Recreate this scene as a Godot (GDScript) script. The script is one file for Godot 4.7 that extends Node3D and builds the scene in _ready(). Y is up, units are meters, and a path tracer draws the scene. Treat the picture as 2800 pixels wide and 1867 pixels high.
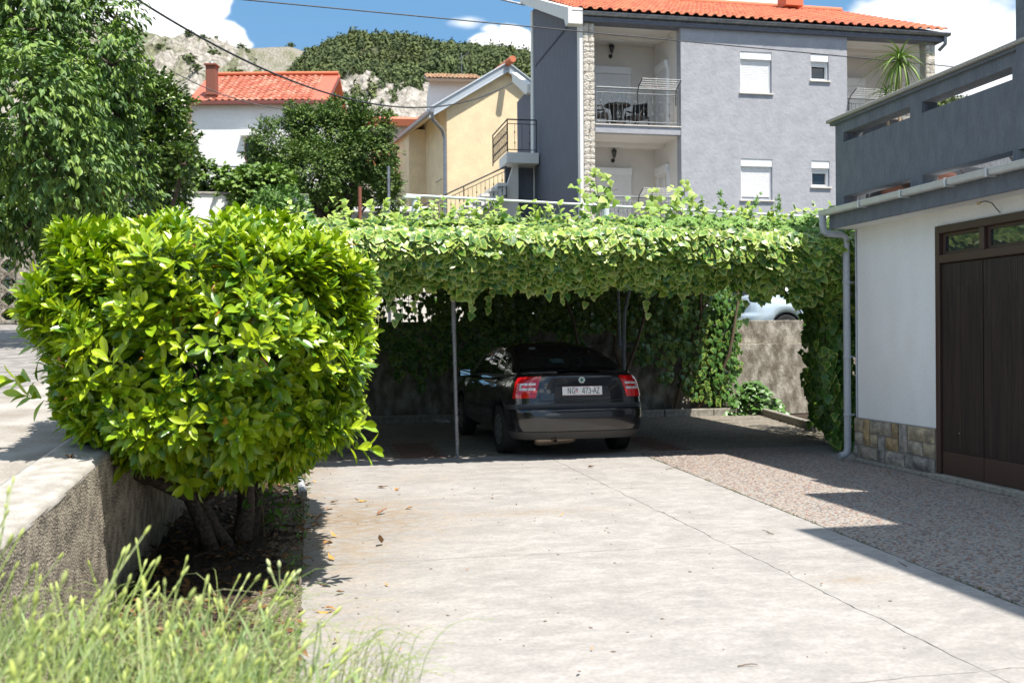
extends Node3D
# A sunny yard with a clipped laurel, an ivy covered carport with a parked car, a garage and houses below karst hills.
# Yard frame: a = metres to the right, b = metres forward, h = height; the yard is turned by TH from the camera's axis.
const TH := 0.2007
const FL := 2722.0
var cam: Camera3D
var rng := RandomNumberGenerator.new()
var used := {}
var mats := {}
var texs := {}

# ---------------------------------------------------------------- mesh builder
class MB:
	var v := PackedVector3Array()
	var n := PackedVector3Array()
	var c := PackedColorArray()
	var uv := PackedVector2Array()
	var ix := PackedInt32Array()
	var col := Color.WHITE
	var xf := Transform3D.IDENTITY
	func put(p: Vector3, nn: Vector3, u := Vector2.ZERO) -> int:
		v.append(xf * p)
		n.append((xf.basis * nn).normalized())
		c.append(col)
		uv.append(u)
		return v.size() - 1
	func tri(a: Vector3, b: Vector3, d: Vector3) -> void:
		var nn := (d - a).cross(b - a)
		if nn.length_squared() < 1e-16:
			return
		nn = nn.normalized()
		var k := put(a, nn)
		put(b, nn)
		put(d, nn)
		ix.append_array(PackedInt32Array([k, k + 1, k + 2]))
	func quad(a: Vector3, b: Vector3, cc: Vector3, d: Vector3) -> void:
		var nn := (cc - a).cross(b - a).normalized()
		var k := put(a, nn, Vector2(0, 1))
		put(b, nn, Vector2(0, 0))
		put(cc, nn, Vector2(1, 0))
		put(d, nn, Vector2(1, 1))
		ix.append_array(PackedInt32Array([k, k + 1, k + 2, k, k + 2, k + 3]))
	func quadn(a: Vector3, b: Vector3, cc: Vector3, d: Vector3, want: Vector3) -> void:
		if (cc - a).cross(b - a).dot(want) < 0:
			quad(a, d, cc, b)
		else:
			quad(a, b, cc, d)
	func trin(a: Vector3, b: Vector3, d: Vector3, want: Vector3) -> void:
		if (d - a).cross(b - a).dot(want) < 0:
			tri(a, d, b)
		else:
			tri(a, b, d)
	func box(cn: Vector3, s: Vector3, bs := Basis.IDENTITY, bev := 0.0) -> MB:
		var h := s / 2
		var e := minf(bev, minf(h.x, minf(h.y, h.z)) * 0.9)
		var ax := [Vector3.RIGHT, Vector3.UP, Vector3.BACK]
		for k in 3:
			var o: Vector3 = ax[k]
			var p: Vector3 = ax[(k + 1) % 3]
			var q: Vector3 = ax[(k + 2) % 3]
			var ho := h[k]
			var hp := h[(k + 1) % 3] - e
			var hq := h[(k + 2) % 3] - e
			for sg in [-1.0, 1.0]:
				var m: Vector3 = o * ho * sg
				quadn(cn + bs * (m - p * hp - q * hq), cn + bs * (m + p * hp - q * hq), cn + bs * (m + p * hp + q * hq), cn + bs * (m - p * hp + q * hq), bs * (o * sg))
			if e > 0:
				for s1 in [-1.0, 1.0]:
					for s2 in [-1.0, 1.0]:
						var p1: Vector3 = p * s1
						var q1: Vector3 = q * s2
						var A: Vector3 = p1 * (hp + e) + q1 * hq
						var B: Vector3 = p1 * hp + q1 * (hq + e)
						var ho2 := ho - e
						quadn(cn + bs * (A - o * ho2), cn + bs * (A + o * ho2), cn + bs * (B + o * ho2), cn + bs * (B - o * ho2), bs * (p1 + q1))
		if e > 0:
			for sx in [-1.0, 1.0]:
				for sy in [-1.0, 1.0]:
					for sz in [-1.0, 1.0]:
						var g := Vector3(sx, sy, sz)
						trin(cn + bs * (g * Vector3(h.x, h.y - e, h.z - e)), cn + bs * (g * Vector3(h.x - e, h.y, h.z - e)), cn + bs * (g * Vector3(h.x - e, h.y - e, h.z)), bs * g)
		return self
	func grid(rows: Array, flip := false, close := false) -> MB:
		var R := rows.size()
		var m: int = rows[0].size()
		var base := v.size()
		var nn := PackedVector3Array()
		nn.resize(R * m)
		var mm := m if close else m - 1
		for i in R - 1:
			for j in mm:
				var j2 := (j + 1) % m
				var a: Vector3 = rows[i][j]
				var b: Vector3 = rows[i + 1][j]
				var d: Vector3 = rows[i + 1][j2]
				var e: Vector3 = rows[i][j2]
				var f := (d - a).cross(b - e)
				if flip:
					f = -f
				nn[i * m + j] += f
				nn[(i + 1) * m + j] += f
				nn[(i + 1) * m + j2] += f
				nn[i * m + j2] += f
				var k0 := base + i * m + j
				var k1 := base + (i + 1) * m + j
				var k2 := base + (i + 1) * m + j2
				var k3 := base + i * m + j2
				if flip:
					ix.append_array(PackedInt32Array([k0, k2, k1, k0, k3, k2]))
				else:
					ix.append_array(PackedInt32Array([k0, k1, k2, k0, k2, k3]))
		for i in R:
			for j in m:
				put(rows[i][j], nn[i * m + j] if nn[i * m + j].length_squared() > 1e-20 else Vector3.UP, Vector2(float(j) / maxf(1, m - 1), float(i) / maxf(1, R - 1)))
		return self
	func tube(pts: Array, rad, sides := 8, caps := true) -> MB:
		var rows := []
		var m := pts.size()
		var up := Vector3.UP
		var T0: Vector3 = (pts[1] - pts[0]).normalized()
		if absf(T0.dot(up)) > 0.95:
			up = Vector3.RIGHT
		var X := up.cross(T0).normalized()
		for i in m:
			var T: Vector3 = (pts[mini(i + 1, m - 1)] - pts[maxi(i - 1, 0)]).normalized()
			X = (X - T * X.dot(T)).normalized()
			var Y := T.cross(X)
			var r: float = rad[i] if rad is Array else rad
			var ring := PackedVector3Array()
			for k in sides:
				var t := TAU * k / sides
				ring.append(pts[i] + (X * cos(t) + Y * sin(t)) * r)
			rows.append(ring)
		grid(rows, false, true)
		if caps:
			for e in [0, m - 1]:
				var T2: Vector3 = (pts[1] - pts[0]) if e == 0 else (pts[m - 1] - pts[m - 2])
				for k in sides - 2:
					trin(rows[e][0], rows[e][k + 1], rows[e][k + 2], -T2 if e == 0 else T2)
		return self
	func prism(poly: PackedVector2Array, z0: float, z1: float, bs := Transform3D.IDENTITY) -> MB:
		var ids := Geometry2D.triangulate_polygon(poly)
		var zd := bs.basis.z
		for k in range(0, ids.size(), 3):
			var P := []
			for q in 3:
				P.append(poly[ids[k + q]])
			trin(bs * Vector3(P[0].x, P[0].y, z1), bs * Vector3(P[1].x, P[1].y, z1), bs * Vector3(P[2].x, P[2].y, z1), zd)
			trin(bs * Vector3(P[0].x, P[0].y, z0), bs * Vector3(P[1].x, P[1].y, z0), bs * Vector3(P[2].x, P[2].y, z0), -zd)
		var sg := -1.0 if Geometry2D.is_polygon_clockwise(poly) else 1.0
		for k in poly.size():
			var p := poly[k]
			var q := poly[(k + 1) % poly.size()]
			var o := Vector3((q - p).y, -(q - p).x, 0) * sg
			quadn(bs * Vector3(p.x, p.y, z0), bs * Vector3(p.x, p.y, z1), bs * Vector3(q.x, q.y, z1), bs * Vector3(q.x, q.y, z0), bs.basis * o)
		return self
	func lathe(prof: Array, sides := 16, tr := Transform3D.IDENTITY, flip := false) -> MB:
		var rows := []
		for p in prof:
			var ring := PackedVector3Array()
			for k in sides:
				var t := TAU * k / sides
				ring.append(tr * Vector3(cos(t) * p.x, p.y, -sin(t) * p.x))
			rows.append(ring)
		return grid(rows, flip, true)
	func mesh() -> ArrayMesh:
		var arr := []
		arr.resize(Mesh.ARRAY_MAX)
		arr[Mesh.ARRAY_VERTEX] = v
		arr[Mesh.ARRAY_NORMAL] = n
		arr[Mesh.ARRAY_COLOR] = c
		arr[Mesh.ARRAY_TEX_UV] = uv
		arr[Mesh.ARRAY_INDEX] = ix
		var am := ArrayMesh.new()
		am.add_surface_from_arrays(Mesh.PRIMITIVE_TRIANGLES, arr)
		return am

# ---------------------------------------------------------------- scene helpers
func Y(a: float, b: float, h := 0.0) -> Vector3:
	return Vector3(a * cos(TH) - b * sin(TH), h, -(a * sin(TH) + b * cos(TH)))

func numbered(s: String) -> String:
	if not used.has(s):
		used[s] = 0
		return s
	used[s] += 1
	return "%s_%03d" % [s, used[s]]

func thing(called: String, label: String, category: String, at := Vector3.ZERO, turn := 0.0, group := "") -> Node3D:
	var o := Node3D.new()
	o.name = numbered(called)
	add_child(o)
	o.position = at
	o.rotation.y = turn
	tag(o, label, category, group)
	return o

func tag(o: Node, label: String, category := "", group := "", kind := "") -> Node:
	if label:
		o.set_meta("label", label)
	if category:
		o.set_meta("category", category)
	if group:
		o.set_meta("group", group)
	if kind:
		o.set_meta("kind", kind)
	return o

func part(parent: Node3D, called: String, mesh, m: Material) -> MeshInstance3D:
	var o := MeshInstance3D.new()
	o.name = called
	o.mesh = mesh.mesh() if mesh is MB else mesh
	o.material_override = m
	parent.add_child(o, true)
	return o

func solo(called: String, mesh, m: Material, label: String, category := "", at := Vector3.ZERO, turn := 0.0, group := "", kind := "") -> MeshInstance3D:
	var o := MeshInstance3D.new()
	o.name = numbered(called)
	o.mesh = mesh.mesh() if mesh is MB else mesh
	o.material_override = m
	add_child(o)
	o.position = at
	o.rotation.y = turn
	tag(o, label, category, group, kind)
	return o

func multi(parent: Node, called: String, mesh: Mesh, m: Material, xfs: Array, tints := [], kind := "stuff") -> MultiMeshInstance3D:
	var mm := MultiMesh.new()
	mm.transform_format = MultiMesh.TRANSFORM_3D
	mm.use_colors = not tints.is_empty()
	mm.mesh = mesh
	mm.instance_count = xfs.size()
	for i in xfs.size():
		mm.set_instance_transform(i, xfs[i])
		if mm.use_colors:
			mm.set_instance_color(i, tints[i])
	var o := MultiMeshInstance3D.new()
	o.name = called if parent != self else numbered(called)
	o.multimesh = mm
	o.material_override = m
	parent.add_child(o, true)
	if kind:
		o.set_meta("kind", kind)
	return o

func rr(a: float, b: float) -> float:
	return rng.randf_range(a, b)

func leaf_xf(p: Vector3, tip: Vector3, nrm: Vector3, s: float, wide := 1.0) -> Transform3D:
	var y := tip.normalized()
	var x := y.cross(nrm)
	if x.length_squared() < 1e-6:
		x = y.cross(Vector3(0.3, 0.5, 0.8))
	x = x.normalized()
	return Transform3D(Basis(x * s * wide, y * s, x.cross(y) * s), p)

func lin(r: float, g: float, b: float) -> Color:
	return Color(r, g, b).linear_to_srgb()

func mat(key: String, col: Color, rough := 0.85, o := {}) -> StandardMaterial3D:
	if mats.has(key):
		return mats[key]
	var m := StandardMaterial3D.new()
	m.resource_name = key
	m.albedo_color = col.linear_to_srgb()
	m.roughness = rough
	m.metallic = o.get("metal", 0.0)
	m.metallic_specular = o.get("spec", 0.5)
	if o.has("vc"):
		m.vertex_color_use_as_albedo = true
	if o.has("tex"):
		m.albedo_texture = o.tex
	if o.has("bump"):
		m.heightmap_enabled = true
		m.heightmap_texture = o.bump
		m.heightmap_scale = o.get("depth", 1.0)
	if o.has("scale"):
		m.uv1_triplanar = true
		m.uv1_world_triplanar = o.get("world", false)
		m.uv1_scale = o.scale if o.scale is Vector3 else Vector3.ONE * o.scale
	if o.has("coat"):
		m.clearcoat_enabled = true
		m.clearcoat = o.coat
		m.clearcoat_roughness = o.get("coat_rough", 0.03)
	if o.has("back"):
		m.backlight_enabled = true
		m.backlight = o.back
	if o.has("alpha"):
		m.transparency = BaseMaterial3D.TRANSPARENCY_ALPHA
		m.albedo_color.a = o.alpha
	m.cull_mode = BaseMaterial3D.CULL_DISABLED
	mats[key] = m
	return m

# ---------------------------------------------------------------- computed textures
func noise(sd: int, freq: float, oct := 4, type := FastNoiseLite.TYPE_SIMPLEX_SMOOTH) -> FastNoiseLite:
	var f := FastNoiseLite.new()
	f.seed = sd
	f.noise_type = type
	f.frequency = freq
	f.fractal_type = FastNoiseLite.FRACTAL_FBM if oct > 1 else FastNoiseLite.FRACTAL_NONE
	f.fractal_octaves = oct
	return f

func nbytes(sd: int, freq: float, oct: int, size: int, type := FastNoiseLite.TYPE_SIMPLEX_SMOOTH) -> PackedByteArray:
	var im := noise(sd, freq, oct, type).get_seamless_image(size, size, false, false, 0.15, true)
	im.convert(Image.FORMAT_L8)
	return im.get_data()

func tex_from(im: Image) -> ImageTexture:
	return ImageTexture.create_from_image(im)

# mixes colours by two noises: t1 (coarse) blends A to B, t2 (fine) scales the value
func tex_mix(key: String, size: int, A: Color, B: Color, f1: float, o1: int, f2: float, fine: float, sharp := 1.0, sd := 1) -> ImageTexture:
	if texs.has(key):
		return texs[key]
	var n1 := nbytes(sd, f1, o1, size)
	var n2 := nbytes(sd + 7, f2, 2, size)
	var d := PackedByteArray()
	d.resize(size * size * 3)
	for i in size * size:
		var t := clampf((n1[i] / 255.0 - 0.5) * sharp + 0.5, 0, 1)
		var k := 1.0 + (n2[i] / 255.0 - 0.5) * fine
		d[i * 3] = int(clampf(lerpf(A.r, B.r, t) * k, 0, 1) * 255)
		d[i * 3 + 1] = int(clampf(lerpf(A.g, B.g, t) * k, 0, 1) * 255)
		d[i * 3 + 2] = int(clampf(lerpf(A.b, B.b, t) * k, 0, 1) * 255)
	texs[key] = tex_from(Image.create_from_data(size, size, false, Image.FORMAT_RGB8, d))
	return texs[key]

func tex_grey(key: String, size: int, sd: int, freq: float, oct: int, type := FastNoiseLite.TYPE_SIMPLEX_SMOOTH) -> ImageTexture:
	if not texs.has(key):
		texs[key] = tex_from(Image.create_from_data(size, size, false, Image.FORMAT_L8, nbytes(sd, freq, oct, size, type)))
	return texs[key]

# ---------------------------------------------------------------- sky
var blobs := []
func sky_blobs() -> void:
	# azimuth, elevation, radii in degrees, softness: the clouds over the hills, then more of the same all round
	blobs = [[-20.8, 18.6, 5.0, 3.4, 0.35], [-16.4, 16.2, 1.7, 1.1, 0.35], [-26.0, 15.5, 6.0, 3.0, 0.35], [-17.0, 18.2, 1.6, 1.2, 0.35], [-2.7, 17.6, 1.25, 0.4, 1.4], [-1.2, 17.3, 0.6, 0.25, 1.6],
		[-0.6, 16.2, 2.3, 1.0, 0.3], [0.8, 15.6, 2.4, 1.0, 0.3], [12.0, 19.2, 4.6, 1.7, 0.5], [24.5, 15.5, 6.5, 7.0, 1.0], [31.0, 12.0, 9.0, 7.0, 1.0], [19.5, 13.0, 3.0, 4.5, 1.2]]
	var r := RandomNumberGenerator.new()
	r.seed = 5
	for k in 190:
		var az := r.randf_range(-180, 180)
		var el := r.randf_range(2, 75)
		var s := r.randf_range(3, 9)
		if absf(az) < 36 and el < 27:
			continue
		blobs.append([az, el, s / maxf(0.25, cos(deg_to_rad(el))), s * r.randf_range(0.4, 0.7), r.randf_range(0.3, 1.0)])

func sky_window(W: int, H: int, az0: float, az1: float, el1: float, el0: float) -> Image:
	var dens := PackedFloat32Array()
	dens.resize(W * H)
	dens.fill(-3.0)
	var soft := PackedFloat32Array()
	soft.resize(W * H)
	soft.fill(0.4)
	for b in blobs:
		for wrap in [-360.0, 0.0, 360.0]:
			var x0 := int(floor((b[0] + wrap - b[2] * 2.0 - az0) / (az1 - az0) * W))
			var x1 := int(ceil((b[0] + wrap + b[2] * 2.0 - az0) / (az1 - az0) * W))
			var y0 := int(floor((el1 - b[1] - b[3] * 2.0) / (el1 - el0) * H))
			var y1 := int(ceil((el1 - b[1] + b[3] * 2.0) / (el1 - el0) * H))
			for y in range(maxi(0, y0), mini(H, y1)):
				for x in range(maxi(0, x0), mini(W, x1)):
					var da: float = (az0 + (x + 0.5) / W * (az1 - az0) - b[0] - wrap) / b[2]
					var de: float = (el1 - (y + 0.5) / H * (el1 - el0) - b[1]) / b[3]
					var q := 1.0 - da * da - de * de
					if q > dens[y * W + x]:
						dens[y * W + x] = q
						soft[y * W + x] = b[4]
	var nf := noise(11, 7.0, 6)
	var ng := noise(12, 3.0, 4)
	var im := Image.create(W, H, false, Image.FORMAT_RGB8)
	var d := PackedByteArray()
	d.resize(W * H * 3)
	for y in H:
		var el := deg_to_rad(el1 - (y + 0.5) / H * (el1 - el0))
		var k := pow(clampf(1.0 - sin(maxf(el, 0.0)), 0, 1), 4.0)
		var br := lerpf(0.085, 0.24, k)
		var bg := lerpf(0.225, 0.385, k)
		var bb := lerpf(0.43, 0.54, k)
		for x in W:
			var i := y * W + x
			var c := 0.0
			var sh := 1.0
			if dens[i] > -2.9:
				var az := deg_to_rad(az0 + (x + 0.5) / W * (az1 - az0))
				var dir := Vector3(sin(az) * cos(el), sin(el) * 1.6, -cos(az) * cos(el))
				var e := nf.get_noise_3dv(dir * 1.4)
				c = smoothstep(0.0, soft[i], dens[i] + e * 1.5 + 0.02)
				sh = 0.93 + 0.07 * clampf(0.5 + 2.0 * ng.get_noise_3dv(dir * 2.0), 0, 1)
				if soft[i] > 0.9:
					c *= 0.86
			var cc := Color(lerpf(br, 0.96 * sh, c), lerpf(bg, 0.97 * sh, c), lerpf(bb, 0.98 * sh, c)).linear_to_srgb()
			d[i * 3] = int(cc.r * 255)
			d[i * 3 + 1] = int(cc.g * 255)
			d[i * 3 + 2] = int(cc.b * 255)
	return Image.create_from_data(W, H, false, Image.FORMAT_RGB8, d)

func make_sky() -> Sky:
	sky_blobs()
	var up := sky_window(1024, 256, -180, 180, 90, 0)
	up.resize(4096, 1024, Image.INTERPOLATE_CUBIC)
	var im := Image.create(4096, 2048, false, Image.FORMAT_RGB8)
	im.fill(Color(0.56, 0.55, 0.52))
	im.blit_rect(up, Rect2i(0, 0, 4096, 1024), Vector2i.ZERO)
	# the same clouds, computed finer where the picture shows them
	var fine := sky_window(910, 341, -40, 40, 30, 0)
	im.blit_rect(fine, Rect2i(0, 0, 910, 341), Vector2i(2048 - 455, 1024 - 341))
	# Godot looks up straight ahead (-z) at the picture's edge: roll by half
	var rolled := Image.create(4096, 2048, false, Image.FORMAT_RGB8)
	rolled.blit_rect(im, Rect2i(0, 0, 2048, 2048), Vector2i(2048, 0))
	rolled.blit_rect(im, Rect2i(2048, 0, 2048, 2048), Vector2i.ZERO)
	var pm := PanoramaSkyMaterial.new()
	pm.panorama = tex_from(rolled)
	var sk := Sky.new()
	sk.sky_material = pm
	return sk

func _ready() -> void:
	rng.seed = 20
	# ---- camera: level, about eye height, 35 mm lens
	cam = Camera3D.new()
	cam.fov = 37.86
	cam.position = Vector3(0, 1.5, 0)
	cam.basis = Basis.from_euler(Vector3(-0.00275, 0, 0)) * Basis(Vector3.BACK, -0.0075)
	cam.near = 0.05
	cam.far = 6000
	cam.current = true
	var ca := CameraAttributesPhysical.new()
	ca.frustum_focal_length = 35.0
	ca.exposure_aperture = 3.2
	ca.frustum_focus_distance = 9.0
	ca.exposure_multiplier = 1.0
	ca.frustum_near = 0.05
	ca.frustum_far = 6000.0
	cam.attributes = ca
	add_child(cam)
	# ---- sky, sun, exposure
	var env := Environment.new()
	env.background_mode = Environment.BG_SKY
	env.sky = make_sky()
	env.background_energy_multiplier = 1.0
	env.tonemap_mode = Environment.TONE_MAPPER_LINEAR
	env.tonemap_exposure = 1.7
	env.sdfgi_enabled = true
	env.ssao_enabled = true
	env.ssil_enabled = true
	var we := WorldEnvironment.new()
	we.environment = env
	add_child(we)
	var sun := DirectionalLight3D.new()
	sun.name = "sun"
	sun.light_energy = 1.6
	sun.light_color = Color(1.0, 0.972, 0.93)
	sun.light_angular_distance = 0.53
	sun.shadow_enabled = true
	add_child(sun)
	var to := Y(-0.22, 0.40, -1.0).normalized()
	sun.look_at_from_position(Vector3.ZERO, to, Vector3.UP)
	# ---- setting, then things, then details
	textures()
	build_ground()
	build_hills()
	build_garage()
	build_walls()
	build_grey_house()
	build_far_houses()
	build_carport()
	build_trees()
	build_laurel()
	build_ivy()
	build_car()
	build_details()
	build_foreground()

# ---------------------------------------------------------------- materials
func textures() -> void:
	tex_grey("stucco", 512, 3, 0.035, 3)
	tex_grey("grain", 512, 4, 0.12, 2)
	tex_grey("lumps", 512, 6, 0.03, 3, FastNoiseLite.TYPE_CELLULAR)
	mat("garage_white", Color(0.80, 0.80, 0.79), 0.9, {"tex": tex_mix("white", 512, Color(0.97, 0.97, 0.96), Color(1, 1, 1), 0.006, 4, 0.1, 0.04), "scale": Vector3(0.8, 0.35, 0.8), "bump": texs.stucco, "depth": 0.25})
	mat("parapet_grey", Color(0.15, 0.165, 0.19), 0.9, {"tex": tex_mix("parapet", 512, Color(0.86, 0.87, 0.88), Color(1, 1, 1), 0.012, 4, 0.12, 0.12), "scale": Vector3(1.1, 0.45, 1.1), "bump": texs.stucco, "depth": 0.9})
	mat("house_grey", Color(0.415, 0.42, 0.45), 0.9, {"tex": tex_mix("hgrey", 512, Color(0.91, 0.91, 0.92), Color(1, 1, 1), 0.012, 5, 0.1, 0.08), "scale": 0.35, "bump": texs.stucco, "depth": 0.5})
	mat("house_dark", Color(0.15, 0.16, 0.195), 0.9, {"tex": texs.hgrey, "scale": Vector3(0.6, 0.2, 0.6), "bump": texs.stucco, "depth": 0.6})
	mat("house_white", Color(0.78, 0.77, 0.75), 0.85, {"tex": texs.white, "scale": 0.5})
	mat("balcony_cream", Color(0.78, 0.74, 0.70), 0.85, {"tex": texs.white, "scale": 0.5})
	mat("yellow", Color(0.84, 0.66, 0.42), 0.9, {"tex": texs.hgrey, "scale": 0.2})
	mat("far_white", Color(0.86, 0.86, 0.86), 0.9, {"tex": texs.white, "scale": 0.12})
	mat("pvc", Color(0.82, 0.82, 0.82), 0.35)
	mat("pvc_grey", Color(0.46, 0.48, 0.50), 0.45, {"tex": texs.hgrey, "scale": 1.5})
	mat("gutter_white", Color(0.62, 0.64, 0.63), 0.4, {"tex": texs.hgrey, "scale": 0.8})
	mat("zinc", Color(0.38, 0.40, 0.43), 0.45, {"metal": 0.6, "tex": tex_mix("zincs", 256, Color(0.7, 0.7, 0.72), Color(1, 1, 1), 0.02, 4, 0.2, 0.1), "scale": 1.2})
	mat("galvanised", Color(0.42, 0.44, 0.46), 0.5, {"metal": 0.55, "tex": tex_mix("galv", 256, Color(0.6, 0.6, 0.6), Color(1, 1, 1), 0.05, 3, 0.2, 0.2, 1.6), "scale": 3.0})
	mat("iron", Color(0.035, 0.036, 0.04), 0.5)
	mat("iron_grey", Color(0.16, 0.18, 0.19), 0.45, {"metal": 0.3})
	mat("glass", Color(0.03, 0.04, 0.05), 0.03, {"alpha": 0.45, "spec": 0.8})
	mat("window_dark", Color(0.02, 0.025, 0.03), 0.06, {"spec": 0.8})
	mat("wood_dark", Color(0.052, 0.028, 0.021), 0.5, {"tex": wood_tex(), "scale": Vector3(2.2, 0.5, 2.2), "bump": texs.wood, "depth": 0.12})
	mat("wood_frame", Color(0.062, 0.034, 0.025), 0.45)
	mat("granite", Color(0.52, 0.50, 0.46), 0.7, {"tex": tex_mix("granite", 256, Color(0.62, 0.6, 0.56), Color(1, 1, 1), 0.09, 2, 0.3, 0.5, 2.0), "scale": 3.0})
	for k in 5:
		var A: Color = [Color(0.62, 0.58, 0.52), Color(0.56, 0.55, 0.53), Color(0.46, 0.46, 0.46), Color(0.60, 0.54, 0.44), Color(0.56, 0.56, 0.57)][k]
		var B: Color = [Color(0.93, 0.87, 0.74), Color(0.90, 0.86, 0.78), Color(0.80, 0.79, 0.77), Color(0.95, 0.83, 0.62), Color(0.92, 0.88, 0.82)][k]
		mat("cladding%d" % k, Color(0.60, 0.575, 0.54), 0.85, {"tex": tex_mix("clad%d" % k, 256, A * 1.05, B, 0.012, 4, 0.08, 0.3, 1.7, 30 + k), "scale": 2.2, "world": true, "bump": texs.lumps, "depth": 0.8})
	mat("limestone", Color(0.70, 0.66, 0.60), 0.85, {"tex": tex_mix("lime", 256, Color(0.8, 0.78, 0.74), Color(1, 1, 1), 0.02, 4, 0.1, 0.2, 1.5), "scale": 1.3, "world": true, "bump": texs.lumps, "depth": 2.5})
	mat("mortar", Color(0.32, 0.30, 0.27), 0.95, {"bump": texs.grain, "depth": 0.3, "scale": 3.0})
	mat("render_rough", Color(0.58, 0.54, 0.47), 0.95, {"tex": render_tex(), "scale": 0.9, "bump": texs.grain, "depth": 0.5})
	mat("wall_smooth", Color(0.42, 0.385, 0.325), 0.95, {"tex": tex_mix("wsm", 512, Color(0.62, 0.6, 0.57), Color(1, 1, 1), 0.01, 5, 0.1, 0.25, 1.6), "scale": Vector3(0.8, 0.45, 0.8), "bump": texs.lumps, "depth": 1.2})
	mat("coping", Color(0.43, 0.41, 0.38), 0.95, {"tex": tex_mix("cop", 512, Color(0.8, 0.79, 0.77), Color(1, 1, 1), 0.012, 5, 0.15, 0.2, 1.5), "scale": 0.9, "bump": texs.grain, "depth": 0.25})
	mat("kerb", Color(0.36, 0.34, 0.30), 0.95, {"tex": texs.cop, "scale": 1.5, "bump": texs.grain, "depth": 0.3})
	mat("soil", Color(0.085, 0.062, 0.045), 1.0, {"tex": tex_mix("soil", 512, Color(0.4, 0.38, 0.34), Color(1, 0.95, 0.85), 0.04, 5, 0.2, 0.5, 1.8), "scale": 1.3, "bump": texs.lumps, "depth": 3.0})
	mat("joint", Color(0.16, 0.14, 0.11), 1.0)
	mat("asphalt", Color(0.30, 0.285, 0.27), 0.95, {"tex": tex_mix("asph", 512, Color(0.74, 0.73, 0.72), Color(1, 1, 1), 0.01, 5, 0.3, 0.35, 1.5), "scale": 0.6, "bump": texs.grain, "depth": 0.25})
	mat("apron", Color(0.38, 0.36, 0.335), 0.95, {"tex": tex_mix("apr", 512, Color(0.8, 0.78, 0.75), Color(1, 1, 1), 0.008, 5, 0.2, 0.22, 1.5), "scale": 0.4, "bump": texs.grain, "depth": 0.25})
	mat("pebble", Color(1, 1, 1), 0.6, {"vc": 1})
	mat("pebble_mortar", Color(0.36, 0.345, 0.325), 0.95, {"bump": texs.grain, "depth": 0.2, "scale": 3.0, "tex": texs.cop})
	for k in 4:
		mat("paver%d" % k, [Color(0.25, 0.225, 0.185), Color(0.22, 0.195, 0.16), Color(0.27, 0.245, 0.205), Color(0.20, 0.115, 0.09)][k], 0.95, {"tex": texs.cop, "scale": 2.0, "world": true, "bump": texs.grain, "depth": 0.25})
	mat("tile_red", Color(0.56, 0.17, 0.085), 0.8, {"vc": 1})
	mat("bark", Color(0.13, 0.10, 0.075), 0.95, {"tex": tex_mix("bark", 256, Color(0.5, 0.48, 0.45), Color(1, 1, 1), 0.03, 4, 0.2, 0.4, 1.6), "scale": Vector3(3, 1, 3), "bump": texs.lumps, "depth": 1.0})
	mat("vine_wood", Color(0.16, 0.115, 0.075), 0.95)
	mat("earth", Color(0.16, 0.17, 0.08), 1.0, {"tex": texs.soil, "scale": 0.3})
	mat("chrome", Color(0.7, 0.71, 0.72), 0.15, {"metal": 1.0})
	mat("leaf", Color(1, 1, 1), 0.33, {"vc": 1, "back": Color(0.5, 0.56, 0.12), "spec": 0.55})
	mat("leaf_ivy", Color(1, 1, 1), 0.36, {"vc": 1, "back": Color(0.38, 0.46, 0.12), "spec": 0.5})
	mat("leaf_dull", Color(1, 1, 1), 0.55, {"vc": 1, "back": Color(0.36, 0.44, 0.12)})
	mat("grass_leaf", Color(1, 1, 1), 0.6, {"vc": 1, "back": Color(0.5, 0.55, 0.3)})
	mat("painted", Color(1, 1, 1), 0.5, {"vc": 1})

func wood_tex() -> ImageTexture:
	var S := 512
	var a := noise(21, 0.16, 3)
	var b := noise(22, 0.01, 3)
	var d := PackedByteArray()
	d.resize(S * S * 3)
	for y in S:
		for x in S:
			var g := 0.72 + 0.38 * a.get_noise_2d(x, y * 0.03) + 0.3 * b.get_noise_2d(x, y * 0.3)
			var q := int(clampf(g, 0.1, 1.0) * 255)
			d[(y * S + x) * 3] = q
			d[(y * S + x) * 3 + 1] = q
			d[(y * S + x) * 3 + 2] = int(q * 0.98)
	texs.wood = tex_from(Image.create_from_data(S, S, false, Image.FORMAT_RGB8, d))
	return texs.wood

func render_tex() -> ImageTexture:
	# pebble dash: pale grit with dark weathered pits
	var S := 1024
	var a := nbytes(41, 0.09, 3, S)
	var b := nbytes(42, 0.006, 4, S)
	var d := PackedByteArray()
	d.resize(S * S * 3)
	for i in S * S:
		var w := (b[i] / 255.0 - 0.5) * 0.30
		var t := smoothstep(0.40, 0.60, a[i] / 255.0 + w)
		var g := lerpf(0.34, 1.0, t)
		d[i * 3] = int(g * 255)
		d[i * 3 + 1] = int(g * 248)
		d[i * 3 + 2] = int(g * 236)
	texs.render = tex_from(Image.create_from_data(S, S, false, Image.FORMAT_RGB8, d))
	return texs.render

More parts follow.
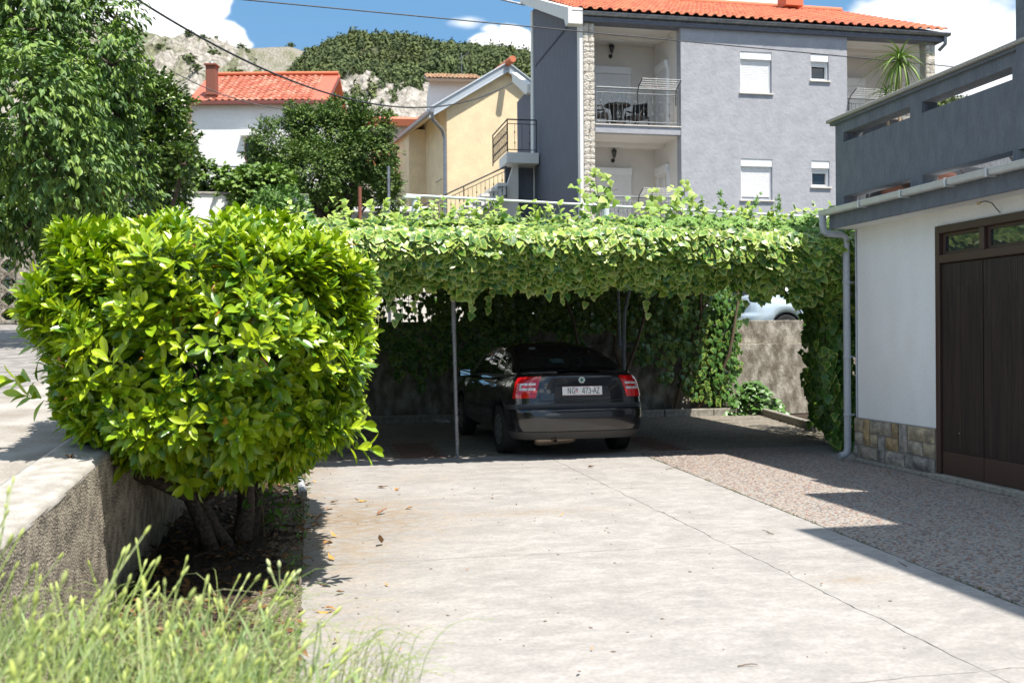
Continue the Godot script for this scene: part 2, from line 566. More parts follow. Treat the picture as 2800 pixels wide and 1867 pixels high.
const CW := 5.2
const CB0 := 0.5
const CB1 := 12.56
func concrete_tex() -> ImageTexture:
	# one print over the whole drive: mottled screed, brown soil stains beside the bed, worn pale patches
	var W := 1024
	var H := 2048
	var m1 := noise(51, 0.55, 5)
	var m2 := noise(52, 1.7, 4)
	var m3 := noise(53, 30.0, 3)
	var m5 := noise(55, 14.0, 3)
	var m4 := noise(54, 6.0, 4)
	var d := PackedByteArray()
	d.resize(W * H * 3)
	var spots := [[0.35, 8.5, 0.75, 1.0, 0.8], [0.1, 7.5, 0.5, 1.3, 0.6], [1.7, 8.4, 0.8, 0.18, 0.5], [0.0, 9.7, 0.35, 1.2, 0.55], [3.3, 5.6, 0.18, 0.12, 0.5], [0.2, 5.4, 0.4, 0.8, 0.25], [1.1, 10.7, 0.6, 0.5, 0.2], [0.05, 11.6, 0.25, 0.8, 0.5]]
	for y in H:
		var b := CB1 - (y + 0.5) / H * (CB1 - CB0)
		for x in W:
			var a := -0.2 + (x + 0.5) / W * CW
			var u := a + 0.15 * m2.get_noise_2d(a * 2.0 + 9, b * 2.0)
			var s1 := m1.get_noise_2d(a * 1.2, b * 1.9)
			var s2 := m2.get_noise_2d(a * 1.1, b * 1.9)
			var s4 := m4.get_noise_2d(a, b * 1.6)
			var g := 0.93 + 0.03 * s1 + 0.03 * s2 + 0.035 * s4 + 0.07 * m3.get_noise_2d(a, b) + 0.05 * m5.get_noise_2d(a * 0.6, b)
			var patch := smoothstep(0.06, 0.20, s2 * 0.7 + s4 * 0.45)
			g += 0.022 * patch - 0.022 * smoothstep(0.10, 0.26, -s2 * 0.8 - s1 * 0.3 + 0.2 * s4)
			var br := 0.0
			for q in spots:
				var da: float = (u - q[0]) / q[2]
				var db: float = (b - q[1]) / q[3]
				var e := exp(-da * da - db * db)
				if e > 0.02:
					br = maxf(br, e * q[4] * clampf(0.75 + 1.4 * s4 + 0.9 * s2, 0, 1.3))
			br = clampf(br, 0, 1)
			var k := (y * W + x) * 3
			d[k] = int(clampf(g * lerpf(1.0, 0.86, br), 0, 1) * 255)
			d[k + 1] = int(clampf(g * lerpf(0.982, 0.765, br), 0, 1) * 255)
			d[k + 2] = int(clampf(g * lerpf(0.962, 0.645, br), 0, 1) * 255)
	return tex_from(Image.create_from_data(W, H, false, Image.FORMAT_RGB8, d))

# ---------------------------------------------------------------- ground
func road_h(b: float) -> float:
	return 0.48 + 0.06 * b

func sheet(a0: float, a1: float, b0: float, b1: float, na: int, nb: int, hf: Callable) -> MB:
	var rows := []
	for i in nb + 1:
		var row := PackedVector3Array()
		for j in na + 1:
			var a := lerpf(a0, a1, float(j) / na)
			var b := lerpf(b0, b1, float(i) / nb)
			row.append(Y(a, b, hf.call(a, b)))
		rows.append(row)
	return MB.new().grid(rows)

func back_h(b: float) -> float:
	return 1.35 + maxf(0, b - 24.0) * 0.095

func border_a(b: float) -> float:
	return 3.63 + 0.045 * b

func build_ground() -> void:
	solo("ground", sheet(-1.3, 60, -30, 19.0, 6, 6, func(_a, _b): return -0.06), mats.soil, "bare earth under the yard paving", "", Vector3.ZERO, 0, "", "structure")
	solo("terrain", sheet(-260, 260, 18.9, 330, 40, 40, func(_a, b): return back_h(b)), mats.earth, "gently rising land behind the back wall", "", Vector3.ZERO, 0, "", "structure")
	solo("road", sheet(-9.5, -2.6, -12, 60, 4, 30, func(_a, b): return road_h(b)), mats.asphalt, "pale worn asphalt road climbing beside the wall", "", Vector3.ZERO, 0, "", "structure")
	solo("road_apron", sheet(-2.62, -1.44, -12, 60, 2, 30, func(_a, b): return road_h(b) + 0.004), mats.apron, "concrete strip along the road edge", "", Vector3.ZERO, 0, "", "structure")
	solo("verge", sheet(-200, -9.4, -12, 60, 4, 8, func(_a, b): return road_h(b) + 0.02), mats.earth, "ground beyond the far side of the road", "", Vector3.ZERO, 0, "", "structure")
	# the bed between wall and drive
	var rows := []
	var f := noise(8, 1.6, 4)
	for i in 90:
		var row := PackedVector3Array()
		for j in 16:
			var a := lerpf(-1.14, -0.06, j / 15.0)
			var b := lerpf(2.2, 12.6, i / 89.0)
			row.append(Y(a, b, -0.03 + 0.07 * f.get_noise_2d(a * 3, b * 3) + 0.05 * sin(PI * j / 15.0)))
		rows.append(row)
	solo("planting_bed", MB.new().grid(rows), mats.soil, "dark soil bed between the wall and the drive", "", Vector3.ZERO, 0, "", "structure")
	# concrete drive in slabs with ragged joints
	var drive := Node3D.new()
	drive.name = "concrete_drive"
	add_child(drive)
	drive.rotation.y = TH
	tag(drive, "pale stained concrete drive with cracked joints", "", "", "structure")
	part(drive, "bedding", MB.new().box(Vector3(2.0, -0.020, -6.5), Vector3(4.7, 0.03, 12.1)), mat("joint_fill", Color(0.30, 0.28, 0.25), 1.0, {"tex": texs.soil, "scale": 2.0}))
	var cm := mat("concrete", Color(0.355, 0.352, 0.351), 0.93, {"tex": concrete_tex(), "bump": texs.grain, "depth": 0.12})
	var jn := noise(9, 1.3, 4)
	var gap := 0.0024
	var bl := [0.5, 3.93, 6.75, 9.5, 12.54]
	var al := [-0.06, 2.95, 99.0]
	for i in 4:
		for j in 2:
			var edge := PackedVector2Array()
			var N := 60
			var seg := func(p: Vector2, q: Vector2, along_b: bool, sd: float, inward: Vector2):
				for k in N:
					var t := float(k) / N
					var w := p.lerp(q, t)
					var key := w.y if along_b else w.x
					var ease := smoothstep(0.0, 0.08, t) * smoothstep(1.0, 0.92, t)
					var o := ease * jn.get_noise_2d(key * 2.2, sd * 17.0) * 0.024 if sd > 0 else ease * jn.get_noise_2d(key * 6.0, 3.0) * 0.012
					var chip := ease * maxf(0, jn.get_noise_2d(key * 9.0, sd * 31.0 + inward.x * 5 + inward.y * 7)) * 0.009
					w += (Vector2(o, 0) if along_b else Vector2(0, o)) + inward * (gap + chip)
					edge.append(w)
			var b0: float = bl[i]
			var b1: float = bl[i + 1]
			var a0: float = al[j]
			var aR0 := 2.95 if j == 0 else border_a(b0)
			var aR1 := 2.95 if j == 0 else border_a(b1)
			seg.call(Vector2(a0, b0), Vector2(a0, b1), true, 0.0 if j == 0 else 1.0, Vector2(1, 0))
			seg.call(Vector2(a0, b1), Vector2(aR1, b1), false, 2.0 + i if i < 3 else 0.0, Vector2(0, -1))
			seg.call(Vector2(aR1, b1), Vector2(aR0, b0), true, 1.0 if j == 0 else 0.0, Vector2(-1, 0))
			seg.call(Vector2(aR0, b0), Vector2(a0, b0), false, 1.0 + i if i > 0 else 0.0, Vector2(0, 1))
			var s := MB.new()
			var ids := Geometry2D.triangulate_polygon(edge)
			for p in edge:
				s.put(Vector3(p.x, 0.0, -p.y), Vector3.UP, Vector2((p.x + 0.2) / CW, (CB1 - p.y) / (CB1 - CB0)))
			for k in range(0, ids.size(), 3):
				var A := s.v[ids[k]]
				var B := s.v[ids[k + 1]]
				var C := s.v[ids[k + 2]]
				if (C - A).cross(B - A).y > 0:
					s.ix.append_array(PackedInt32Array([ids[k], ids[k + 1], ids[k + 2]]))
				else:
					s.ix.append_array(PackedInt32Array([ids[k], ids[k + 2], ids[k + 1]]))
			for k in edge.size():
				var p := edge[k]
				var q := edge[(k + 1) % edge.size()]
				s.quadn(Vector3(p.x, 0, -p.y), Vector3(p.x, -0.05, -p.y), Vector3(q.x, -0.05, -q.y), Vector3(q.x, 0, -q.y), Vector3((q - p).y, 0, (q - p).x) * -1.0)
			part(drive, "slab", s, cm)
	build_pebbles()
	build_pavers()

func build_pebbles() -> void:
	var pave := Node3D.new()
	pave.name = "pebble_paving"
	add_child(pave)
	pave.rotation.y = TH
	tag(pave, "washed pebble paving in front of the garage", "", "", "structure")
	# mortar bays split by two fine cuts
	var cuts := [0.5, 6.6, 12.54]
	for i in 2:
		var b0: float = cuts[i] + (0.006 if i else 0.0)
		var b1: float = cuts[i + 1] - (0.006 if i == 0 else 0.0)
		var p := PackedVector2Array([Vector2(border_a(b0) + 0.012, b0), Vector2(border_a(b1) + 0.012, b1), Vector2(7.2, b1), Vector2(7.2, b0)])
		var s := MB.new()
		s.prism(p, -0.05, 0.0, Transform3D(Basis(Vector3.RIGHT, Vector3(0, 0, -1), Vector3.UP), Vector3.ZERO))
		part(pave, "mortar_bed", s, mats.pebble_mortar)
	# pebbles: half buried flat stones in four tones
	var shapes := []
	var tones := [Color(0.21, 0.115, 0.09), Color(0.13, 0.115, 0.115), Color(0.27, 0.20, 0.15), Color(0.24, 0.205, 0.185), Color(0.19, 0.125, 0.10), Color(0.33, 0.27, 0.225)]
	for k in 6:
		var s := MB.new()
		s.col = tones[k]
		var top := PackedVector3Array()
		var rim := PackedVector3Array()
		for q in 7:
			var t := TAU * q / 7.0
			var r := 1.0 + 0.18 * sin(t * 2 + k) + 0.1 * sin(t * 3 + k * 2.0)
			rim.append(Vector3(cos(t) * r, -0.2, -sin(t) * r * 0.62))
			top.append(Vector3(cos(t) * r * 0.62, 0.24, -sin(t) * r * 0.40))
		s.grid([rim, top, PackedVector3Array([Vector3(0, 0.27, 0), Vector3(0, 0.27, 0), Vector3(0, 0.27, 0), Vector3(0, 0.27, 0), Vector3(0, 0.27, 0), Vector3(0, 0.27, 0), Vector3(0, 0.27, 0)])], false, true)
		shapes.append(s.mesh())
	var many := []
	for k in 6:
		many.append([])
	var near := []
	var step := 0.035
	var b := 3.2
	while b < 12.5:
		var a := border_a(b) + 0.04
		while a < 6.98:
			var pa := a + rr(-0.014, 0.014)
			var pb := b + rr(-0.014, 0.014)
			a += step * rr(0.85, 1.25)
			if a > 6.42 and b > 5.0:
				break
			if rng.randf() < 0.12 or absf(pb - 6.6) < 0.02:
				continue
			var sc := rr(0.010, 0.021)
			var k := rng.randi() % 6
			var t := Transform3D(Basis(Vector3.UP, rr(-1.0, 1.0)).scaled(Vector3(sc, sc * rr(0.5, 0.8), sc)), Vector3(pa, 0.001, -pb))
			var w := Y(pa, pb)
			var px := 1400 + FL * w.x / -w.z
			if px < 2790 and -w.z < 6.1 and near.size() < 299:
				near.append([k, t])
			else:
				many[k].append(t)
		b += step * 0.82
	for q in near:
		var o := part(pave, "pebble", shapes[q[0]], mats.pebble)
		o.transform = q[1]
	for k in 6:
		multi(pave, "pebbles", shapes[k], mats.pebble, many[k])

func build_pavers() -> void:
	var pave := Node3D.new()
	pave.name = "carport_paving"
	add_child(pave)
	pave.rotation.y = TH
	tag(pave, "grey and red block paving under the carport", "", "", "structure")
	part(pave, "bedding", MB.new().box(Vector3(4.0, -0.035, -15.5), Vector3(9.6, 0.03, 5.9)), mats.joint)
	var pm := MB.new().box(Vector3.ZERO, Vector3(0.194, 0.05, 0.094), Basis.IDENTITY, 0.006).mesh()
	var rest := [[], [], [], []]
	var cnt := 0
	for i in 56:
		var b := 12.60 + i * 0.1
		for j in 46:
			var a := -0.35 + j * 0.2 + (0.1 if i % 2 else 0.0)
			if a > 7.85 + (b - 14.85) * 0.19:
				continue
			var k := rng.randi() % 3
			if (a > 1.15 and a < 1.75 and b < 14.5) or (a > 4.5 and a < 5.0 and b < 14.5):
				k = 3
			var t := Transform3D(Basis.from_euler(Vector3(rr(-0.006, 0.006), rr(-0.01, 0.01), rr(-0.006, 0.006))), Vector3(a, -0.028 + rr(-0.002, 0.002), -b))
			var w := Y(a, b)
			var px := 1400 + FL * w.x / -w.z
			var inview: bool = (px > 1000 and px < 1330 and b < 13.6) or (px > 1720 and px < 2330 and b < 13.4)
			if inview and cnt < 295:
				part(pave, "paver", pm, mats["paver%d" % k]).transform = t
				cnt += 1
			else:
				rest[k].append(t)
	for k in 4:
		multi(pave, "pavers", pm, mats["paver%d" % k], rest[k])

# ---------------------------------------------------------------- hills
func skyline(tab: Array, px: float) -> float:
	if px <= tab[0][0]:
		return tab[0][1]
	for k in tab.size() - 1:
		if px <= tab[k + 1][0]:
			return lerpf(tab[k][1], tab[k + 1][1], (px - tab[k][0]) / (tab[k + 1][0] - tab[k][0]))
	return tab[-1][1]

func hill(called: String, label: String, tab: Array, px0: float, px1: float, cols: int, d0: float, d1: float, rows_n: int, amp: float, fr: float, colf: Callable, m: Material, ridged := false) -> Array:
	# a real slope: bearing columns and distance rows, ridge heights in metres
	var rows := []
	var nf := noise(71, fr, 5)
	if ridged:
		nf.fractal_type = FastNoiseLite.FRACTAL_RIDGED
	var g := MB.new()
	var pts := []
	for i in rows_n + 1:
		var t := float(i) / rows_n
		var d := lerpf(d0, d1 * 1.25, t)
		var row := PackedVector3Array()
		for j in cols + 1:
			var px := lerpf(px0, px1, float(j) / cols)
			var x := (px - 1400) / FL * d
			var H := (926.0 - skyline(tab, px)) / FL * d1
			var s := (d - d0) / (d1 - d0)
			var prof := pow(minf(s, 1.0), 0.82) if s <= 1.0 else 1.0 - (s - 1.0) * 1.6
			var k := sin(PI * clampf(s, 0, 1)) * 0.9 + 0.1
			var hh := lerpf(back_h(d0) - 6.0, H, prof) + (nf.get_noise_2d(x, d)) * amp * k
			row.append(Vector3(x, hh, -d))
		rows.append(row)
	g.grid(rows)
	for k in g.v.size():
		g.c[k] = colf.call(g.v[k], g.n[k])
	solo(called, g, m, label, "", Vector3.ZERO, 0, "", "structure")
	return rows

func clump_mesh(sd: int, base: Color, bumps := 0.35) -> ArrayMesh:
	# an uneven crown: a lumpy closed ball, flat shaded facets read as foliage at a distance
	var f := noise(sd, 1.4, 3)
	var s := MB.new()
	var rows := []
	for i in 7:
		var ph := lerpf(-1.2, PI / 2, i / 6.0)
		var row := PackedVector3Array()
		for j in 9:
			var t := TAU * j / 9.0
			var p := Vector3(cos(t) * cos(ph), sin(ph), -sin(t) * cos(ph))
			row.append(p * (1.0 + bumps * 1.6 * f.get_noise_3dv(p * 2.0)))
		rows.append(row)
	s.col = base
	s.grid(rows, false, true)
	return s.mesh()

func tuft_mesh(sd: int, base: Color, n := 90) -> ArrayMesh:
	# a far tree crown: many small leaf sprays through an uneven volume
	var r := RandomNumberGenerator.new()
	r.seed = sd
	var f := noise(sd, 1.3, 2)
	var s := MB.new()
	for k in n:
		var d := Vector3(r.randfn(), r.randfn(), r.randfn()).normalized()
		if d.y < -0.55:
			d.y = -d.y
		var p := d * (0.55 + 0.45 * sqrt(r.randf())) * (1.0 + 0.8 * f.get_noise_3dv(d * 1.8)) * Vector3(1, 1.1, 1)
		var nn := (d + Vector3(r.randf_range(-1, 1), r.randf_range(-0.4, 1), r.randf_range(-1, 1)) * 0.7).normalized()
		var x := nn.cross(Vector3(r.randf(), r.randf(), r.randf() + 0.1)).normalized() * r.randf_range(0.2, 0.36)
		var y := nn.cross(x).normalized() * r.randf_range(0.14, 0.28)
		s.col = base * r.randf_range(0.75, 1.3)
		s.quadn(p - x, p + y, p + x, p - y, nn)
	return s.mesh()

func build_hills() -> void:
	var rockm := mat("hill_rock", Color(1, 1, 1), 0.95, {"vc": 1, "tex": tex_mix("rocks", 512, Color(0.62, 0.61, 0.58), Color(1, 1, 1), 0.02, 5, 0.12, 0.5, 2.2, 61), "scale": 0.018, "world": true, "bump": texs.lumps, "depth": 400.0})
	var r1 := noise(81, 0.022, 4)
	var r2 := noise(82, 0.006, 3)
	var rockcol := func(p: Vector3, _n: Vector3) -> Color:
		var t := smoothstep(0.05, 0.30, r1.get_noise_2d(p.x, p.z * 0.7) + 0.5 * r2.get_noise_2d(p.x, p.y * 2.0))
		return Color(0.45, 0.42, 0.38).lerp(Color(0.20, 0.215, 0.11), t * 0.85)
	var far := hill("far_ridge", "pale rocky ridge at the head of the valley", [[-400, 100], [500, 110], [640, 128], [744, 124], [798, 122], [842, 136], [1000, 150], [3200, 170]], 300, 1300, 90, 900, 1900, 30, 40, 0.004, func(p, n): return rockcol.call(p, n).lerp(Color(0.27, 0.26, 0.15), 0.35), rockm)
	var rocky := hill("rocky_hill", "pale bare karst hillside with sparse bushes", [[-700, 60], [0, 30], [250, 52], [364, 69], [390, 74], [423, 92], [463, 97], [490, 93], [522, 91], [545, 95], [576, 101], [616, 113], [660, 130], [700, 160], [760, 260], [830, 330], [900, 480], [1100, 600]], -700, 1100, 190, 420, 1150, 70, 26, 0.012, rockcol, rockm, true)
	var gr := noise(83, 0.012, 3)
	var rock_at := func(p: Vector3) -> float:
		# bare rock inside the wood, in metres on the hillside
		var q := Vector2(p.x, p.y)
		var t := 0.0
		for o in [[-63, 116, 24, 20], [-50, 98, 26, 20], [-80, 98, 24, 18], [-106, 230, 11, 8], [-88, 229, 7, 6], [-30, 92, 10, 9], [-125, 150, 14, 12], [-40, 112, 14, 12]]:
			var e := Vector2((q.x - o[0]) / o[2], (q.y - o[1]) / o[3]).length()
			t = maxf(t, 1.15 - e)
		return t + 0.35 * gr.get_noise_2d(p.x * 3.0, p.y * 3.0)
	var wood := hill("forest_hill", "wooded hill with pale rock outcrops", [[500, 520], [640, 420], [760, 240], [842, 152], [877, 133], [911, 114], [971, 97], [1015, 96], [1069, 99], [1163, 116], [1237, 124], [1311, 134], [1385, 138], [1454, 156], [1700, 210], [2100, 330], [2500, 330], [2560, 300], [2620, 290], [2800, 330], [3400, 420]], 500, 3400, 200, 280, 780, 60, 12, 0.014, func(p, _n): return Color(0.46, 0.43, 0.39) if rock_at.call(p) > 0.35 else Color(0.10, 0.115, 0.05), rockm, true)
	# the wood itself: nobody could count it
	var crowns := [tuft_mesh(3, Color(0.085, 0.115, 0.038)), tuft_mesh(4, Color(0.12, 0.15, 0.05)), tuft_mesh(5, Color(0.06, 0.088, 0.032))]
	var xs := [[], [], []]
	for k in 60000:
		var i := rng.randi() % 53
		var j := rng.randi() % 200
		var fu := rng.randf()
		var fv := rng.randf()
		var p: Vector3 = wood[i][j].lerp(wood[i][j + 1], fu).lerp(wood[i + 1][j].lerp(wood[i + 1][j + 1], fu), fv)
		if rock_at.call(p) > 0.3 and rng.randf() < 0.93:
			continue
		var px := 1400 + FL * p.x / -p.z
		if (px > 1480 and px < 2430) or px < 560:
			continue
		var s := (0.9 + 2.3 * pow(rng.randf(), 2.0)) * (0.6 if -p.z < 400 else 1.0)
		if gr.get_noise_2d(p.x * 2.2 + 50, p.y * 3.0) > 0.20 and rng.randf() < 0.7:
			continue
		var kind := 0 if gr.get_noise_2d(p.x * 0.6, p.z * 0.6) < 0.1 else 1
		if rng.randf() < 0.3:
			kind = 2
		xs[kind].append(Transform3D(Basis(Vector3.UP, rr(0, TAU)).scaled(Vector3(s, s * rr(0.8, 1.9), s)), p + Vector3.UP * s * 0.5))
	for k in 3:
		var o := multi(self, "forest", crowns[k], mat("wood_leaf", Color(1, 1, 1), 0.9, {"vc": 1}), xs[k])
		tag(o, ["dense dark green wood covering the hill", "lighter green trees mixed through the hillside wood", "deep green pines mixed through the hillside wood"][k], "forest")
	var sx := []
	for k in 260:
		var i := 10 + rng.randi() % 50
		var j := 60 + rng.randi() % 110
		var p: Vector3 = rocky[i][j]
		if r2.get_noise_2d(p.x * 2, p.z * 2) < -0.05 and rng.randf() < 0.7:
			continue
		var s := rr(1.6, 5.0)
		sx.append(Transform3D(Basis(Vector3.UP, rr(0, TAU)).scaled(Vector3(s * 1.3, s, s)), p + Vector3.UP * s * 0.3))
	for k in 90:
		var j := 45 + rng.randi() % 30
		var i := 20 + rng.randi() % 9
		if i < far.size() and j < far[0].size():
			var s := rr(3, 7)
			sx.append(Transform3D(Basis.IDENTITY.scaled(Vector3(s * 1.3, s, s)), far[i][mini(j, 89)] + Vector3.UP * s * 0.3))
	tag(multi(self, "hillside_bushes", crowns[0], mats.wood_leaf, sx), "scattered dark bushes on the bare hillside", "bushes")

# ---------------------------------------------------------------- garage and the house above it
func build_garage() -> void:
	var g := thing("garage_house", "white garage with brown doors, stone base and slotted grey terrace parapet", "house", Y(6.46, 10.93), TH)
	var L := func(a: float, b: float, h: float) -> Vector3: return Vector3(a - 6.46, h, -(b - 10.93))
	var bx := func(s: MB, a0: float, a1: float, b0: float, b1: float, h0: float, h1: float, bev := 0.0):
		s.box(L.call((a0 + a1) / 2, (b0 + b1) / 2, (h0 + h1) / 2), Vector3(a1 - a0, h1 - h0, b1 - b0), Basis.IDENTITY, bev)
	# walls round the door opening
	var w := MB.new()
	bx.call(w, 6.46, 6.74, 9.34, 10.93, 0.0, 2.79)
	bx.call(w, 6.46, 6.74, 6.9, 9.34, 2.64, 2.79)
	bx.call(w, 6.46, 6.74, 1.0, 6.9, 0.0, 2.79)
	bx.call(w, 6.74, 12.5, 10.65, 10.93, 0.0, 2.79)
	bx.call(w, 12.2, 12.5, 1.0, 10.65, 0.0, 2.79)
	part(g, "wall", w, mats.garage_white)
	var fl := MB.new()
	bx.call(fl, 6.5, 12.2, 1.0, 10.65, -0.02, 0.04)
	part(g, "floor", fl, mats.kerb)
	# stone cladding of the plinth, one mesh per stone
	var back := MB.new()
	bx.call(back, 6.44, 6.462, 9.345, 10.925, 0.0, 0.525)
	part(g, "plinth_mortar", back, mats.mortar)
	var st := [[0, .125, 0, .33], [.13, .21, 0, .65], [.217, .495, 0, .33], [.5, .578, 0, .345], [.585, .685, 0, .65], [.692, 1, 0, .33], [0, .125, .34, .655], [.217, .313, .34, .655], [.32, .41, .34, 1], [.417, .578, .355, .66],
		[.692, .865, .34, .655], [.87, 1, .34, .655], [0, .05, .665, 1], [.056, .313, .665, 1], [.417, .65, .67, 1], [.656, 1, .665, 1]]
	for k in st.size():
		var q: Array = st[k]
		var s := MB.new()
		var b1: float = 10.925 - q[0] * 1.575
		var b0: float = 10.925 - q[1] * 1.575
		var h1: float = 0.52 - q[2] * 0.475
		var h0: float = 0.52 - q[3] * 0.475
		# a hewn face: the front is a small uneven grid
		var rows := []
		for i in 5:
			var row := PackedVector3Array()
			for j in 6:
				var edge: bool = i == 0 or i == 4 or j == 0 or j == 5
				var out := 0.006 if edge else rr(0.024, 0.042)
				row.append(L.call(6.44 - out, lerpf(b1 - 0.004, b0 + 0.004, j / 5.0), lerpf(h0 + 0.004, h1 - 0.004, i / 4.0)))
			rows.append(row)
		s.grid(rows)
		bx.call(s, 6.425, 6.445, b0 + 0.004, b1 - 0.004, h0 + 0.004, h1 - 0.004)
		part(g, "stone", s, mats["cladding%d" % [0, 3, 1, 3, 4, 0, 1, 0, 2, 3, 1, 0, 2, 1, 4, 2][k]])
	var foot := MB.new()
	bx.call(foot, 6.40, 6.46, 9.34, 10.93, 0.0, 0.045, 0.008)
	bx.call(foot, 6.36, 6.60, 6.9, 9.335, 0.0, 0.06, 0.008)
	part(g, "threshold", foot, mats.kerb)
	# door frame, transom panes, two plank leaves
	var fr := MB.new()
	bx.call(fr, 6.43, 6.56, 9.27, 9.34, 0.06, 2.64, 0.006)
	bx.call(fr, 6.43, 6.56, 6.9, 6.97, 0.06, 2.64, 0.006)
	bx.call(fr, 6.43, 6.56, 6.97, 9.27, 2.56, 2.64, 0.006)
	bx.call(fr, 6.43, 6.56, 6.97, 9.27, 2.25, 2.335, 0.006)
	bx.call(fr, 6.435, 6.55, 8.57, 8.64, 2.335, 2.56, 0.006)
	bx.call(fr, 6.435, 6.55, 7.75, 7.82, 2.335, 2.56, 0.006)
	part(g, "door_frame", fr, mats.wood_frame)
	for q in [[8.64, 9.27], [7.82, 8.57], [6.97, 7.75]]:
		var sash := MB.new()
		for e in [[q[0], q[0] + 0.04, 2.335, 2.56], [q[1] - 0.04, q[1], 2.335, 2.56], [q[0] + 0.04, q[1] - 0.04, 2.335, 2.37], [q[0] + 0.04, q[1] - 0.04, 2.525, 2.56]]:
			bx.call(sash, 6.475, 6.515, e[0], e[1], e[2], e[3], 0.004)
		var so := part(g, "transom_window", sash, mats.wood_frame)
		var gl := MB.new()
		bx.call(gl, 6.492, 6.498, q[0] + 0.04, q[1] - 0.04, 2.37, 2.525)
		part(so, "pane", gl, mats.glass)
	for leaf in [[8.62, 9.265], [7.975, 8.615], [7.475, 7.97], [6.975, 7.47]]:
		var body := MB.new()
		bx.call(body, 6.47, 6.52, leaf[0] + 0.003, leaf[1] - 0.003, 0.065, 2.245)
		bx.call(body, 6.455, 6.47, leaf[0] + 0.003, leaf[1] - 0.003, 0.065, 0.30, 0.004)
		var d := part(g, "door", body, mats.wood_frame)
		var b: float = leaf[0] + 0.004
		while b < leaf[1] - 0.02:
			var wd := minf(0.092, leaf[1] - 0.004 - b)
			var pl := MB.new()
			# tongue and groove board with three shallow flutes
			var x := b
			for fi in 3:
				bx.call(pl, 6.458 + rr(0, 0.002), 6.472, x + 0.0015, x + wd / 3.0 - 0.0015, 0.305, 2.24, 0.0025)
				x += wd / 3.0
			part(d, "plank", pl, mats.wood_dark)
			b += wd
	var kh := MB.new()
	bx.call(kh, 6.45, 6.455, 8.98, 9.02, 0.50, 0.512, 0.002)
	part(g, "keyhole_plate", kh, mats.chrome)
	# roof slab, fascia, gutter with brackets, downpipe
	var sl := MB.new()
	bx.call(sl, 6.17, 12.7, 1.0, 10.96, 2.79, 3.02)
	part(g, "roof_slab", sl, mats.garage_white)
	var fa := MB.new()
	bx.call(fa, 6.145, 6.172, 1.0, 10.985, 2.785, 2.96, 0.004)
	bx.call(fa, 6.172, 8.5, 10.96, 10.985, 2.785, 2.96, 0.004)
	part(g, "fascia", fa, mats.parapet_grey)
	var gu := MB.new()
	var prof := [Vector2(-0.003, 0.075), Vector2(0.0, 0.02), Vector2(0.02, 0.0), Vector2(0.07, 0.0), Vector2(0.092, 0.015), Vector2(0.096, 0.055), Vector2(0.104, 0.058), Vector2(0.104, 0.066), Vector2(0.096, 0.068)]
	var rows := []
	for e in [1.0, 11.06]:
		var row := PackedVector3Array()
		for p in prof:
			row.append(L.call(6.14 - p.x, e, 2.95 + p.y))
		rows.append(row)
	gu.grid(rows)
	bx.call(gu, 6.045, 6.14, 11.055, 11.06, 2.95, 3.015)
	part(g, "gutter", gu, mats.gutter_white)
	for b in [10.15, 9.35, 8.6, 8.0, 7.2]:
		var br := MB.new()
		bx.call(br, 6.035, 6.145, b - 0.012, b + 0.012, 2.938, 2.948)
		bx.call(br, 6.030, 6.036, b - 0.012, b + 0.012, 2.938, 3.022)
		part(g, "gutter_bracket", br, mats.gutter_white)
	var dp := MB.new()
	var path := []
	for p in [[6.08, 11.02, 2.96], [6.08, 11.02, 2.84], [6.09, 11.02, 2.77], [6.14, 11.01, 2.735], [6.30, 11.0, 2.725], [6.355, 11.0, 2.70], [6.37, 10.99, 2.63], [6.37, 10.985, 2.0], [6.37, 10.985, 0.18], [6.365, 10.985, 0.11], [6.33, 10.985, 0.07], [6.26, 10.985, 0.055]]:
		path.append(L.call(p[0], p[1], p[2]))
	dp.tube(path, 0.042, 12)
	var dpo := part(g, "downpipe", dp, mats.pvc_grey)
	for h in [0.55, 1.25, 2.15]:
		var cl := MB.new()
		cl.lathe([Vector2(0.0, -0.02), Vector2(0.047, -0.02), Vector2(0.047, 0.02), Vector2(0.0, 0.02)], 12, Transform3D(Basis.IDENTITY, L.call(6.37, 10.985, h)))
		bx.call(cl, 6.40, 6.46, 10.97, 10.99, h - 0.01, h + 0.01)
		part(dpo, "pipe_clip", cl, mats.pvc_grey)
	var cab := MB.new()
	cab.tube([L.call(6.445, 10.90, 0.53), L.call(6.447, 10.90, 1.6), L.call(6.445, 10.90, 2.78)], 0.011, 6)
	part(g, "conduit", cab, mats.pvc_grey)
	# parapet with slots
	var pa := MB.new()
	bx.call(pa, 6.17, 6.35, 7.3, 10.87, 3.145, 3.78)
	bx.call(pa, 6.17, 6.35, 7.3, 10.87, 3.895, 4.02)
	for q in [[10.69, 10.87], [9.16, 9.365], [7.3, 7.82]]:
		bx.call(pa, 6.17, 6.35, q[0], q[1], 3.78, 3.895)
		bx.call(pa, 6.17, 6.35, q[0], q[1], 3.02, 3.145)
	bx.call(pa, 6.35, 12.5, 10.69, 10.87, 3.02, 4.02)
	part(g, "parapet", pa, mats.parapet_grey)
	var co := MB.new()
	bx.call(co, 6.11, 6.41, 7.3, 10.99, 4.055, 4.095, 0.006)
	bx.call(co, 6.41, 12.5, 10.63, 10.99, 4.055, 4.095, 0.006)
	part(g, "coping", co, mats.granite)
	var mo := MB.new()
	bx.call(mo, 6.14, 6.38, 7.3, 10.95, 4.02, 4.055, 0.004)
	bx.call(mo, 6.38, 12.5, 10.66, 10.95, 4.02, 4.055, 0.004)
	part(g, "coping_moulding", mo, mats.parapet_grey)
	var far := MB.new()
	bx.call(far, 12.3, 12.5, 1.0, 10.69, 3.02, 4.02)
	part(g, "far_parapet", far, mats.house_grey)
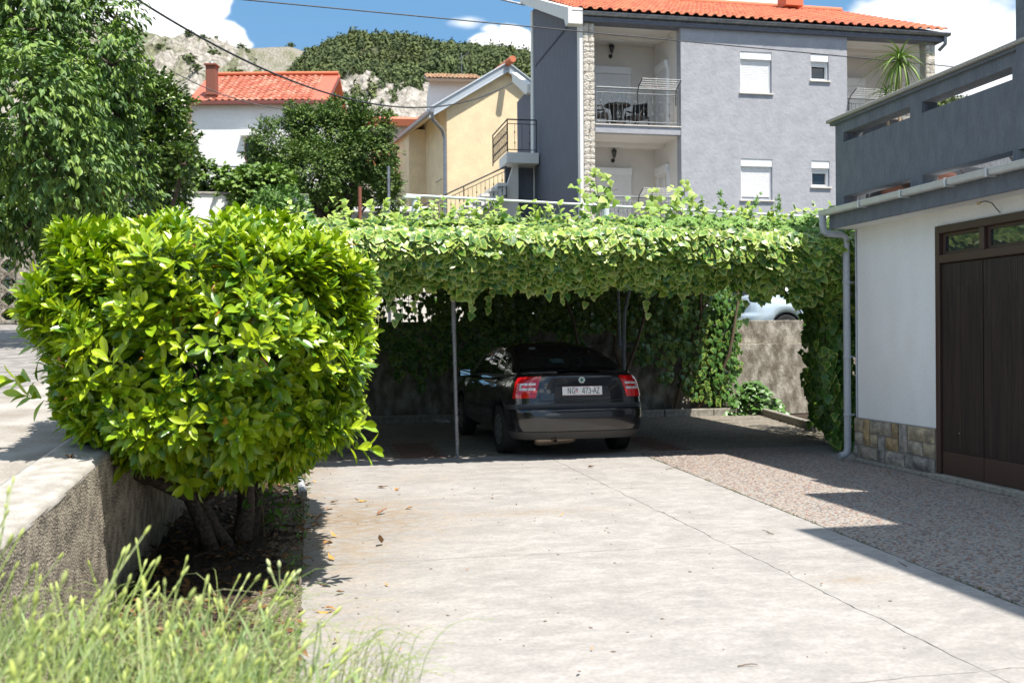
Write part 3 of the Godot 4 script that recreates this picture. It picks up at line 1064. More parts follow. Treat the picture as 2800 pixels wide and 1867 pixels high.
	# upper storey with its eaves, off to the side: it shades the drive in steps
	var pil := MB.new()
	bx.call(pil, 6.13, 6.6, 7.2, 7.72, 3.13, 4.62)
	part(g, "corner_pillar", pil, mats.parapet_grey)
	var up := MB.new()
	bx.call(up, 6.62, 12.5, -2.0, 7.7, 3.02, 5.75)
	part(g, "upper_wall", up, mats.parapet_grey)
	var ev := MB.new()
	bx.call(ev, 5.89, 12.9, 2.0, 6.38, 5.75, 5.9)
	part(g, "eave_slab", ev, mats.garage_white)
	var up2 := MB.new()
	bx.call(up2, 6.7, 12.5, -6.0, 3.5, 5.9, 8.3)
	part(g, "top_wall", up2, mats.parapet_grey)
	var ev2 := MB.new()
	bx.call(ev2, 5.56, 12.9, -7.0, 3.76, 8.3, 8.5)
	part(g, "roof_eave", ev2, mats.garage_white)
	# bare lamp holder on its cable above the door
	var lamp := thing("lamp_holder", "bare lamp holder on a short drooping cable over the garage doors", "lamp", Y(6.43, 8.35, 2.66), TH)
	var cb := MB.new()
	cb.tube([Vector3(0.02, 0.0, 0.0), Vector3(-0.02, 0.04, 0.0), Vector3(-0.05, 0.10, -0.03), Vector3(-0.06, 0.125, -0.10), Vector3(-0.06, 0.13, -0.17)], 0.005, 6)
	part(lamp, "cable", cb, mats.iron)
	var ho := MB.new()
	ho.lathe([Vector2(0, 0), Vector2(0.014, 0), Vector2(0.018, 0.03), Vector2(0.012, 0.05), Vector2(0, 0.05)], 10, Transform3D(Basis(Vector3.RIGHT, -1.9), Vector3(-0.06, 0.13, -0.17)))
	part(lamp, "socket", ho, mat("bakelite", Color(0.5, 0.42, 0.25), 0.5))

# ---------------------------------------------------------------- walls
func build_walls() -> void:
	# retaining wall of the road: rough face towards the drive, broad coping
	var w := thing("retaining_wall", "long rough rendered retaining wall with broad pale coping beside the road", "wall", Y(-1.12, 6.0), TH)
	var rows := []
	var f := noise(91, 2.2, 3)
	for i in 2:
		var row := PackedVector3Array()
		for j in 60:
			var b := lerpf(-2.0, 14.0, j / 59.0)
			row.append(Vector3(0.0, (-0.05 if i == 0 else road_h(b) + 0.02), -(b - 6.0)))
		rows.append(row)
	part(w, "face", MB.new().grid(rows, true), mats.render_rough)
	rows = []
	for p in [[0.001, -0.012], [-0.004, 0.014], [-0.03, 0.024], [-0.30, 0.026], [-0.33, 0.016], [-0.34, -0.05]]:
		var row := PackedVector3Array()
		for j in 60:
			var b := lerpf(-2.0, 14.0, j / 59.0)
			row.append(Vector3(p[0] + 0.006 * f.get_noise_2d(b, p[0] * 9), road_h(b) + p[1] + 0.02 + 0.004 * f.get_noise_2d(b, 5), -(b - 6.0)))
		rows.append(row)
	part(w, "coping", MB.new().grid(rows, false), mats.coping)
	var core := MB.new()
	core.prism(PackedVector2Array([Vector2(-8, -0.05), Vector2(8, -0.05), Vector2(8, road_h(14)), Vector2(-8, road_h(-2))]), 0.02, 0.3, Transform3D(Basis(Vector3(0, 0, -1), Vector3.UP, Vector3(-1, 0, 0)), Vector3(0, 0, 0)))
	part(w, "core", core, mats.kerb)
	# back wall of the carport: thick lower course, thinner upper course with a ledge
	var k := thing("back_wall", "low grey rendered wall closing the carport at the back", "wall", Y(4.0, 18.5), TH)
	part(k, "lower_course", MB.new().box(Vector3(0.8, 0.66, -0.2), Vector3(12.6, 1.42, 0.4), Basis.IDENTITY, 0.01), mats.wall_smooth)
	part(k, "upper_course", MB.new().box(Vector3(0.8, 1.60, -0.25), Vector3(12.6, 0.46, 0.28), Basis.IDENTITY, 0.01), mats.wall_smooth)
	part(k, "block", MB.new().box(Vector3(-1.55, 1.90, -0.25), Vector3(0.36, 0.14, 0.2), Basis.IDENTITY, 0.01), mats.wall_smooth)
	# kerb round the paving
	var kb := thing("garden_kerb", "low concrete kerb turning the corner of the carport paving", "kerb", Y(4.0, 18.0), TH)
	for j in 9:
		part(kb, "kerb_stone", MB.new().box(Vector3(-3.9 + j * 1.0, 0.05, 0), Vector3(0.99, 0.16, 0.09), Basis.IDENTITY, 0.012), mats.kerb)
	for j in 4:
		var t := (j + 0.5) / 4.0
		part(kb, "kerb_stone", MB.new().box(Vector3(lerpf(4.6, 3.93, t), 0.05, lerpf(0.0, 3.3, t)), Vector3(0.09, 0.15, 0.83), Basis(Vector3.UP, -0.2), 0.012), mats.kerb)
	# lattice block wall across the road
	var bw := thing("lattice_wall", "weathered concrete post and diamond lattice blocks beside the road", "wall", Y(-6.1, 23.6, road_h(23.6)), TH)
	part(bw, "gate_post", MB.new().box(Vector3(0.0, 0.92, 0), Vector3(0.34, 1.86, 0.34), Basis.IDENTITY, 0.015), mats.wall_smooth)
	for i in 5:
		for j in 4:
			var s := MB.new()
			var c := Vector3(-0.36 - j * 0.36, 0.2 + i * 0.36, 0)
			for q in 4:
				var an := q * PI / 2
				s.box(c + Vector3(cos(an), sin(an), 0) * 0.165, Vector3(0.03, 0.34, 0.12), Basis(Vector3.BACK, an))
				s.box(c + Vector3(cos(an + PI / 4), sin(an + PI / 4), 0) * 0.155, Vector3(0.06, 0.16, 0.12), Basis(Vector3.BACK, an + PI / 4))
			part(bw, "lattice_block", s, mats.wall_smooth)
	# wrought iron fence along the back street
	var fe := thing("iron_fence", "black wrought iron scroll fence behind the back wall", "fence", Y(2.2, 19.15, 1.35), TH)
	for h in [0.12, 0.85, 1.05]:
		part(fe, "rail", MB.new().box(Vector3(0, h, 0), Vector3(4.6, 0.03, 0.02)), mats.iron)
	for j in 38:
		var x := -2.25 + j * 0.12
		part(fe, "bar", MB.new().tube([Vector3(x, 0, 0.0), Vector3(x, 1.05, 0.0)], 0.008, 5), mats.iron)
	for j in 8:
		var s := MB.new()
		var pts := []
		for q in 14:
			var t := q / 13.0 * 4.6
			pts.append(Vector3(-2.0 + j * 0.56 + cos(t * 1.9) * 0.075 * (1 - q / 20.0), 0.95 + sin(t * 1.9) * 0.075 * (1 - q / 20.0), 0.01))
		s.tube(pts, 0.006, 4)
		part(fe, "scroll", s, mats.iron)
	# street paving behind the wall
	solo("back_street", sheet(-3, 14, 19.0, 24.0, 8, 4, func(_a, b): return 1.354 + 0.004 * (b - 19)), mats.apron, "pale paving of the back street", "", Vector3.ZERO, 0, "", "structure")

# ---------------------------------------------------------------- shared building pieces
func holed(s: MB, org: Callable, x0: float, x1: float, y0: float, y1: float, z0: float, z1: float, holes: Array) -> void:
	# a wall slab in x, y with rectangular openings [x0, x1, y0, y1]
	var ys := [y0, y1]
	for q in holes:
		ys.append(q[2])
		ys.append(q[3])
	ys.sort()
	for i in ys.size() - 1:
		if ys[i + 1] - ys[i] < 1e-4:
			continue
		var my: float = (ys[i] + ys[i + 1]) / 2
		var xs := [x0]
		var hs := holes.filter(func(q): return q[2] < my and q[3] > my)
		hs.sort_custom(func(p, q): return p[0] < q[0])
		for q in hs:
			xs.append(q[0])
			xs.append(q[1])
		xs.append(x1)
		for k in range(0, xs.size(), 2):
			if xs[k + 1] - xs[k] > 1e-4:
				s.box(org.call((xs[k] + xs[k + 1]) / 2, my, (z0 + z1) / 2), Vector3(xs[k + 1] - xs[k], ys[i + 1] - ys[i], absf(z1 - z0)))

func window_unit(parent: Node3D, c: Vector3, w: float, h: float, bs: Basis, shutter: float, sill := true, frame_mat: Material = null) -> Node3D:
	# c = middle of the bottom edge on the outer wall face, z outwards; shutter = share of the height that is let down
	var fm: Material = frame_mat if frame_mat else mats.pvc
	var o := Node3D.new()
	o.name = "window"
	parent.add_child(o, true)
	o.position = c
	o.basis = bs
	var zf := -0.14
	var bxh := 0.2 if shutter > 0 else 0.0
	var f := MB.new()
	for q in [[-w / 2 + 0.03, h / 2, 0.06, h], [w / 2 - 0.03, h / 2, 0.06, h]]:
		f.box(Vector3(q[0], q[1], zf), Vector3(q[2], q[3], 0.07), Basis.IDENTITY, 0.005)
	f.box(Vector3(0, 0.035, zf), Vector3(w - 0.12, 0.07, 0.068), Basis.IDENTITY, 0.005)
	f.box(Vector3(0, h - 0.035, zf), Vector3(w - 0.12, 0.07, 0.068), Basis.IDENTITY, 0.005)
	if w > 0.75:
		f.box(Vector3(0, h / 2, zf - 0.004), Vector3(0.07, h - 0.14, 0.06), Basis.IDENTITY, 0.005)
	part(o, "frame", f, fm)
	part(o, "pane", MB.new().box(Vector3(0, h / 2, zf - 0.015), Vector3(w - 0.12, h - 0.14, 0.012)), mats.window_dark)
	if bxh > 0:
		part(o, "shutter_box", MB.new().box(Vector3(0, h - bxh / 2, zf + 0.06), Vector3(w, bxh, 0.13), Basis.IDENTITY, 0.006), fm)
		var s := MB.new()
		var y := h - bxh
		var stop := h - bxh - (h - bxh - 0.03) * shutter
		while y > stop + 0.01:
			s.box(Vector3(0, y - 0.022, zf + 0.055), Vector3(w - 0.08, 0.041, 0.014), Basis(Vector3.RIGHT, 0.12), 0.004)
			y -= 0.045
		s.box(Vector3(0, y - 0.02, zf + 0.055), Vector3(w - 0.08, 0.035, 0.018), Basis.IDENTITY, 0.004)
		part(o, "shutter_slats", s, fm)
		for sx in [-1, 1]:
			part(o, "guide", MB.new().box(Vector3(sx * (w / 2 - 0.025), (h - bxh) / 2, zf + 0.055), Vector3(0.045, h - bxh, 0.04), Basis.IDENTITY, 0.004), fm)
	if sill:
		part(o, "sill", MB.new().box(Vector3(0, -0.025, -0.05), Vector3(w + 0.08, 0.04, 0.19), Basis.IDENTITY, 0.006), mats.limestone_sill if mats.has("limestone_sill") else mat("limestone_sill", Color(0.62, 0.58, 0.53), 0.7))
	return o

func railing(parent: Node3D, p0: Vector3, p1: Vector3, hgt: float, step: float, m: Material, ornaments := []) -> Node3D:
	var o := Node3D.new()
	o.name = "railing"
	parent.add_child(o, true)
	var up := Vector3.UP
	var dir := p1 - p0
	var len := dir.length()
	for q in [[hgt, 0.022], [hgt - 0.13, 0.012], [0.09, 0.014]]:
		part(o, "rail", MB.new().tube([p0 + up * q[0], p1 + up * q[0]], q[1], 8), m)
	var nposts := maxi(2, int(len / 1.3) + 1)
	for k in nposts:
		var p := p0 + dir * (float(k) / (nposts - 1))
		part(o, "post", MB.new().tube([p, p + up * hgt], 0.018, 8), m)
	var nb := int(len / step)
	var bm := MB.new()
	bm.tube([Vector3(0, 0.09, 0), Vector3(0, hgt - 0.13, 0)], 0.007, 5)
	var bm2 := MB.new()
	bm2.tube([Vector3(0, 0.09, 0), Vector3(0, hgt - 0.13, 0)], 0.007, 5)
	for y in [0.3, 0.62]:
		bm2.lathe([Vector2(0.007, y * hgt - 0.04), Vector2(0.02, y * hgt - 0.015), Vector2(0.02, y * hgt + 0.015), Vector2(0.007, y * hgt + 0.04)], 6)
	var A := bm.mesh()
	var B := bm2.mesh()
	for k in range(1, nb):
		var p := p0 + dir * (float(k) / nb)
		part(o, "baluster", B if k % 2 else A, m).position = p
	for t in ornaments:
		var s := MB.new()
		for sg in [-1.0, 1.0]:
			for fl in [-1.0, 1.0]:
				var pts := []
				for q in 12:
					var an := q / 11.0 * 4.4
					var r := 0.012 + q * 0.0045
					pts.append(p0 + dir * t + dir.normalized() * sg * (0.012 + r * sin(an)) + up * (hgt * 0.46 + fl * (0.08 + 0.012 * q - r * cos(an))))
				s.tube(pts, 0.006, 4)
		part(o, "scroll", s, m)
	return o

func tile_mesh(w: float, l: float, base: Color) -> ArrayMesh:
	# interlocking roman tile: a flat pan and a round roll, lower edge lifted; x across, z down the slope
	var s := MB.new()
	s.col = base
	var rows := []
	for q in [[-l * 0.55, 0.0], [l * 0.5, 0.035], [l * 0.5, 0.005]]:
		var row := PackedVector3Array()
		for p in [[-0.5, 0.012], [-0.42, 0.0], [-0.1, 0.0], [0.02, 0.03], [0.18, 0.055], [0.34, 0.055], [0.46, 0.03], [0.5, 0.012]]:
			row.append(Vector3(p[0] * w, p[1] + q[1], q[0]))
		rows.append(row)
	s.grid(rows)
	return s.mesh()

func tiled_roof(parent: Node3D, called: String, c: Transform3D, wide: float, slope_len: float, tw: float, tl: float, cols: Array, singles: int, noise_amt := 0.0) -> Node3D:
	# c: origin at the eave's left end, x along the eave, y up from the roof, z towards the eave (down the slope)
	var o := Node3D.new()
	o.name = called
	parent.add_child(o, true)
	o.transform = c
	var ms := []
	for q in cols:
		ms.append(tile_mesh(tw, tl, q))
	var rest := []
	for q in cols:
		rest.append([])
	var nx := int(round(wide / tw))
	var ny := int(ceil(slope_len / tl))
	var done := 0
	for i in ny:
		for j in nx:
			var k := rng.randi() % cols.size()
			var t := Transform3D(Basis.from_euler(Vector3(rr(-0.01, 0.01), rr(-0.02, 0.02), 0)), Vector3((j + 0.5) * wide / nx, 0.02 + rr(0, noise_amt), -(i + 0.5) * tl))
			if done < singles:
				part(o, "tile", ms[k], mats.painted_tile).transform = t
				done += 1
			else:
				rest[k].append(t)
	for k in cols.size():
		if rest[k]:
			multi(o, "tiles", ms[k], mats.painted_tile, rest[k])
	return o

func wall_lantern(label: String, at: Vector3, turn: float) -> void:
	var o := thing("wall_lantern", label, "lamp", at, turn, "black wall lanterns of the grey house")
	part(o, "wall_plate", MB.new().lathe([Vector2(0, 0), Vector2(0.06, 0), Vector2(0.05, 0.03), Vector2(0, 0.03)], 10, Transform3D(Basis(Vector3.RIGHT, PI / 2), Vector3(0, -0.13, 0))), mats.iron)
	part(o, "arm", MB.new().tube([Vector3(0, -0.13, 0.02), Vector3(0, -0.17, 0.08), Vector3(0, -0.12, 0.13), Vector3(0, -0.05, 0.13)], 0.012, 6), mats.iron)
	part(o, "lantern_glass", MB.new().lathe([Vector2(0.03, -0.05), Vector2(0.065, 0.11)], 6, Transform3D(Basis.IDENTITY, Vector3(0, 0, 0.13))), mats.glass)
	var f := MB.new()
	for k in 6:
		var a := TAU * k / 6
		f.tube([Vector3(cos(a) * 0.035, -0.05, 0.13 + sin(a) * 0.035), Vector3(cos(a) * 0.07, 0.11, 0.13 + sin(a) * 0.07)], 0.006, 4)
	f.lathe([Vector2(0.0, -0.08), Vector2(0.03, -0.06), Vector2(0.04, -0.05), Vector2(0, -0.045)], 8, Transform3D(Basis.IDENTITY, Vector3(0, 0, 0.13)))
	part(o, "cage", f, mats.iron)
	part(o, "cap", MB.new().lathe([Vector2(0.085, 0.11), Vector2(0.06, 0.15), Vector2(0.03, 0.17), Vector2(0.012, 0.20), Vector2(0, 0.24)], 8, Transform3D(Basis.IDENTITY, Vector3(0, 0, 0.13))), mats.iron)

func drying_rack(label: String, at: Vector3, turn: float, wd: float, pegs: bool) -> void:
	var o := thing("drying_rack", label, "clothes rack", at, turn, "clothes racks hooked on the balcony railings")
	for sx in [0.0, wd]:
		part(o, "arm", MB.new().tube([Vector3(sx, -0.35, 0.02), Vector3(sx, 0.0, 0.03), Vector3(sx, 0.10, 0.14), Vector3(sx, 0.22, 0.42)], 0.014, 6), mats.iron)
	for k in 5:
		var t := k / 4.0
		part(o, "wire", MB.new().tube([Vector3(0, 0.08 + 0.14 * t, 0.10 + 0.32 * t), Vector3(wd, 0.08 + 0.14 * t, 0.10 + 0.32 * t)], 0.006, 5), mats.pvc)
	if pegs:
		for k in 5:
			part(o, "peg", MB.new().box(Vector3(wd * (0.2 + 0.12 * k), 0.06, 0.14 + 0.05 * (k % 3)), Vector3(0.012, 0.09, 0.014), Basis(Vector3.RIGHT, 0.2 * (k % 2))), mat("peg", Color(0.6, 0.42, 0.38), 0.6))

func rattan_chair(label: String, at: Vector3, turn: float) -> void:
	var o := thing("rattan_chair", label, "chair", at, turn, "dark rattan chairs on the upper balcony")
	var m := mat("rattan", Color(0.018, 0.016, 0.015), 0.7, {"bump": texs.grain, "depth": 0.5, "scale": 4.0})
	part(o, "seat", MB.new().box(Vector3(0, 0.42, 0), Vector3(0.5, 0.07, 0.5), Basis.IDENTITY, 0.02), m)
	var rows := []
	for i in 6:
		var row := PackedVector3Array()
		for j in 9:
			var t := lerpf(-1.1, 1.1, j / 8.0)
			row.append(Vector3(sin(t) * (0.30 - 0.02 * i / 5.0), 0.40 + i * 0.09, -cos(t) * 0.27 - 0.02 * i / 5.0))
		rows.append(row)
	part(o, "backrest", MB.new().grid(rows), m)
	for q in [[-1, -1], [1, -1], [-1, 1], [1, 1]]:
		part(o, "leg", MB.new().tube([Vector3(q[0] * 0.22, 0.4, q[1] * 0.22), Vector3(q[0] * 0.24, 0.0, q[1] * 0.24)], [0.022, 0.016], 6), m)
	for sx in [-1, 1]:
		part(o, "armrest", MB.new().tube([Vector3(sx * 0.27, 0.62, -0.12), Vector3(sx * 0.28, 0.63, 0.1), Vector3(sx * 0.26, 0.42, 0.2)], 0.025, 6), m)

# ---------------------------------------------------------------- grey apartment house
func build_grey_house() -> void:
	mat("painted_tile", Color(1, 1, 1), 0.75, {"vc": 1, "tex": tex_mix("tilew", 256, Color(0.8, 0.78, 0.76), Color(1, 1, 1), 0.03, 4, 0.1, 0.15), "scale": 0.7, "world": true})
	var G := thing("grey_house", "three storey grey rendered house with red tiled roof and recessed balconies", "house", Y(6.88, 24.7, 1.3), TH)
	var L := func(a: float, h: float, z: float) -> Vector3: return Vector3(a - 6.88, h - 1.3, -(z - 24.7))
	var S := func(s: MB, a0: float, a1: float, b0: float, b1: float, h0: float, h1: float, bev := 0.0):
		s.box(L.call((a0 + a1) / 2, (h0 + h1) / 2, (b0 + b1) / 2), Vector3(a1 - a0, h1 - h0, b1 - b0), Basis.IDENTITY, bev)
	var BK := 26.8
	# middle facade
	var f := MB.new()
	holed(f, L, 9.6, 14.38, 1.3, 9.66, 24.7, 25.0, [[11.27, 12.17, 8.0, 9.09], [13.31, 13.84, 8.41, 9.12], [11.27, 12.17, 5.15, 6.24], [13.31, 13.84, 5.54, 6.24], [11.0, 12.3, 2.2, 3.4]])
	part(G, "facade", f, mats.house_grey)
	var inn := MB.new()
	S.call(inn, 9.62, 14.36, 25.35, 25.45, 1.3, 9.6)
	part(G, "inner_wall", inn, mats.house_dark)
	var fb := Basis.IDENTITY
	window_unit(G, L.call(11.72, 8.0, 24.7), 0.9, 1.09, fb, 1.0)
	window_unit(G, L.call(13.575, 8.41, 24.7), 0.53, 0.71, fb, 0.12)
	window_unit(G, L.call(11.72, 5.15, 24.7), 0.9, 1.09, fb, 0.90)
	window_unit(G, L.call(13.575, 5.54, 24.7), 0.53, 0.70, fb, 0.12)
	# side wall facing the stairs, white corner trims
	var sd := MB.new()
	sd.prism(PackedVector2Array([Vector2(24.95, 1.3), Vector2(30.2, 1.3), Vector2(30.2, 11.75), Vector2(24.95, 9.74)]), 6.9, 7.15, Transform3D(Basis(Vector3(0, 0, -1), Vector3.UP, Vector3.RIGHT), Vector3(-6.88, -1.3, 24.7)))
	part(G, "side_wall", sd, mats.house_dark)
	var tr := MB.new()
	S.call(tr, 6.86, 6.96, 24.72, 24.95, 1.3, 9.6)
	S.call(tr, 6.86, 7.2, 30.2, 30.45, 1.3, 11.7)
	part(G, "corner_trim", tr, mats.house_white)
	# slabs, ceilings, recess walls
	for bay in [[7.26, 9.6], [14.38, 16.77]]:
		for h in [[6.81, 7.0], [3.98, 4.18]]:
			var sl := MB.new()
			S.call(sl, bay[0] + 0.002, bay[1] - 0.002, 24.72, 24.92, h[0], h[1])
			part(G, "balcony_edge", sl, mats.house_grey)
		var fl := MB.new()
		for h in [[6.81, 7.0], [3.98, 4.18], [9.70, 9.86]]:
			S.call(fl, bay[0], bay[1], 24.92, BK, h[0], h[1])
		S.call(fl, bay[0] + 0.01, bay[1] - 0.01, 25.9, 26.1, 9.60, 9.70)
		S.call(fl, bay[0] + 0.01, bay[1] - 0.01, 25.9, 26.1, 6.71, 6.81)
		S.call(fl, bay[0], bay[1], BK, BK + 0.2, 1.3, 9.86)
		S.call(fl, bay[1] - 0.002 if bay[0] < 10 else bay[1] - 0.02, bay[1] + 0.2 if bay[0] < 10 else bay[1] + 0.1, 25.0, BK + 0.2, 1.3, 9.86)
		S.call(fl, bay[0] - 0.11 if bay[0] < 10 else bay[0] - 0.2, bay[0] + 0.002, 25.0 if bay[0] > 10 else 24.95, BK + 0.2, 1.3, 9.86)
		part(G, "balcony_recess", fl, mats.balcony_cream)
		for h in [7.0, 4.18]:
			var ti := MB.new()
			S.call(ti, bay[0], bay[1], 24.69, 24.98, h, h + 0.03, 0.004)
			part(G, "balcony_sill", ti, mat("limestone_sill", Color(0.62, 0.58, 0.53), 0.7))
		for h in [7.0, 4.18]:
			railing(G, L.call(bay[0] + 0.05, h + 0.03, 24.78), L.call(bay[1] - 0.06, h + 0.03, 24.78), 0.96, 0.115, mats.iron_grey, [0.27, 0.73])
			var cx: float = bay[0] + (0.75 if bay[0] < 10 else 0.85)
			window_unit(G, L.call(cx, h + 0.02, BK - 0.02) + Vector3(0, 0, 0.16), 1.75, 2.05, fb, 1.0, false)
			if bay[0] < 10:
				window_unit(G, L.call(bay[1] - 0.01, h + 0.02, 26.0) + Vector3(-0.13, 0, 0), 0.85, 2.0, Basis(Vector3.UP, -PI / 2), 1.0 if h > 6 else 0.02, false)
	# stone pillars: mortar core and hewn blocks
	for q in [[6.95, 7.25], [16.78, 17.06]]:
		var core := MB.new()
		S.call(core, q[0] + 0.01, q[1] - 0.01, 24.72, 25.1, 1.3, 9.62)
		var po := part(G, "stone_pillar", core, mats.mortar)
		var h := 3.6
		var odd := false
		while h < 9.5:
			var hh := rr(0.20, 0.30)
			if h + hh > 9.6:
				hh = 9.6 - h
			var cut = rr(0.40, 0.6) * (q[1] - q[0])
			var pieces := [[q[0], q[1]]] if odd and rng.randf() < 0.55 else [[q[0], q[0] + cut], [q[0] + cut, q[1]]]
			for pc in pieces:
				var split: bool = rng.randf() < 0.5 and hh > 0.22
				for e in ([[h, h + hh * 0.5], [h + hh * 0.5, h + hh]] if split else [[h, h + hh]]):
					var s := MB.new()
					var rows := []
					for i in 4:
						var row := PackedVector3Array()
						for j in 4:
							var ed: bool = i == 0 or j == 0 or i == 3 or j == 3
							row.append(L.call(lerpf(pc[0] + 0.005, pc[1] - 0.005, j / 3.0), lerpf(e[0] + 0.005, e[1] - 0.005, i / 3.0), 24.7 - (0.0 if ed else rr(0.006, 0.018))))
						rows.append(row)
					s.grid(rows)
					S.call(s, pc[0] + 0.005, pc[1] - 0.005, 24.70, 24.76, e[0] + 0.005, e[1] - 0.005)
					part(po, "stone", s, mats.limestone)
			h += hh
			odd = not odd
	# eave board, gutter with joints, roof with tiles
	var eb := MB.new()
	S.call(eb, 6.88, 17.25, 24.6, 24.98, 9.62, 9.70)
	S.call(eb, 6.9, 17.2, 24.98, 30.0, 9.86, 9.95)
	part(G, "eave_board", eb, mats.house_dark)
	var gu := MB.new()
	var gp := []
	for e in [6.6, 17.4]:
		var row := PackedVector3Array()
		for k in 9:
			var t := PI + PI * k / 8.0
			row.append(L.call(e, 9.84 + sin(t) * 0.085, 24.56 + cos(t) * 0.085))
		gp.append(row)
	gu.grid(gp, true)
	S.call(gu, 17.39, 17.40, 24.47, 24.65, 9.76, 9.85)
	S.call(gu, 6.6, 17.4, 24.645, 24.66, 9.66, 9.86)
	var go := part(G, "gutter", gu, mats.zinc)
	for k in 15:
		var jt := MB.new()
		var a := 6.9 + k * 0.74
		var ring := []
		for e in [a, a + 0.035]:
			var row := PackedVector3Array()
			for q in 9:
				var t := PI + PI * q / 8.0
				row.append(L.call(e, 9.84 + sin(t) * 0.092, 24.56 + cos(t) * 0.092))
			ring.append(row)
		jt.grid(ring, true)
		part(go, "gutter_joint", jt, mats.zinc)
	part(G, "gutter_outlet", MB.new().tube([L.call(17.28, 9.80, 24.56), L.call(17.28, 9.55, 24.56), L.call(17.22, 9.42, 24.75)], 0.05, 8), mats.zinc)
	var pitch := atan2(2.35, 5.75)
	var rb := Basis(Vector3.RIGHT, pitch)
	var deck := MB.new()
	deck.box(L.call(12.0, 9.88, 24.58) + rb * Vector3(0, -0.06, -3.15), Vector3(10.7, 0.08, 6.3), rb)
	part(G, "roof_deck", deck, mats.house_dark)
	tiled_roof(G, "tiled_roof", Transform3D(rb, L.call(6.66, 9.90, 24.58)), 10.7, 6.25, 0.26, 0.34, [Color(0.58, 0.165, 0.08), Color(0.62, 0.20, 0.10), Color(0.53, 0.145, 0.075)], 290)
	var rd := MB.new()
	var rp := []
	for k in 28:
		rp.append(L.call(6.6 + k * 0.4, 12.30, 30.25))
	rd.tube(rp, 0.12, 8)
	part(G, "ridge_tiles", rd, mats.tile_red)
	var ch := MB.new()
	S.call(ch, 15.0, 15.6, 29.4, 30.0, 12.1, 12.62)
	part(G, "chimney", ch, mats.tile_red)
	# white verge board of the gable
	var vb := MB.new()
	vb.prism(PackedVector2Array([Vector2(24.48, 9.50), Vector2(24.75, 9.50), Vector2(24.9, 9.72), Vector2(30.35, 11.95), Vector2(30.35, 12.22), Vector2(24.48, 9.90)]), 6.5, 6.88, Transform3D(Basis(Vector3(0, 0, -1), Vector3.UP, Vector3.RIGHT), Vector3(-6.88, -1.3, 24.7)))
	part(G, "verge_board", vb, mats.house_white)
	# lower wing behind
	var wg := MB.new()
	S.call(wg, 6.95, 9.0, 30.5, 33.0, 1.3, 9.5)
	part(G, "rear_wing", wg, mats.house_dark)
	var wv := MB.new()
	wv.prism(PackedVector2Array([Vector2(30.6, 9.25), Vector2(30.9, 9.25), Vector2(33, 10.2), Vector2(33, 10.5), Vector2(30.6, 9.5)]), 6.78, 6.95, Transform3D(Basis(Vector3(0, 0, -1), Vector3.UP, Vector3.RIGHT), Vector3(-6.88, -1.3, 24.7)))
	S.call(wv, 6.88, 6.96, 30.46, 30.6, 1.3, 9.3)
	part(G, "rear_verge", wv, mats.house_white)
	# entrance landing and the outside stair
	var ld := MB.new()
	S.call(ld, 5.86, 6.86, 29.4, 30.6, 6.80, 7.12, 0.01)
	part(G, "landing", ld, mats.house_white)
	var und := MB.new()
	S.call(und, 6.0, 6.84, 30.2, 30.5, 1.3, 6.9)
	part(G, "stair_wall", und, mats.house_dark)
	railing(G, L.call(5.90, 7.12, 29.46), L.call(6.80, 7.12, 29.46), 1.0, 0.22, mats.iron)
	railing(G, L.call(5.90, 7.12, 31.9), L.call(5.90, 7.12, 29.46), 1.0, 0.12, mats.iron)
	var nst := 22
	for k in nst:
		var st := MB.new()
		var a1 := 5.86 - k * 0.26
		var h1 := 6.20 - k * 0.165
		S.call(st, a1 - 0.26, a1, 29.45, 30.5, h1 - 0.10, h1)
		part(G, "step", st, mats.house_white)
	var str_ := MB.new()
	str_.prism(PackedVector2Array([Vector2(5.86, 6.15), Vector2(5.86, 5.8), Vector2(5.86 - nst * 0.26, 5.8 - nst * 0.165), Vector2(5.86 - nst * 0.26, 6.10 - nst * 0.165)]), 29.5, 30.4, Transform3D(Basis(Vector3.RIGHT, Vector3.UP, Vector3(0, 0, -1)), Vector3(-6.88, -1.3, 24.7)))
	part(G, "stair_slab", str_, mats.house_white)
	var cw := MB.new()
	cw.prism(PackedVector2Array([Vector2(6.3, 1.3), Vector2(6.3, 6.8), Vector2(6.15, 6.8), Vector2(5.86, 5.9), Vector2(2.2, 3.6), Vector2(2.2, 1.3)]), 29.8, 30.0, Transform3D(Basis(Vector3.RIGHT, Vector3.UP, Vector3(0, 0, -1)), Vector3(-6.88, -1.3, 24.7)))
	part(G, "stair_side_wall", cw, mats.balcony_cream)
	railing(G, L.call(5.86, 5.75, 29.48), L.call(5.86 - 10 * 0.26, 5.75 - 10 * 0.125, 29.48), 0.95, 0.14, mats.iron)
	# antenna arm on the gable
	part(G, "antenna", MB.new().tube([L.call(6.6, 11.78, 30.0), L.call(5.6, 11.95, 30.0)], 0.03, 6), mats.zinc)
	# things of the balconies
	var wz := func(a, h, b): return Y(a, b, h)
	wall_lantern("black wall lantern on the upper balcony beside the corner pillar", wz.call(8.33, 9.52, BK), TH)
	wall_lantern("black wall lantern on the lower balcony above the vine", wz.call(8.38, 6.60, BK), TH)
	wall_lantern("black wall lantern on the far balcony behind the potted plant", wz.call(14.60, 9.3, BK), TH)
	drying_rack("folding clothes rack with pegs on the upper railing", wz.call(8.42, 7.93, 24.76), TH, 1.05, true)
	drying_rack("folding clothes rack on the lower railing behind the vine", wz.call(8.42, 5.12, 24.76), TH, 1.05, false)
	drying_rack("folding clothes rack on the far balcony railing behind the plant", wz.call(14.45, 7.93, 24.76), TH, 1.25, false)
	rattan_chair("dark rattan chair next to the stone pillar on the upper balcony", wz.call(7.62, 7.02, 25.6), TH + 1.2)
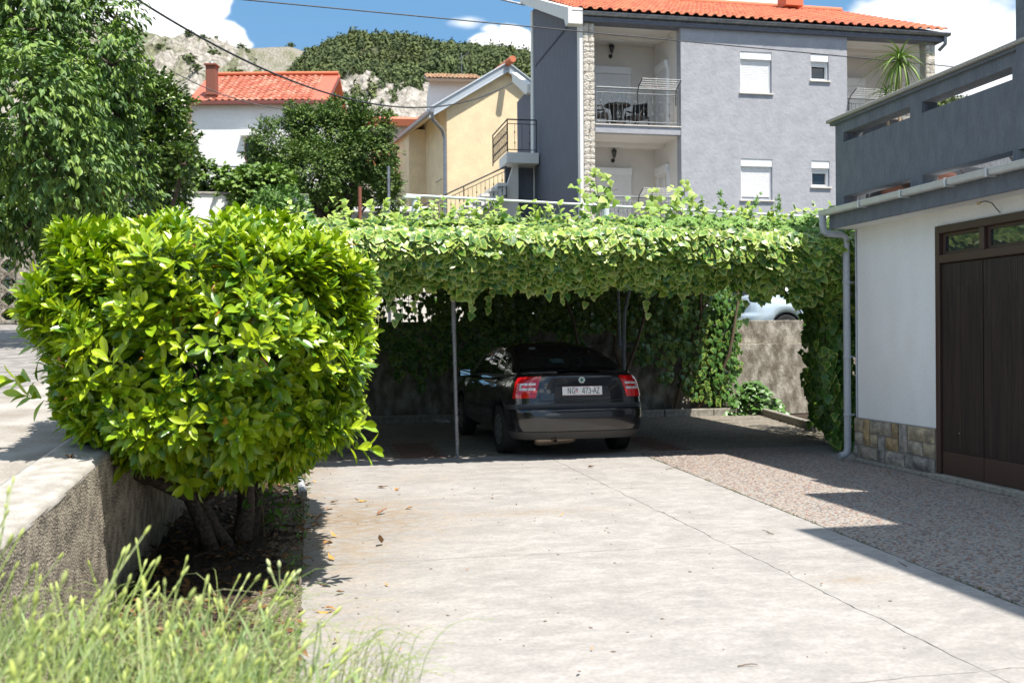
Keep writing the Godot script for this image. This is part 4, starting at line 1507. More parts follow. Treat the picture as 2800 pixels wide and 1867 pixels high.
	rattan_chair("dark rattan chair under the clothes rack on the upper balcony", wz.call(8.72, 7.02, 25.7), TH - 1.0)
	var tb := thing("balcony_table", "round dark table between the two rattan chairs", "table", wz.call(8.15, 7.02, 25.65), TH)
	part(tb, "table_top", MB.new().lathe([Vector2(0, 0.70), Vector2(0.36, 0.70), Vector2(0.37, 0.715), Vector2(0.36, 0.73), Vector2(0, 0.73)], 20), mats.rattan)
	part(tb, "pedestal", MB.new().lathe([Vector2(0.24, 0.0), Vector2(0.22, 0.06), Vector2(0.15, 0.4), Vector2(0.2, 0.7)], 14), mats.rattan)

# a point that the photograph shows at (px, py) of 2800 x 1867, at its real depth d in metres
func P(px: float, py: float, d: float) -> Vector3:
	var v := cam.basis * Vector3((px - 1400.0) / FL, -(py - 933.5) / FL, -1.0)
	return cam.position + v * (d / -v.z)

func gabled(parent: Node3D, w: float, dep: float, h0: float, h1: float, rise: float, m: Material) -> void:
	# walls with gable ends towards z: x from 0 to w, z from 0 to -dep
	var s := MB.new()
	s.prism(PackedVector2Array([Vector2(0, h0), Vector2(w, h0), Vector2(w, h1), Vector2(w / 2, h1 + rise), Vector2(0, h1)]), -dep, 0.0)
	part(parent, "wall", s, m)

func build_far_houses() -> void:
	# ---- yellow house
	var y := thing("yellow_house", "yellow rendered gable house with grey metal eaves and rubble stone base", "house", Vector3(-2.62, 2.2, -41.0), 0.349)
	gabled(y, 5.2, 10.4, 0.0, 8.85, 1.65, mats.yellow)
	var tin := mat("eave_metal", Color(0.46, 0.50, 0.54), 0.4, {"metal": 0.35})
	for sg in [-1.0, 1.0]:
		var sl := 1.65 / 2.6
		var run := 3.45
		var len := run * sqrt(1 + sl * sl)
		var bs := Basis(Vector3.BACK, -sg * atan(sl))
		var mid := Vector3(2.6 + sg * run / 2, 10.68 - sl * run / 2, -5.8)
		part(y, "roof", MB.new().box(mid + Vector3(0, 0.06, 0), Vector3(len, 0.14, 11.9), bs), mats.tile_red)
		var fa := MB.new()
		fa.box(mid + Vector3(0, -0.02, 6.0), Vector3(len + 0.06, 0.34, 0.08), bs, 0.02)
		fa.box(mid + Vector3(0, 0.17, 6.03), Vector3(len + 0.1, 0.07, 0.14), bs, 0.02)
		fa.box(mid + Vector3(0, -0.2, 6.02), Vector3(len + 0.06, 0.05, 0.1), bs, 0.01)
		part(y, "eave_fascia", fa, tin)
		part(y, "soffit", MB.new().box(mid + Vector3(0, -0.12, 0.2), Vector3(len - 0.1, 0.06, 11.6), bs), mats.yellow)
	var rt := []
	for k in 30:
		rt.append(Vector3(2.6, 10.83, 0.9 - k * 0.4))
	part(y, "ridge_tiles", MB.new().tube(rt, 0.14, 8), mats.tile_red)
	part(y, "gutter", MB.new().tube([Vector3(-0.9, 8.44, 1.05), Vector3(-0.9, 8.42, -10.9)], 0.09, 8), mats.zinc)
	part(y, "downpipe", MB.new().tube([Vector3(-0.9, 8.4, 0.95), Vector3(-0.85, 8.1, 0.9), Vector3(-0.3, 7.85, 0.3), Vector3(-0.12, 7.5, 0.12), Vector3(-0.12, 3.0, 0.1), Vector3(-0.12, 0.0, 0.1)], 0.075, 8), mats.zinc)
	part(y, "bay", MB.new().box(Vector3(-0.35, 5.5, -6.6), Vector3(0.8, 6.2, 6.4)), mats.yellow)
	var sb := part(y, "stone_base", MB.new().box(Vector3(-0.4, 1.2, -6.0), Vector3(0.86, 2.9, 7.7)), mats.mortar)
	for i in 9:
		for j in 13:
			var s := MB.new()
			var c := Vector3(-0.84, 0.0 + i * 0.31 + rr(-0.04, 0.04), -9.7 + j * 0.6 + rr(-0.1, 0.1) + (0.3 if i % 2 else 0.0))
			s.box(c, Vector3(0.08, rr(0.22, 0.30), rr(0.42, 0.58)), Basis(Vector3.RIGHT, rr(-0.12, 0.12)), 0.03)
			part(sb, "stone", s, mats["cladding%d" % (rng.randi() % 5)])
	for i in 9:
		for j in 2:
			part(sb, "stone", MB.new().box(Vector3(-0.62 + j * 0.42 + rr(-0.03, 0.03), 0.0 + i * 0.31, -2.12), Vector3(rr(0.34, 0.4), rr(0.22, 0.29), 0.08), Basis(Vector3.BACK, rr(-0.1, 0.1)), 0.03), mats["cladding%d" % (rng.randi() % 5)])
	window_unit(y, Vector3(-0.005, 6.05, -1.25), 0.9, 1.1, Basis(Vector3.UP, -PI / 2), 1.0)
	window_unit(y, Vector3(-0.005, 3.3, -1.25), 0.9, 1.25, Basis(Vector3.UP, -PI / 2), 1.0)
	# ---- white house with the red roof
	var wx := -16.0
	var w := thing("white_house", "tall white house with weathered red tiled roof and brown chimney", "house", Vector3(wx, 4.0, -50.0), 0.0)
	var brown := mat("eave_brown", Color(0.16, 0.05, 0.04), 0.6)
	var s0 := MB.new()
	holed(s0, func(x, yy, z): return Vector3(x, yy, z), 0.0, 6.75, 0.0, 9.35, -0.3, 0.0, [[2.62, 3.5, 6.5, 7.7]])
	s0.box(Vector3(0.15, 4.65, -3.6), Vector3(0.3, 9.3, 6.6))
	s0.box(Vector3(6.6, 4.65, -3.6), Vector3(0.3, 9.3, 6.6))
	s0.box(Vector3(3.4, 4.65, -0.9), Vector3(6.2, 9.3, 0.1))
	part(w, "wall", s0, mats.far_white)
	window_unit(w, Vector3(3.06, 6.5, 0.0), 0.88, 1.2, Basis.IDENTITY, 0.0, true, brown)
	part(w, "window_canopy", MB.new().box(Vector3(3.06, 7.78, 0.12), Vector3(1.2, 0.07, 0.35)), mats.far_white)
	var sl2 := atan2(2.15, 3.5)
	var rb := Basis(Vector3.RIGHT, sl2)
	part(w, "roof_deck", MB.new().box(Vector3(3.37, 9.42, 0.30) + rb * Vector3(0, -0.07, -2.15), Vector3(7.1, 0.12, 4.3), rb), brown)
	part(w, "rear_roof", MB.new().box(Vector3(3.37, 10.4, -4.9), Vector3(7.1, 0.14, 4.3), Basis(Vector3.RIGHT, -sl2)), mats.tile_red)
	mat("painted_tile", Color(1, 1, 1), 0.75, {"vc": 1})
	tiled_roof(w, "tiled_roof", Transform3D(rb, Vector3(0.75, 9.46, 0.30)), 5.3, 4.2, 0.34, 0.37, [Color(0.50, 0.13, 0.075), Color(0.56, 0.185, 0.12), Color(0.60, 0.26, 0.18), Color(0.52, 0.15, 0.085)], 260, 0.012)
	for q in [[-0.1, 0.85], [6.03, 0.85]]:
		part(w, "roof_border", MB.new().box(Vector3(q[0] + q[1] / 2, 9.47, 0.30) + rb * Vector3(0, 0.02, -2.1), Vector3(q[1], 0.05, 4.25), rb, 0.01), mat("roof_paint", Color(0.50, 0.12, 0.07), 0.7, {"tex": texs.hgrey, "scale": 0.5}))
	part(w, "ridge_tiles", MB.new().tube([Vector3(0.0, 11.72, -3.1), Vector3(3.0, 11.73, -3.1), Vector3(6.85, 11.72, -3.1)], 0.1, 8), mats.tile_red)
	part(w, "eave_board", MB.new().box(Vector3(3.37, 9.36, 0.36), Vector3(7.1, 0.2, 0.1), Basis.IDENTITY, 0.02), brown)
	var cm := mat("chimney_brown", Color(0.24, 0.085, 0.055), 0.85, {"tex": texs.hgrey, "scale": 0.8})
	var c := part(w, "chimney", MB.new().box(Vector3(1.0, 10.45, -0.1), Vector3(0.5, 1.75, 0.5), Basis.IDENTITY, 0.02), cm)
	part(c, "chimney_cap", MB.new().box(Vector3(1.0, 11.34, -0.1), Vector3(0.64, 0.12, 0.64), Basis.IDENTITY, 0.03), cm)
	part(c, "flue", MB.new().lathe([Vector2(0.14, 11.38), Vector2(0.14, 11.5), Vector2(0.05, 11.53), Vector2(0, 11.53)], 8, Transform3D(Basis.IDENTITY, Vector3(1.0, 0, -0.1))), mats.zinc)
	part(c, "chimney_foot", MB.new().box(Vector3(1.0, 9.86, -0.1), Vector3(0.58, 0.1, 0.58), Basis.IDENTITY, 0.02), cm)
	part(w, "downpipe", MB.new().tube([Vector3(0.05, 9.2, 0.35), Vector3(-0.06, 8.8, 0.1), Vector3(-0.08, 4.0, 0.08), Vector3(-0.08, 0.0, 0.08)], 0.06, 8), mat("pipe_tan", Color(0.55, 0.38, 0.24), 0.6))
	part(w, "side_pipe", MB.new().tube([Vector3(6.80, 9.2, 0.3), Vector3(6.82, 8.8, 0.08), Vector3(6.82, 0.0, 0.08)], 0.06, 8), mats.pipe_tan)
	# ---- low white annexe behind the dark tree
	var an := thing("white_annexe", "low white building with brown framed openings behind the dark tree", "house", Vector3(-8.6, 2.0, -37.0), 0.05)
	var a0 := MB.new()
	holed(a0, func(x, yy, z): return Vector3(x, yy, z), 0.0, 5.4, 0.0, 4.2, -0.25, 0.0, [[2.6, 3.6, 2.2, 3.6], [3.9, 5.0, 2.2, 3.5]])
	a0.box(Vector3(2.7, 2.1, -0.8), Vector3(5.4, 4.2, 0.1))
	part(an, "wall", a0, mats.far_white)
	window_unit(an, Vector3(3.1, 2.2, 0), 1.0, 1.4, Basis.IDENTITY, 0.0, true, brown)
	window_unit(an, Vector3(4.45, 2.2, 0), 1.1, 1.3, Basis.IDENTITY, 0.0, true, brown)
	part(an, "roof_edge", MB.new().box(Vector3(2.7, 4.3, -0.3), Vector3(5.8, 0.2, 1.6), Basis.IDENTITY, 0.03), mats.far_white)
	part(an, "ledge", MB.new().box(Vector3(3.9, 3.95, 0.12), Vector3(3.0, 0.12, 0.3), Basis.IDENTITY, 0.02), mats.pvc_grey)
	# ---- roofs further up the slope
	var tn := thing("tan_roof_house", "small white house with old tan tiles above the yellow house's roof", "house", P(1168, 300, 62.0) + Vector3.DOWN * 14.0, 0.12)
	tn.position.y = 5.2
	part(tn, "wall", MB.new().box(Vector3(1.6, 6.2, -2.5), Vector3(2.9, 12.6, 5.0)), mats.far_white)
	var tr := Basis(Vector3.RIGHT, 0.30)
	part(tn, "roof", MB.new().box(Vector3(1.65, 13.0, -1.6), Vector3(3.4, 0.16, 4.6), tr), mat("tan_wood", Color(0.42, 0.34, 0.27), 0.9))
	tiled_roof(tn, "tiled_roof", Transform3D(tr, Vector3(-0.05, 12.42, 0.62)), 3.4, 4.4, 0.24, 0.36, [Color(0.46, 0.24, 0.14), Color(0.52, 0.36, 0.22), Color(0.40, 0.27, 0.18)], 60, 0.03)
	part(tn, "aerial", MB.new().tube([Vector3(2.2, 13.0, -0.5), Vector3(2.2, 14.3, -0.5)], 0.02, 5), mats.zinc)
	var aa := MB.new()
	for k in 6:
		aa.tube([Vector3(2.0 + k * 0.12, 13.9 + k * 0.08, -0.65), Vector3(2.0 + k * 0.12, 13.9 + k * 0.08, -0.35)], 0.012, 4)
	aa.tube([Vector3(1.95, 13.87, -0.5), Vector3(2.7, 14.35, -0.5)], 0.012, 4)
	part(tn, "aerial_arms", aa, mats.zinc)
	var og := thing("orange_roof_house", "distant beige house with a bright orange roof beyond the dark tree", "house", Vector3(-9.8, 5.0, -74.0), 0.1)
	part(og, "wall", MB.new().box(Vector3(1.2, 6.4, -2.5), Vector3(4.6, 12.8, 5.0)), mat("beige", Color(0.60, 0.52, 0.43), 0.9))
	part(og, "roof", MB.new().box(Vector3(1.2, 13.1, -1.6), Vector3(5.2, 0.5, 4.2), Basis(Vector3.RIGHT, 0.25)), mats.tile_red)
	var rg := thing("red_roof_house", "white house with a red roof half hidden between dark tree and yellow house", "house", Vector3(-6.5, 2.4, -46.0), 0.15)
	part(rg, "wall", MB.new().box(Vector3(0.9, 3.4, -2.5), Vector3(1.3, 6.8, 5.0)), mats.far_white)
	part(rg, "roof", MB.new().box(Vector3(0.9, 7.45, -1.2), Vector3(1.5, 0.2, 4.4), Basis(Vector3.RIGHT, 0.45)), mats.tile_red)
	# ---- garden wall and grape trellis below the white house
	var gw := thing("garden_wall", "low white garden wall seen just over the laurel", "wall", Y(-8.0, 27.0, 1.6), TH)
	part(gw, "wall_body", MB.new().box(Vector3(3.5, 1.85, 0), Vector3(9.0, 3.7, 0.2)), mats.far_white)
	part(gw, "wall_cap", MB.new().box(Vector3(3.5, 3.74, 0), Vector3(9.0, 0.06, 0.28), Basis.IDENTITY, 0.01), mats.coping)
	var tl := thing("grape_trellis", "thin galvanised pipe trellis with grape leaves beside the white house", "trellis", Y(-7.4, 27.8, 2.0), TH)
	for q in [[0.0, 4.55, 0.0], [2.1, 4.5, 0.0], [4.3, 4.2, 0.0], [6.2, 4.2, 0.0]]:
		part(tl, "post", MB.new().tube([Vector3(q[0], 0, 0), Vector3(q[0], q[1], 0)], 0.03, 6), mats.galvanised)
	for q in [[0.0, 2.3, 4.55], [0.0, 2.2, 4.25], [2.6, 6.5, 4.2]]:
		part(tl, "rail", MB.new().tube([Vector3(q[0], q[2], 0), Vector3(q[1], q[2], 0)], 0.03, 6), mats.galvanised)
	solo("steel_post", MB.new().tube([Vector3.ZERO, Vector3(0, 4.0, 0)], 0.05, 8), mat("rust", Color(0.22, 0.08, 0.05), 0.85), "rusty brown steel post in front of the dark tree", "post", Vector3(P(984, 600, 26).x, 1.5, -26.0), 0.0)
	solo("steel_post", MB.new().tube([Vector3.ZERO, Vector3(0, 4.6, 0)], 0.045, 8), mats.zinc, "thin grey steel post beside the yellow house's stone base", "post", Vector3(P(1063, 600, 27).x, 1.6, -27.0), 0.0)
	# playhouse
	var ph := thing("playhouse", "small plastic playhouse in green, orange and red under the tree", "playhouse", Vector3(P(318, 560, 25.5).x, 3.7, -25.5), 0.1)
	part(ph, "side_panel", MB.new().box(Vector3(0, 0.75, 0), Vector3(0.32, 1.5, 0.4), Basis.IDENTITY, 0.02), mat("toy_green", Color(0.16, 0.55, 0.05), 0.5))
	part(ph, "door_panel", MB.new().box(Vector3(-0.36, 0.95, 0.05), Vector3(0.36, 1.1, 0.3), Basis.IDENTITY, 0.02), mat("toy_orange", Color(0.75, 0.32, 0.03), 0.5))
	part(ph, "roof", MB.new().prism(PackedVector2Array([Vector2(-0.7, 1.5), Vector2(0.3, 1.5), Vector2(0.22, 1.95), Vector2(-0.2, 1.95)]), -0.3, 0.3), mat("toy_red", Color(0.6, 0.03, 0.03), 0.5))

# ---------------------------------------------------------------- carport frame
func build_carport() -> void:
	var c := thing("carport", "steel tube carport frame carrying the ivy roof over the dark car", "carport", Y(4.0, 14.0), TH)
	var L := func(a: float, b: float, h: float) -> Vector3: return Vector3(a - 4.0, h, -(b - 14.0))
	part(c, "front_post", MB.new().tube([L.call(1.83, 12.53, 0), L.call(1.80, 12.53, 1.55), L.call(1.79, 12.53, 2.5)], 0.0245, 12), mats.galvanised)
	part(c, "sleeve", MB.new().tube([L.call(1.796, 12.53, 1.58), L.call(1.79, 12.53, 2.5)], 0.0285, 12), mats.galvanised)
	part(c, "rear_post", MB.new().tube([L.call(4.95, 15.3, 0), L.call(4.94, 15.3, 1.3), L.call(4.96, 15.3, 1.9), L.call(5.04, 15.3, 2.25), L.call(5.15, 15.3, 2.5)], 0.027, 10), mats.galvanised)
	part(c, "rear_post_twin", MB.new().tube([L.call(4.90, 15.36, 1.35), L.call(4.87, 15.36, 2.5)], 0.022, 10), mats.galvanised)
	for b in [11.5, 12.53, 15.3, 18.3]:
		part(c, "cross_beam", MB.new().tube([L.call(-0.4, b, 2.5), L.call(7.9, b, 2.5)], 0.03, 8), mats.galvanised)
	for a in [-0.3, 1.8, 4.0, 6.2, 7.3]:
		part(c, "rafter", MB.new().tube([L.call(a, 11.2, 2.56), L.call(a, 18.4, 2.56)], 0.025, 8), mats.galvanised)
	# old corrugated sheets laid on the beams, buried under the ivy; the far corner stays open
	var sheetm := mat("roof_sheet", Color(0.12, 0.11, 0.095), 0.9)
	for q in [[-0.4, 0.9, 18.5], [0.9, 2.2, 18.5], [2.2, 3.5, 18.5], [3.5, 4.8, 18.5], [4.8, 6.1, 18.5], [6.1, 7.0, 18.5], [7.0, 7.65, 18.3]]:
		var rows := []
		for e in [11.7, q[2]]:
			var row := PackedVector3Array()
			for k in 41:
				row.append(L.call(lerpf(q[0], q[1] + 0.05, k / 40.0), e, 2.62 + 0.02 * sin(k * 1.2)))
			rows.append(row)
		part(c, "roof_sheet", MB.new().grid(rows), sheetm)
	# white pipe frame that stands behind, above the ivy
	var f := thing("pipe_frame", "white painted pipe frame with thick posts rising behind the ivy", "frame", Vector3(-1.36, 2.55, -14.1), 0.412)
	var wm := mat("pipe_white", Color(0.62, 0.67, 0.68), 0.45)
	for x in [0.0, 3.08, 6.3]:
		part(f, "post", MB.new().tube([Vector3(x, 0, 0), Vector3(x, 0.94, 0)], 0.051, 12), wm)
	part(f, "rail", MB.new().tube([Vector3(-0.13, 0.985, 0), Vector3(7.6, 0.985, 0)], 0.02, 8), wm)
	part(f, "cap", MB.new().box(Vector3(-0.05, 0.95, 0), Vector3(0.24, 0.025, 0.12), Basis.IDENTITY, 0.005), wm)

# ---------------------------------------------------------------- plants
func leaf_mesh(hw: Array, mid: Color, edge: Color, fold := 0.25, curl := 0.25, wave := 0.0) -> ArrayMesh:
	# base at the origin, tip at y = 1, upper side towards z; hw = half widths along the length
	var s := MB.new()
	var m := hw.size()
	var rows := []
	for i in m:
		var t := i / float(m - 1)
		var row := PackedVector3Array()
		for j in 5:
			var u := (j - 2) / 2.0
			var x: float = u * hw[i]
			row.append(Vector3(x, t * (1 - 0.12 * curl * t), fold * absf(x) - curl * t * t * 0.5 + wave * sin(t * 9.0 + j) * absf(u)))
		rows.append(row)
	s.grid(rows, false)
	for k in s.v.size():
		var j := k % 5
		s.c[k] = edge if j == 0 or j == 4 else (mid if j != 2 else mid.lerp(edge, 0.35))
	if s.n[7].z < 0:
		for k in s.n.size():
			s.n[k] = -s.n[k]
		for k in range(0, s.ix.size(), 3):
			var q := s.ix[k + 1]
			s.ix[k + 1] = s.ix[k + 2]
			s.ix[k + 2] = q
	return s.mesh()

func ivy_mesh(inner: Color, ring: Color, rim: Color, sd: int, lobes := 1.0) -> ArrayMesh:
	# heart to five-lobed leaf: dark middle, paler ring, cream margin of uneven width
	var half := [[0.0, 0.0], [0.20, -0.09], [0.38, 0.02], [0.52 * lobes, 0.22], [0.33, 0.38], [0.30, 0.58], [0.15, 0.82], [0.0, 1.0]]
	var out := []
	for p in half:
		out.append(Vector2(p[0], p[1]))
	for k in range(half.size() - 2, 0, -1):
		out.append(Vector2(-half[k][0], half[k][1]))
	var r := RandomNumberGenerator.new()
	r.seed = sd
	var s := MB.new()
	var n := out.size()
	var cn := Vector2(0, 0.34)
	var zf := func(p: Vector2) -> float: return 0.10 * absf(p.x) - 0.22 * p.y * p.y - 0.35 * p.x * p.x
	var id := []
	s.col = inner
	id.append([s.put(Vector3(cn.x, cn.y, zf.call(cn)), Vector3.BACK)])
	for lv in [[0.5, 0.0], [0.84, 0.10], [1.0, 0.0]]:
		var ring_i := []
		for k in n:
			var q: Vector2 = cn + (out[k] - cn) * (lv[0] + r.randf_range(-1, 1) * lv[1])
			s.col = ring.lerp(inner, r.randf()) if lv[0] < 0.6 else (ring.lerp(rim, r.randf_range(0, 0.35)) if lv[0] < 0.9 else rim)
			ring_i.append(s.put(Vector3(q.x, q.y, zf.call(q)), Vector3.BACK))
		id.append(ring_i)
	for k in n:
		var k2 := (k + 1) % n
		s.ix.append_array(PackedInt32Array([id[0][0], id[1][k2], id[1][k]]))
		for lv in [1, 2]:
			s.ix.append_array(PackedInt32Array([id[lv][k], id[lv][k2], id[lv + 1][k2], id[lv][k], id[lv + 1][k2], id[lv + 1][k]]))
	var nn := PackedVector3Array()
	nn.resize(s.v.size())
	for k in range(0, s.ix.size(), 3):
		var A := s.v[s.ix[k]]
		var B := s.v[s.ix[k + 1]]
		var C := s.v[s.ix[k + 2]]
		var f := (C - A).cross(B - A)
		if f.z < 0:
			var q := s.ix[k + 1]
			s.ix[k + 1] = s.ix[k + 2]
			s.ix[k + 2] = q
			f = -f
		for q in 3:
			nn[s.ix[k + q]] += f
	for k in s.v.size():
		s.n[k] = nn[k].normalized()
	return s.mesh()

func foliage(parent: Node3D, leaves: Array, sets: Array, m: Material, singles: int, called := "leaf", mass := "foliage") -> void:
	# sets[k] = transforms (in the parent's axes) of leaf shape k; the largest in view stay single parts
	var inv := parent.transform
	var all := []
	if singles > 0:
		for k in sets.size():
			for i in sets[k].size():
				var p: Vector3 = inv * sets[k][i].origin
				var toward: float = (p - cam.position).length()
				var fac: float = absf((inv.basis * sets[k][i].basis.z).normalized().dot((cam.position - p).normalized()))
				var px := 1400 + FL * p.x / -p.z
				if px < 0 or px > 2800 or fac < 0.35:
					continue
				all.append([toward / (0.5 + fac), k, i])
		all.sort_custom(func(x, y): return x[0] < y[0])
	var taken := {}
	for q in all.slice(0, singles):
		var o := part(parent, called, leaves[q[1]], m)
		o.transform = sets[q[1]][q[2]]
		taken[q[1] * 1000000 + q[2]] = true
	for k in sets.size():
		var rest := []
		for i in sets[k].size():
			if not taken.has(k * 1000000 + i):
				rest.append(sets[k][i])
		if rest:
			multi(parent, mass, leaves[k], m, rest)

func limb(s: MB, p0: Vector3, p1: Vector3, r0: float, r1: float, bend := 0.12, n := 7) -> Array:
	var pts := []
	var rad := []
	var ln := p0.distance_to(p1)
	var off := Vector3(rr(-1, 1), rr(-0.4, 0.4), rr(-1, 1)) * ln * bend
	for k in n:
		var t := k / float(n - 1)
		pts.append(p0.lerp(p1, t) + off * sin(PI * t) + Vector3(rr(-1, 1), rr(-1, 1), rr(-1, 1)) * ln * 0.012)
		rad.append(lerpf(r0, r1, t))
	s.tube(pts, rad, 8, true)
	return pts

func blob_tree(called: String, label: String, base: Vector3, blobs_: Array, leafs: Array, lens: Vector2, per_m2: float, droop: float, trunk_r: float, m: Material, singles := 0, group := "", shell := 0.55) -> void:
	var o := thing(called, label, "tree", base, 0.0, group)
	var tk := MB.new()
	var crown_mid := Vector3.ZERO
	for q in blobs_:
		crown_mid += q[0] - base
	crown_mid /= blobs_.size()
	var fork := Vector3(crown_mid.x * 0.25, crown_mid.y * 0.45, crown_mid.z * 0.25)
	limb(tk, Vector3(0, -0.2, 0), fork, trunk_r, trunk_r * 0.7, 0.05)
	part(o, "trunk", tk, mats.bark)
	var sets := []
	for k in leafs.size():
		sets.append([])
	for q in blobs_:
		var c: Vector3 = q[0] - base
		var R: Vector3 = q[1]
		var lb := MB.new()
		limb(lb, fork, c - Vector3(0, R.y * 0.3, 0), trunk_r * 0.45, trunk_r * 0.12, 0.1)
		for t in 4:
			limb(lb, c - Vector3(0, R.y * 0.3, 0), c + Vector3(rr(-0.8, 0.8) * R.x, rr(-0.3, 0.7) * R.y, rr(-0.8, 0.8) * R.z), trunk_r * 0.12, 0.006, 0.1, 5)
		part(o, "limb", lb, mats.bark)
		var f := noise(rng.randi() % 999, 1.1, 3)
		var area := 4.0 * PI * pow((pow(R.x * R.y, 1.6) + pow(R.x * R.z, 1.6) + pow(R.y * R.z, 1.6)) / 3.0, 1 / 1.6)
		for k in int(area * per_m2):
			var d := Vector3(rng.randfn(), rng.randfn(), rng.randfn()).normalized()
			var rad := lerpf(shell, 1.0, sqrt(rng.randf())) * (1.0 + 0.42 * f.get_noise_3dv(d * 2.2))
			var p := c + d * R * rad
			if f.get_noise_3dv(p * 1.3 + Vector3(9, 0, 0)) < -0.16:
				continue
			var tw := (d * 0.7 + Vector3(rr(-0.5, 0.5), -droop * 0.5 + rr(-0.2, 0.4), rr(-0.5, 0.5))).normalized()
			var kind := rng.randi() % leafs.size()
			for i in 5:
				var tip := (tw + Vector3(rr(-0.8, 0.8), -droop + rr(-0.4, 0.4), rr(-0.8, 0.8))).normalized()
				var nr := (d * 0.6 + Vector3.UP * 0.5 + Vector3(rr(-0.6, 0.6), rr(-0.2, 0.4), rr(-0.6, 0.6))).normalized()
				sets[kind].append(leaf_xf(p + tw * (i * lens.x * 0.55), tip, nr, rr(lens.x, lens.y)))
	foliage(o, leafs, sets, m, singles, "leaf", "crown")

func pxr(r: float, d: float) -> float:
	return r / FL * d

func build_trees() -> void:
	var lance := [0.02, 0.13, 0.19, 0.17, 0.10, 0.01]
	var oval := [0.03, 0.22, 0.30, 0.26, 0.15, 0.01]
	var cherry := [leaf_mesh(lance, Color(0.10, 0.19, 0.03), Color(0.11, 0.205, 0.035), 0.4, 0.5), leaf_mesh(lance, Color(0.17, 0.27, 0.04), Color(0.185, 0.285, 0.045), 0.4, 0.6), leaf_mesh(lance, Color(0.05, 0.12, 0.022), Color(0.08, 0.145, 0.03), 0.3, 0.4)]
	var d := 15.5
	var bl := []
	for q in [[30, 40, 170, 0], [190, 120, 150, 0.5], [60, 290, 180, -0.6], [235, 300, 130, 0.2], [170, 450, 150, -0.4], [10, 480, 160, 0.3], [315, 440, 85, 0.4], [320, 40, 60, 0.6], [300, 160, 70, 0.1], [375, 545, 60, 0.6], [60, 590, 110, 0.2], [250, 540, 90, 0.0], [120, -40, 150, 0.5], [350, 260, 55, 0.3]]:
		var R := pxr(q[2], d)
		bl.append([P(q[0], q[1], d + q[3] * 2.0), Vector3(R, R * 0.92, R)])
	blob_tree("cherry_tree", "large tree with long drooping leaves overhanging the road", Vector3(-6.9, road_h(17.4), -16.6), bl, cherry, Vector2(0.10, 0.15), 95, 0.6, 0.22, mats.leaf_dull, 200)
	var dk := [leaf_mesh(oval, Color(0.09, 0.16, 0.026), Color(0.10, 0.17, 0.03), 0.3, 0.3), leaf_mesh(oval, Color(0.14, 0.21, 0.035), Color(0.15, 0.22, 0.04), 0.3, 0.3), leaf_mesh(oval, Color(0.05, 0.10, 0.02), Color(0.055, 0.105, 0.022), 0.3, 0.3)]
	d = 23.0
	bl = []
	for q in [[420, 290, 85, 0], [445, 390, 85, 0.3], [400, 420, 110, 0], [485, 300, 42, 0.4], [440, 510, 80, 0.2], [500, 440, 35, -0.3], [390, 240, 60, 0], [340, 330, 100, 0.5]]:
		var R := pxr(q[2], d)
		bl.append([P(q[0], q[1], d + q[3] * 2.0), Vector3(R, R * 0.95, R)])
	blob_tree("bay_tree", "dense dark green tree with small leaves in front of the white house", Vector3(P(430, 600, d).x, 1.8, -d), bl, dk, Vector2(0.08, 0.12), 150, 0.15, 0.16, mats.leaf, 0, "", 0.35)
	d = 28.0
	bl = []
	for q in [[760, 405, 85, 0], [890, 375, 95, 0.2], [1000, 420, 80, 0], [850, 470, 95, -0.3], [960, 500, 75, 0.2], [820, 335, 45, 0], [935, 320, 60, 0.2], [1015, 350, 60, 0], [735, 455, 55, 0.2], [1050, 500, 45, 0], [900, 550, 50, 0.3], [800, 300, 22, 0], [985, 300, 30, 0]]:
		var R := pxr(q[2], d)
		bl.append([P(q[0], q[1], d + q[3] * 2.0), Vector3(R, R * 0.9, R)])
	blob_tree("plum_tree", "round headed dark green tree between the white and yellow houses", Vector3(P(945, 600, d).x, 1.7, -d), bl, [leaf_mesh(oval, Color(0.10, 0.175, 0.03), Color(0.11, 0.185, 0.033), 0.3, 0.3), leaf_mesh(oval, Color(0.15, 0.23, 0.04), Color(0.16, 0.24, 0.045), 0.3, 0.3), leaf_mesh(oval, Color(0.06, 0.125, 0.024), Color(0.065, 0.13, 0.026), 0.3, 0.3)], Vector2(0.045, 0.075), 400, 0.2, 0.14, mats.leaf_dull, 0, "", 0.35)
	# vines on the trellis and shrubs along the garden wall
	var vl := [ivy_mesh(Color(0.16, 0.26, 0.04), Color(0.19, 0.30, 0.05), Color(0.20, 0.31, 0.06), 3), ivy_mesh(Color(0.10, 0.19, 0.03), Color(0.12, 0.21, 0.035), Color(0.13, 0.22, 0.04), 4)]
	var shrubs := [["grape_vine", "pale green grape vine trailing over the pipe trellis", 26.5, [[480, 500, 70], [560, 500, 60], [440, 560, 60], [520, 560, 70], [620, 540, 45]]],
		["garden_shrub", "light leafy shrub at the middle of the garden wall", 26.2, [[700, 520, 62], [745, 510, 50], [650, 545, 45], [690, 565, 60]]],
		["fig_shrub", "dark climber hugging the corner of the yellow house", 30.0, [[1060, 500, 26], [1062, 560, 28], [1060, 430, 18]]]]
	for q in shrubs:
		var bb := []
		for e in q[3]:
			var R := pxr(e[2], q[2])
			bb.append([P(e[0], e[1], q[2]), Vector3(R, R * 0.85, R * 0.8)])
		var bs := Vector3(bb[0][0].x, 1.7, bb[0][0].z)
		blob_tree(q[0], q[1], bs, bb, dk if q[0] == "fig_shrub" else vl, Vector2(0.10, 0.16), 120, 0.3, 0.04, mats.leaf_dull, 0)
	var rb := [leaf_mesh(oval, Color(0.10, 0.22, 0.03), Color(0.11, 0.24, 0.035), 0.3, 0.2), leaf_mesh(oval, Color(0.07, 0.16, 0.025), Color(0.08, 0.17, 0.03), 0.3, 0.2)]
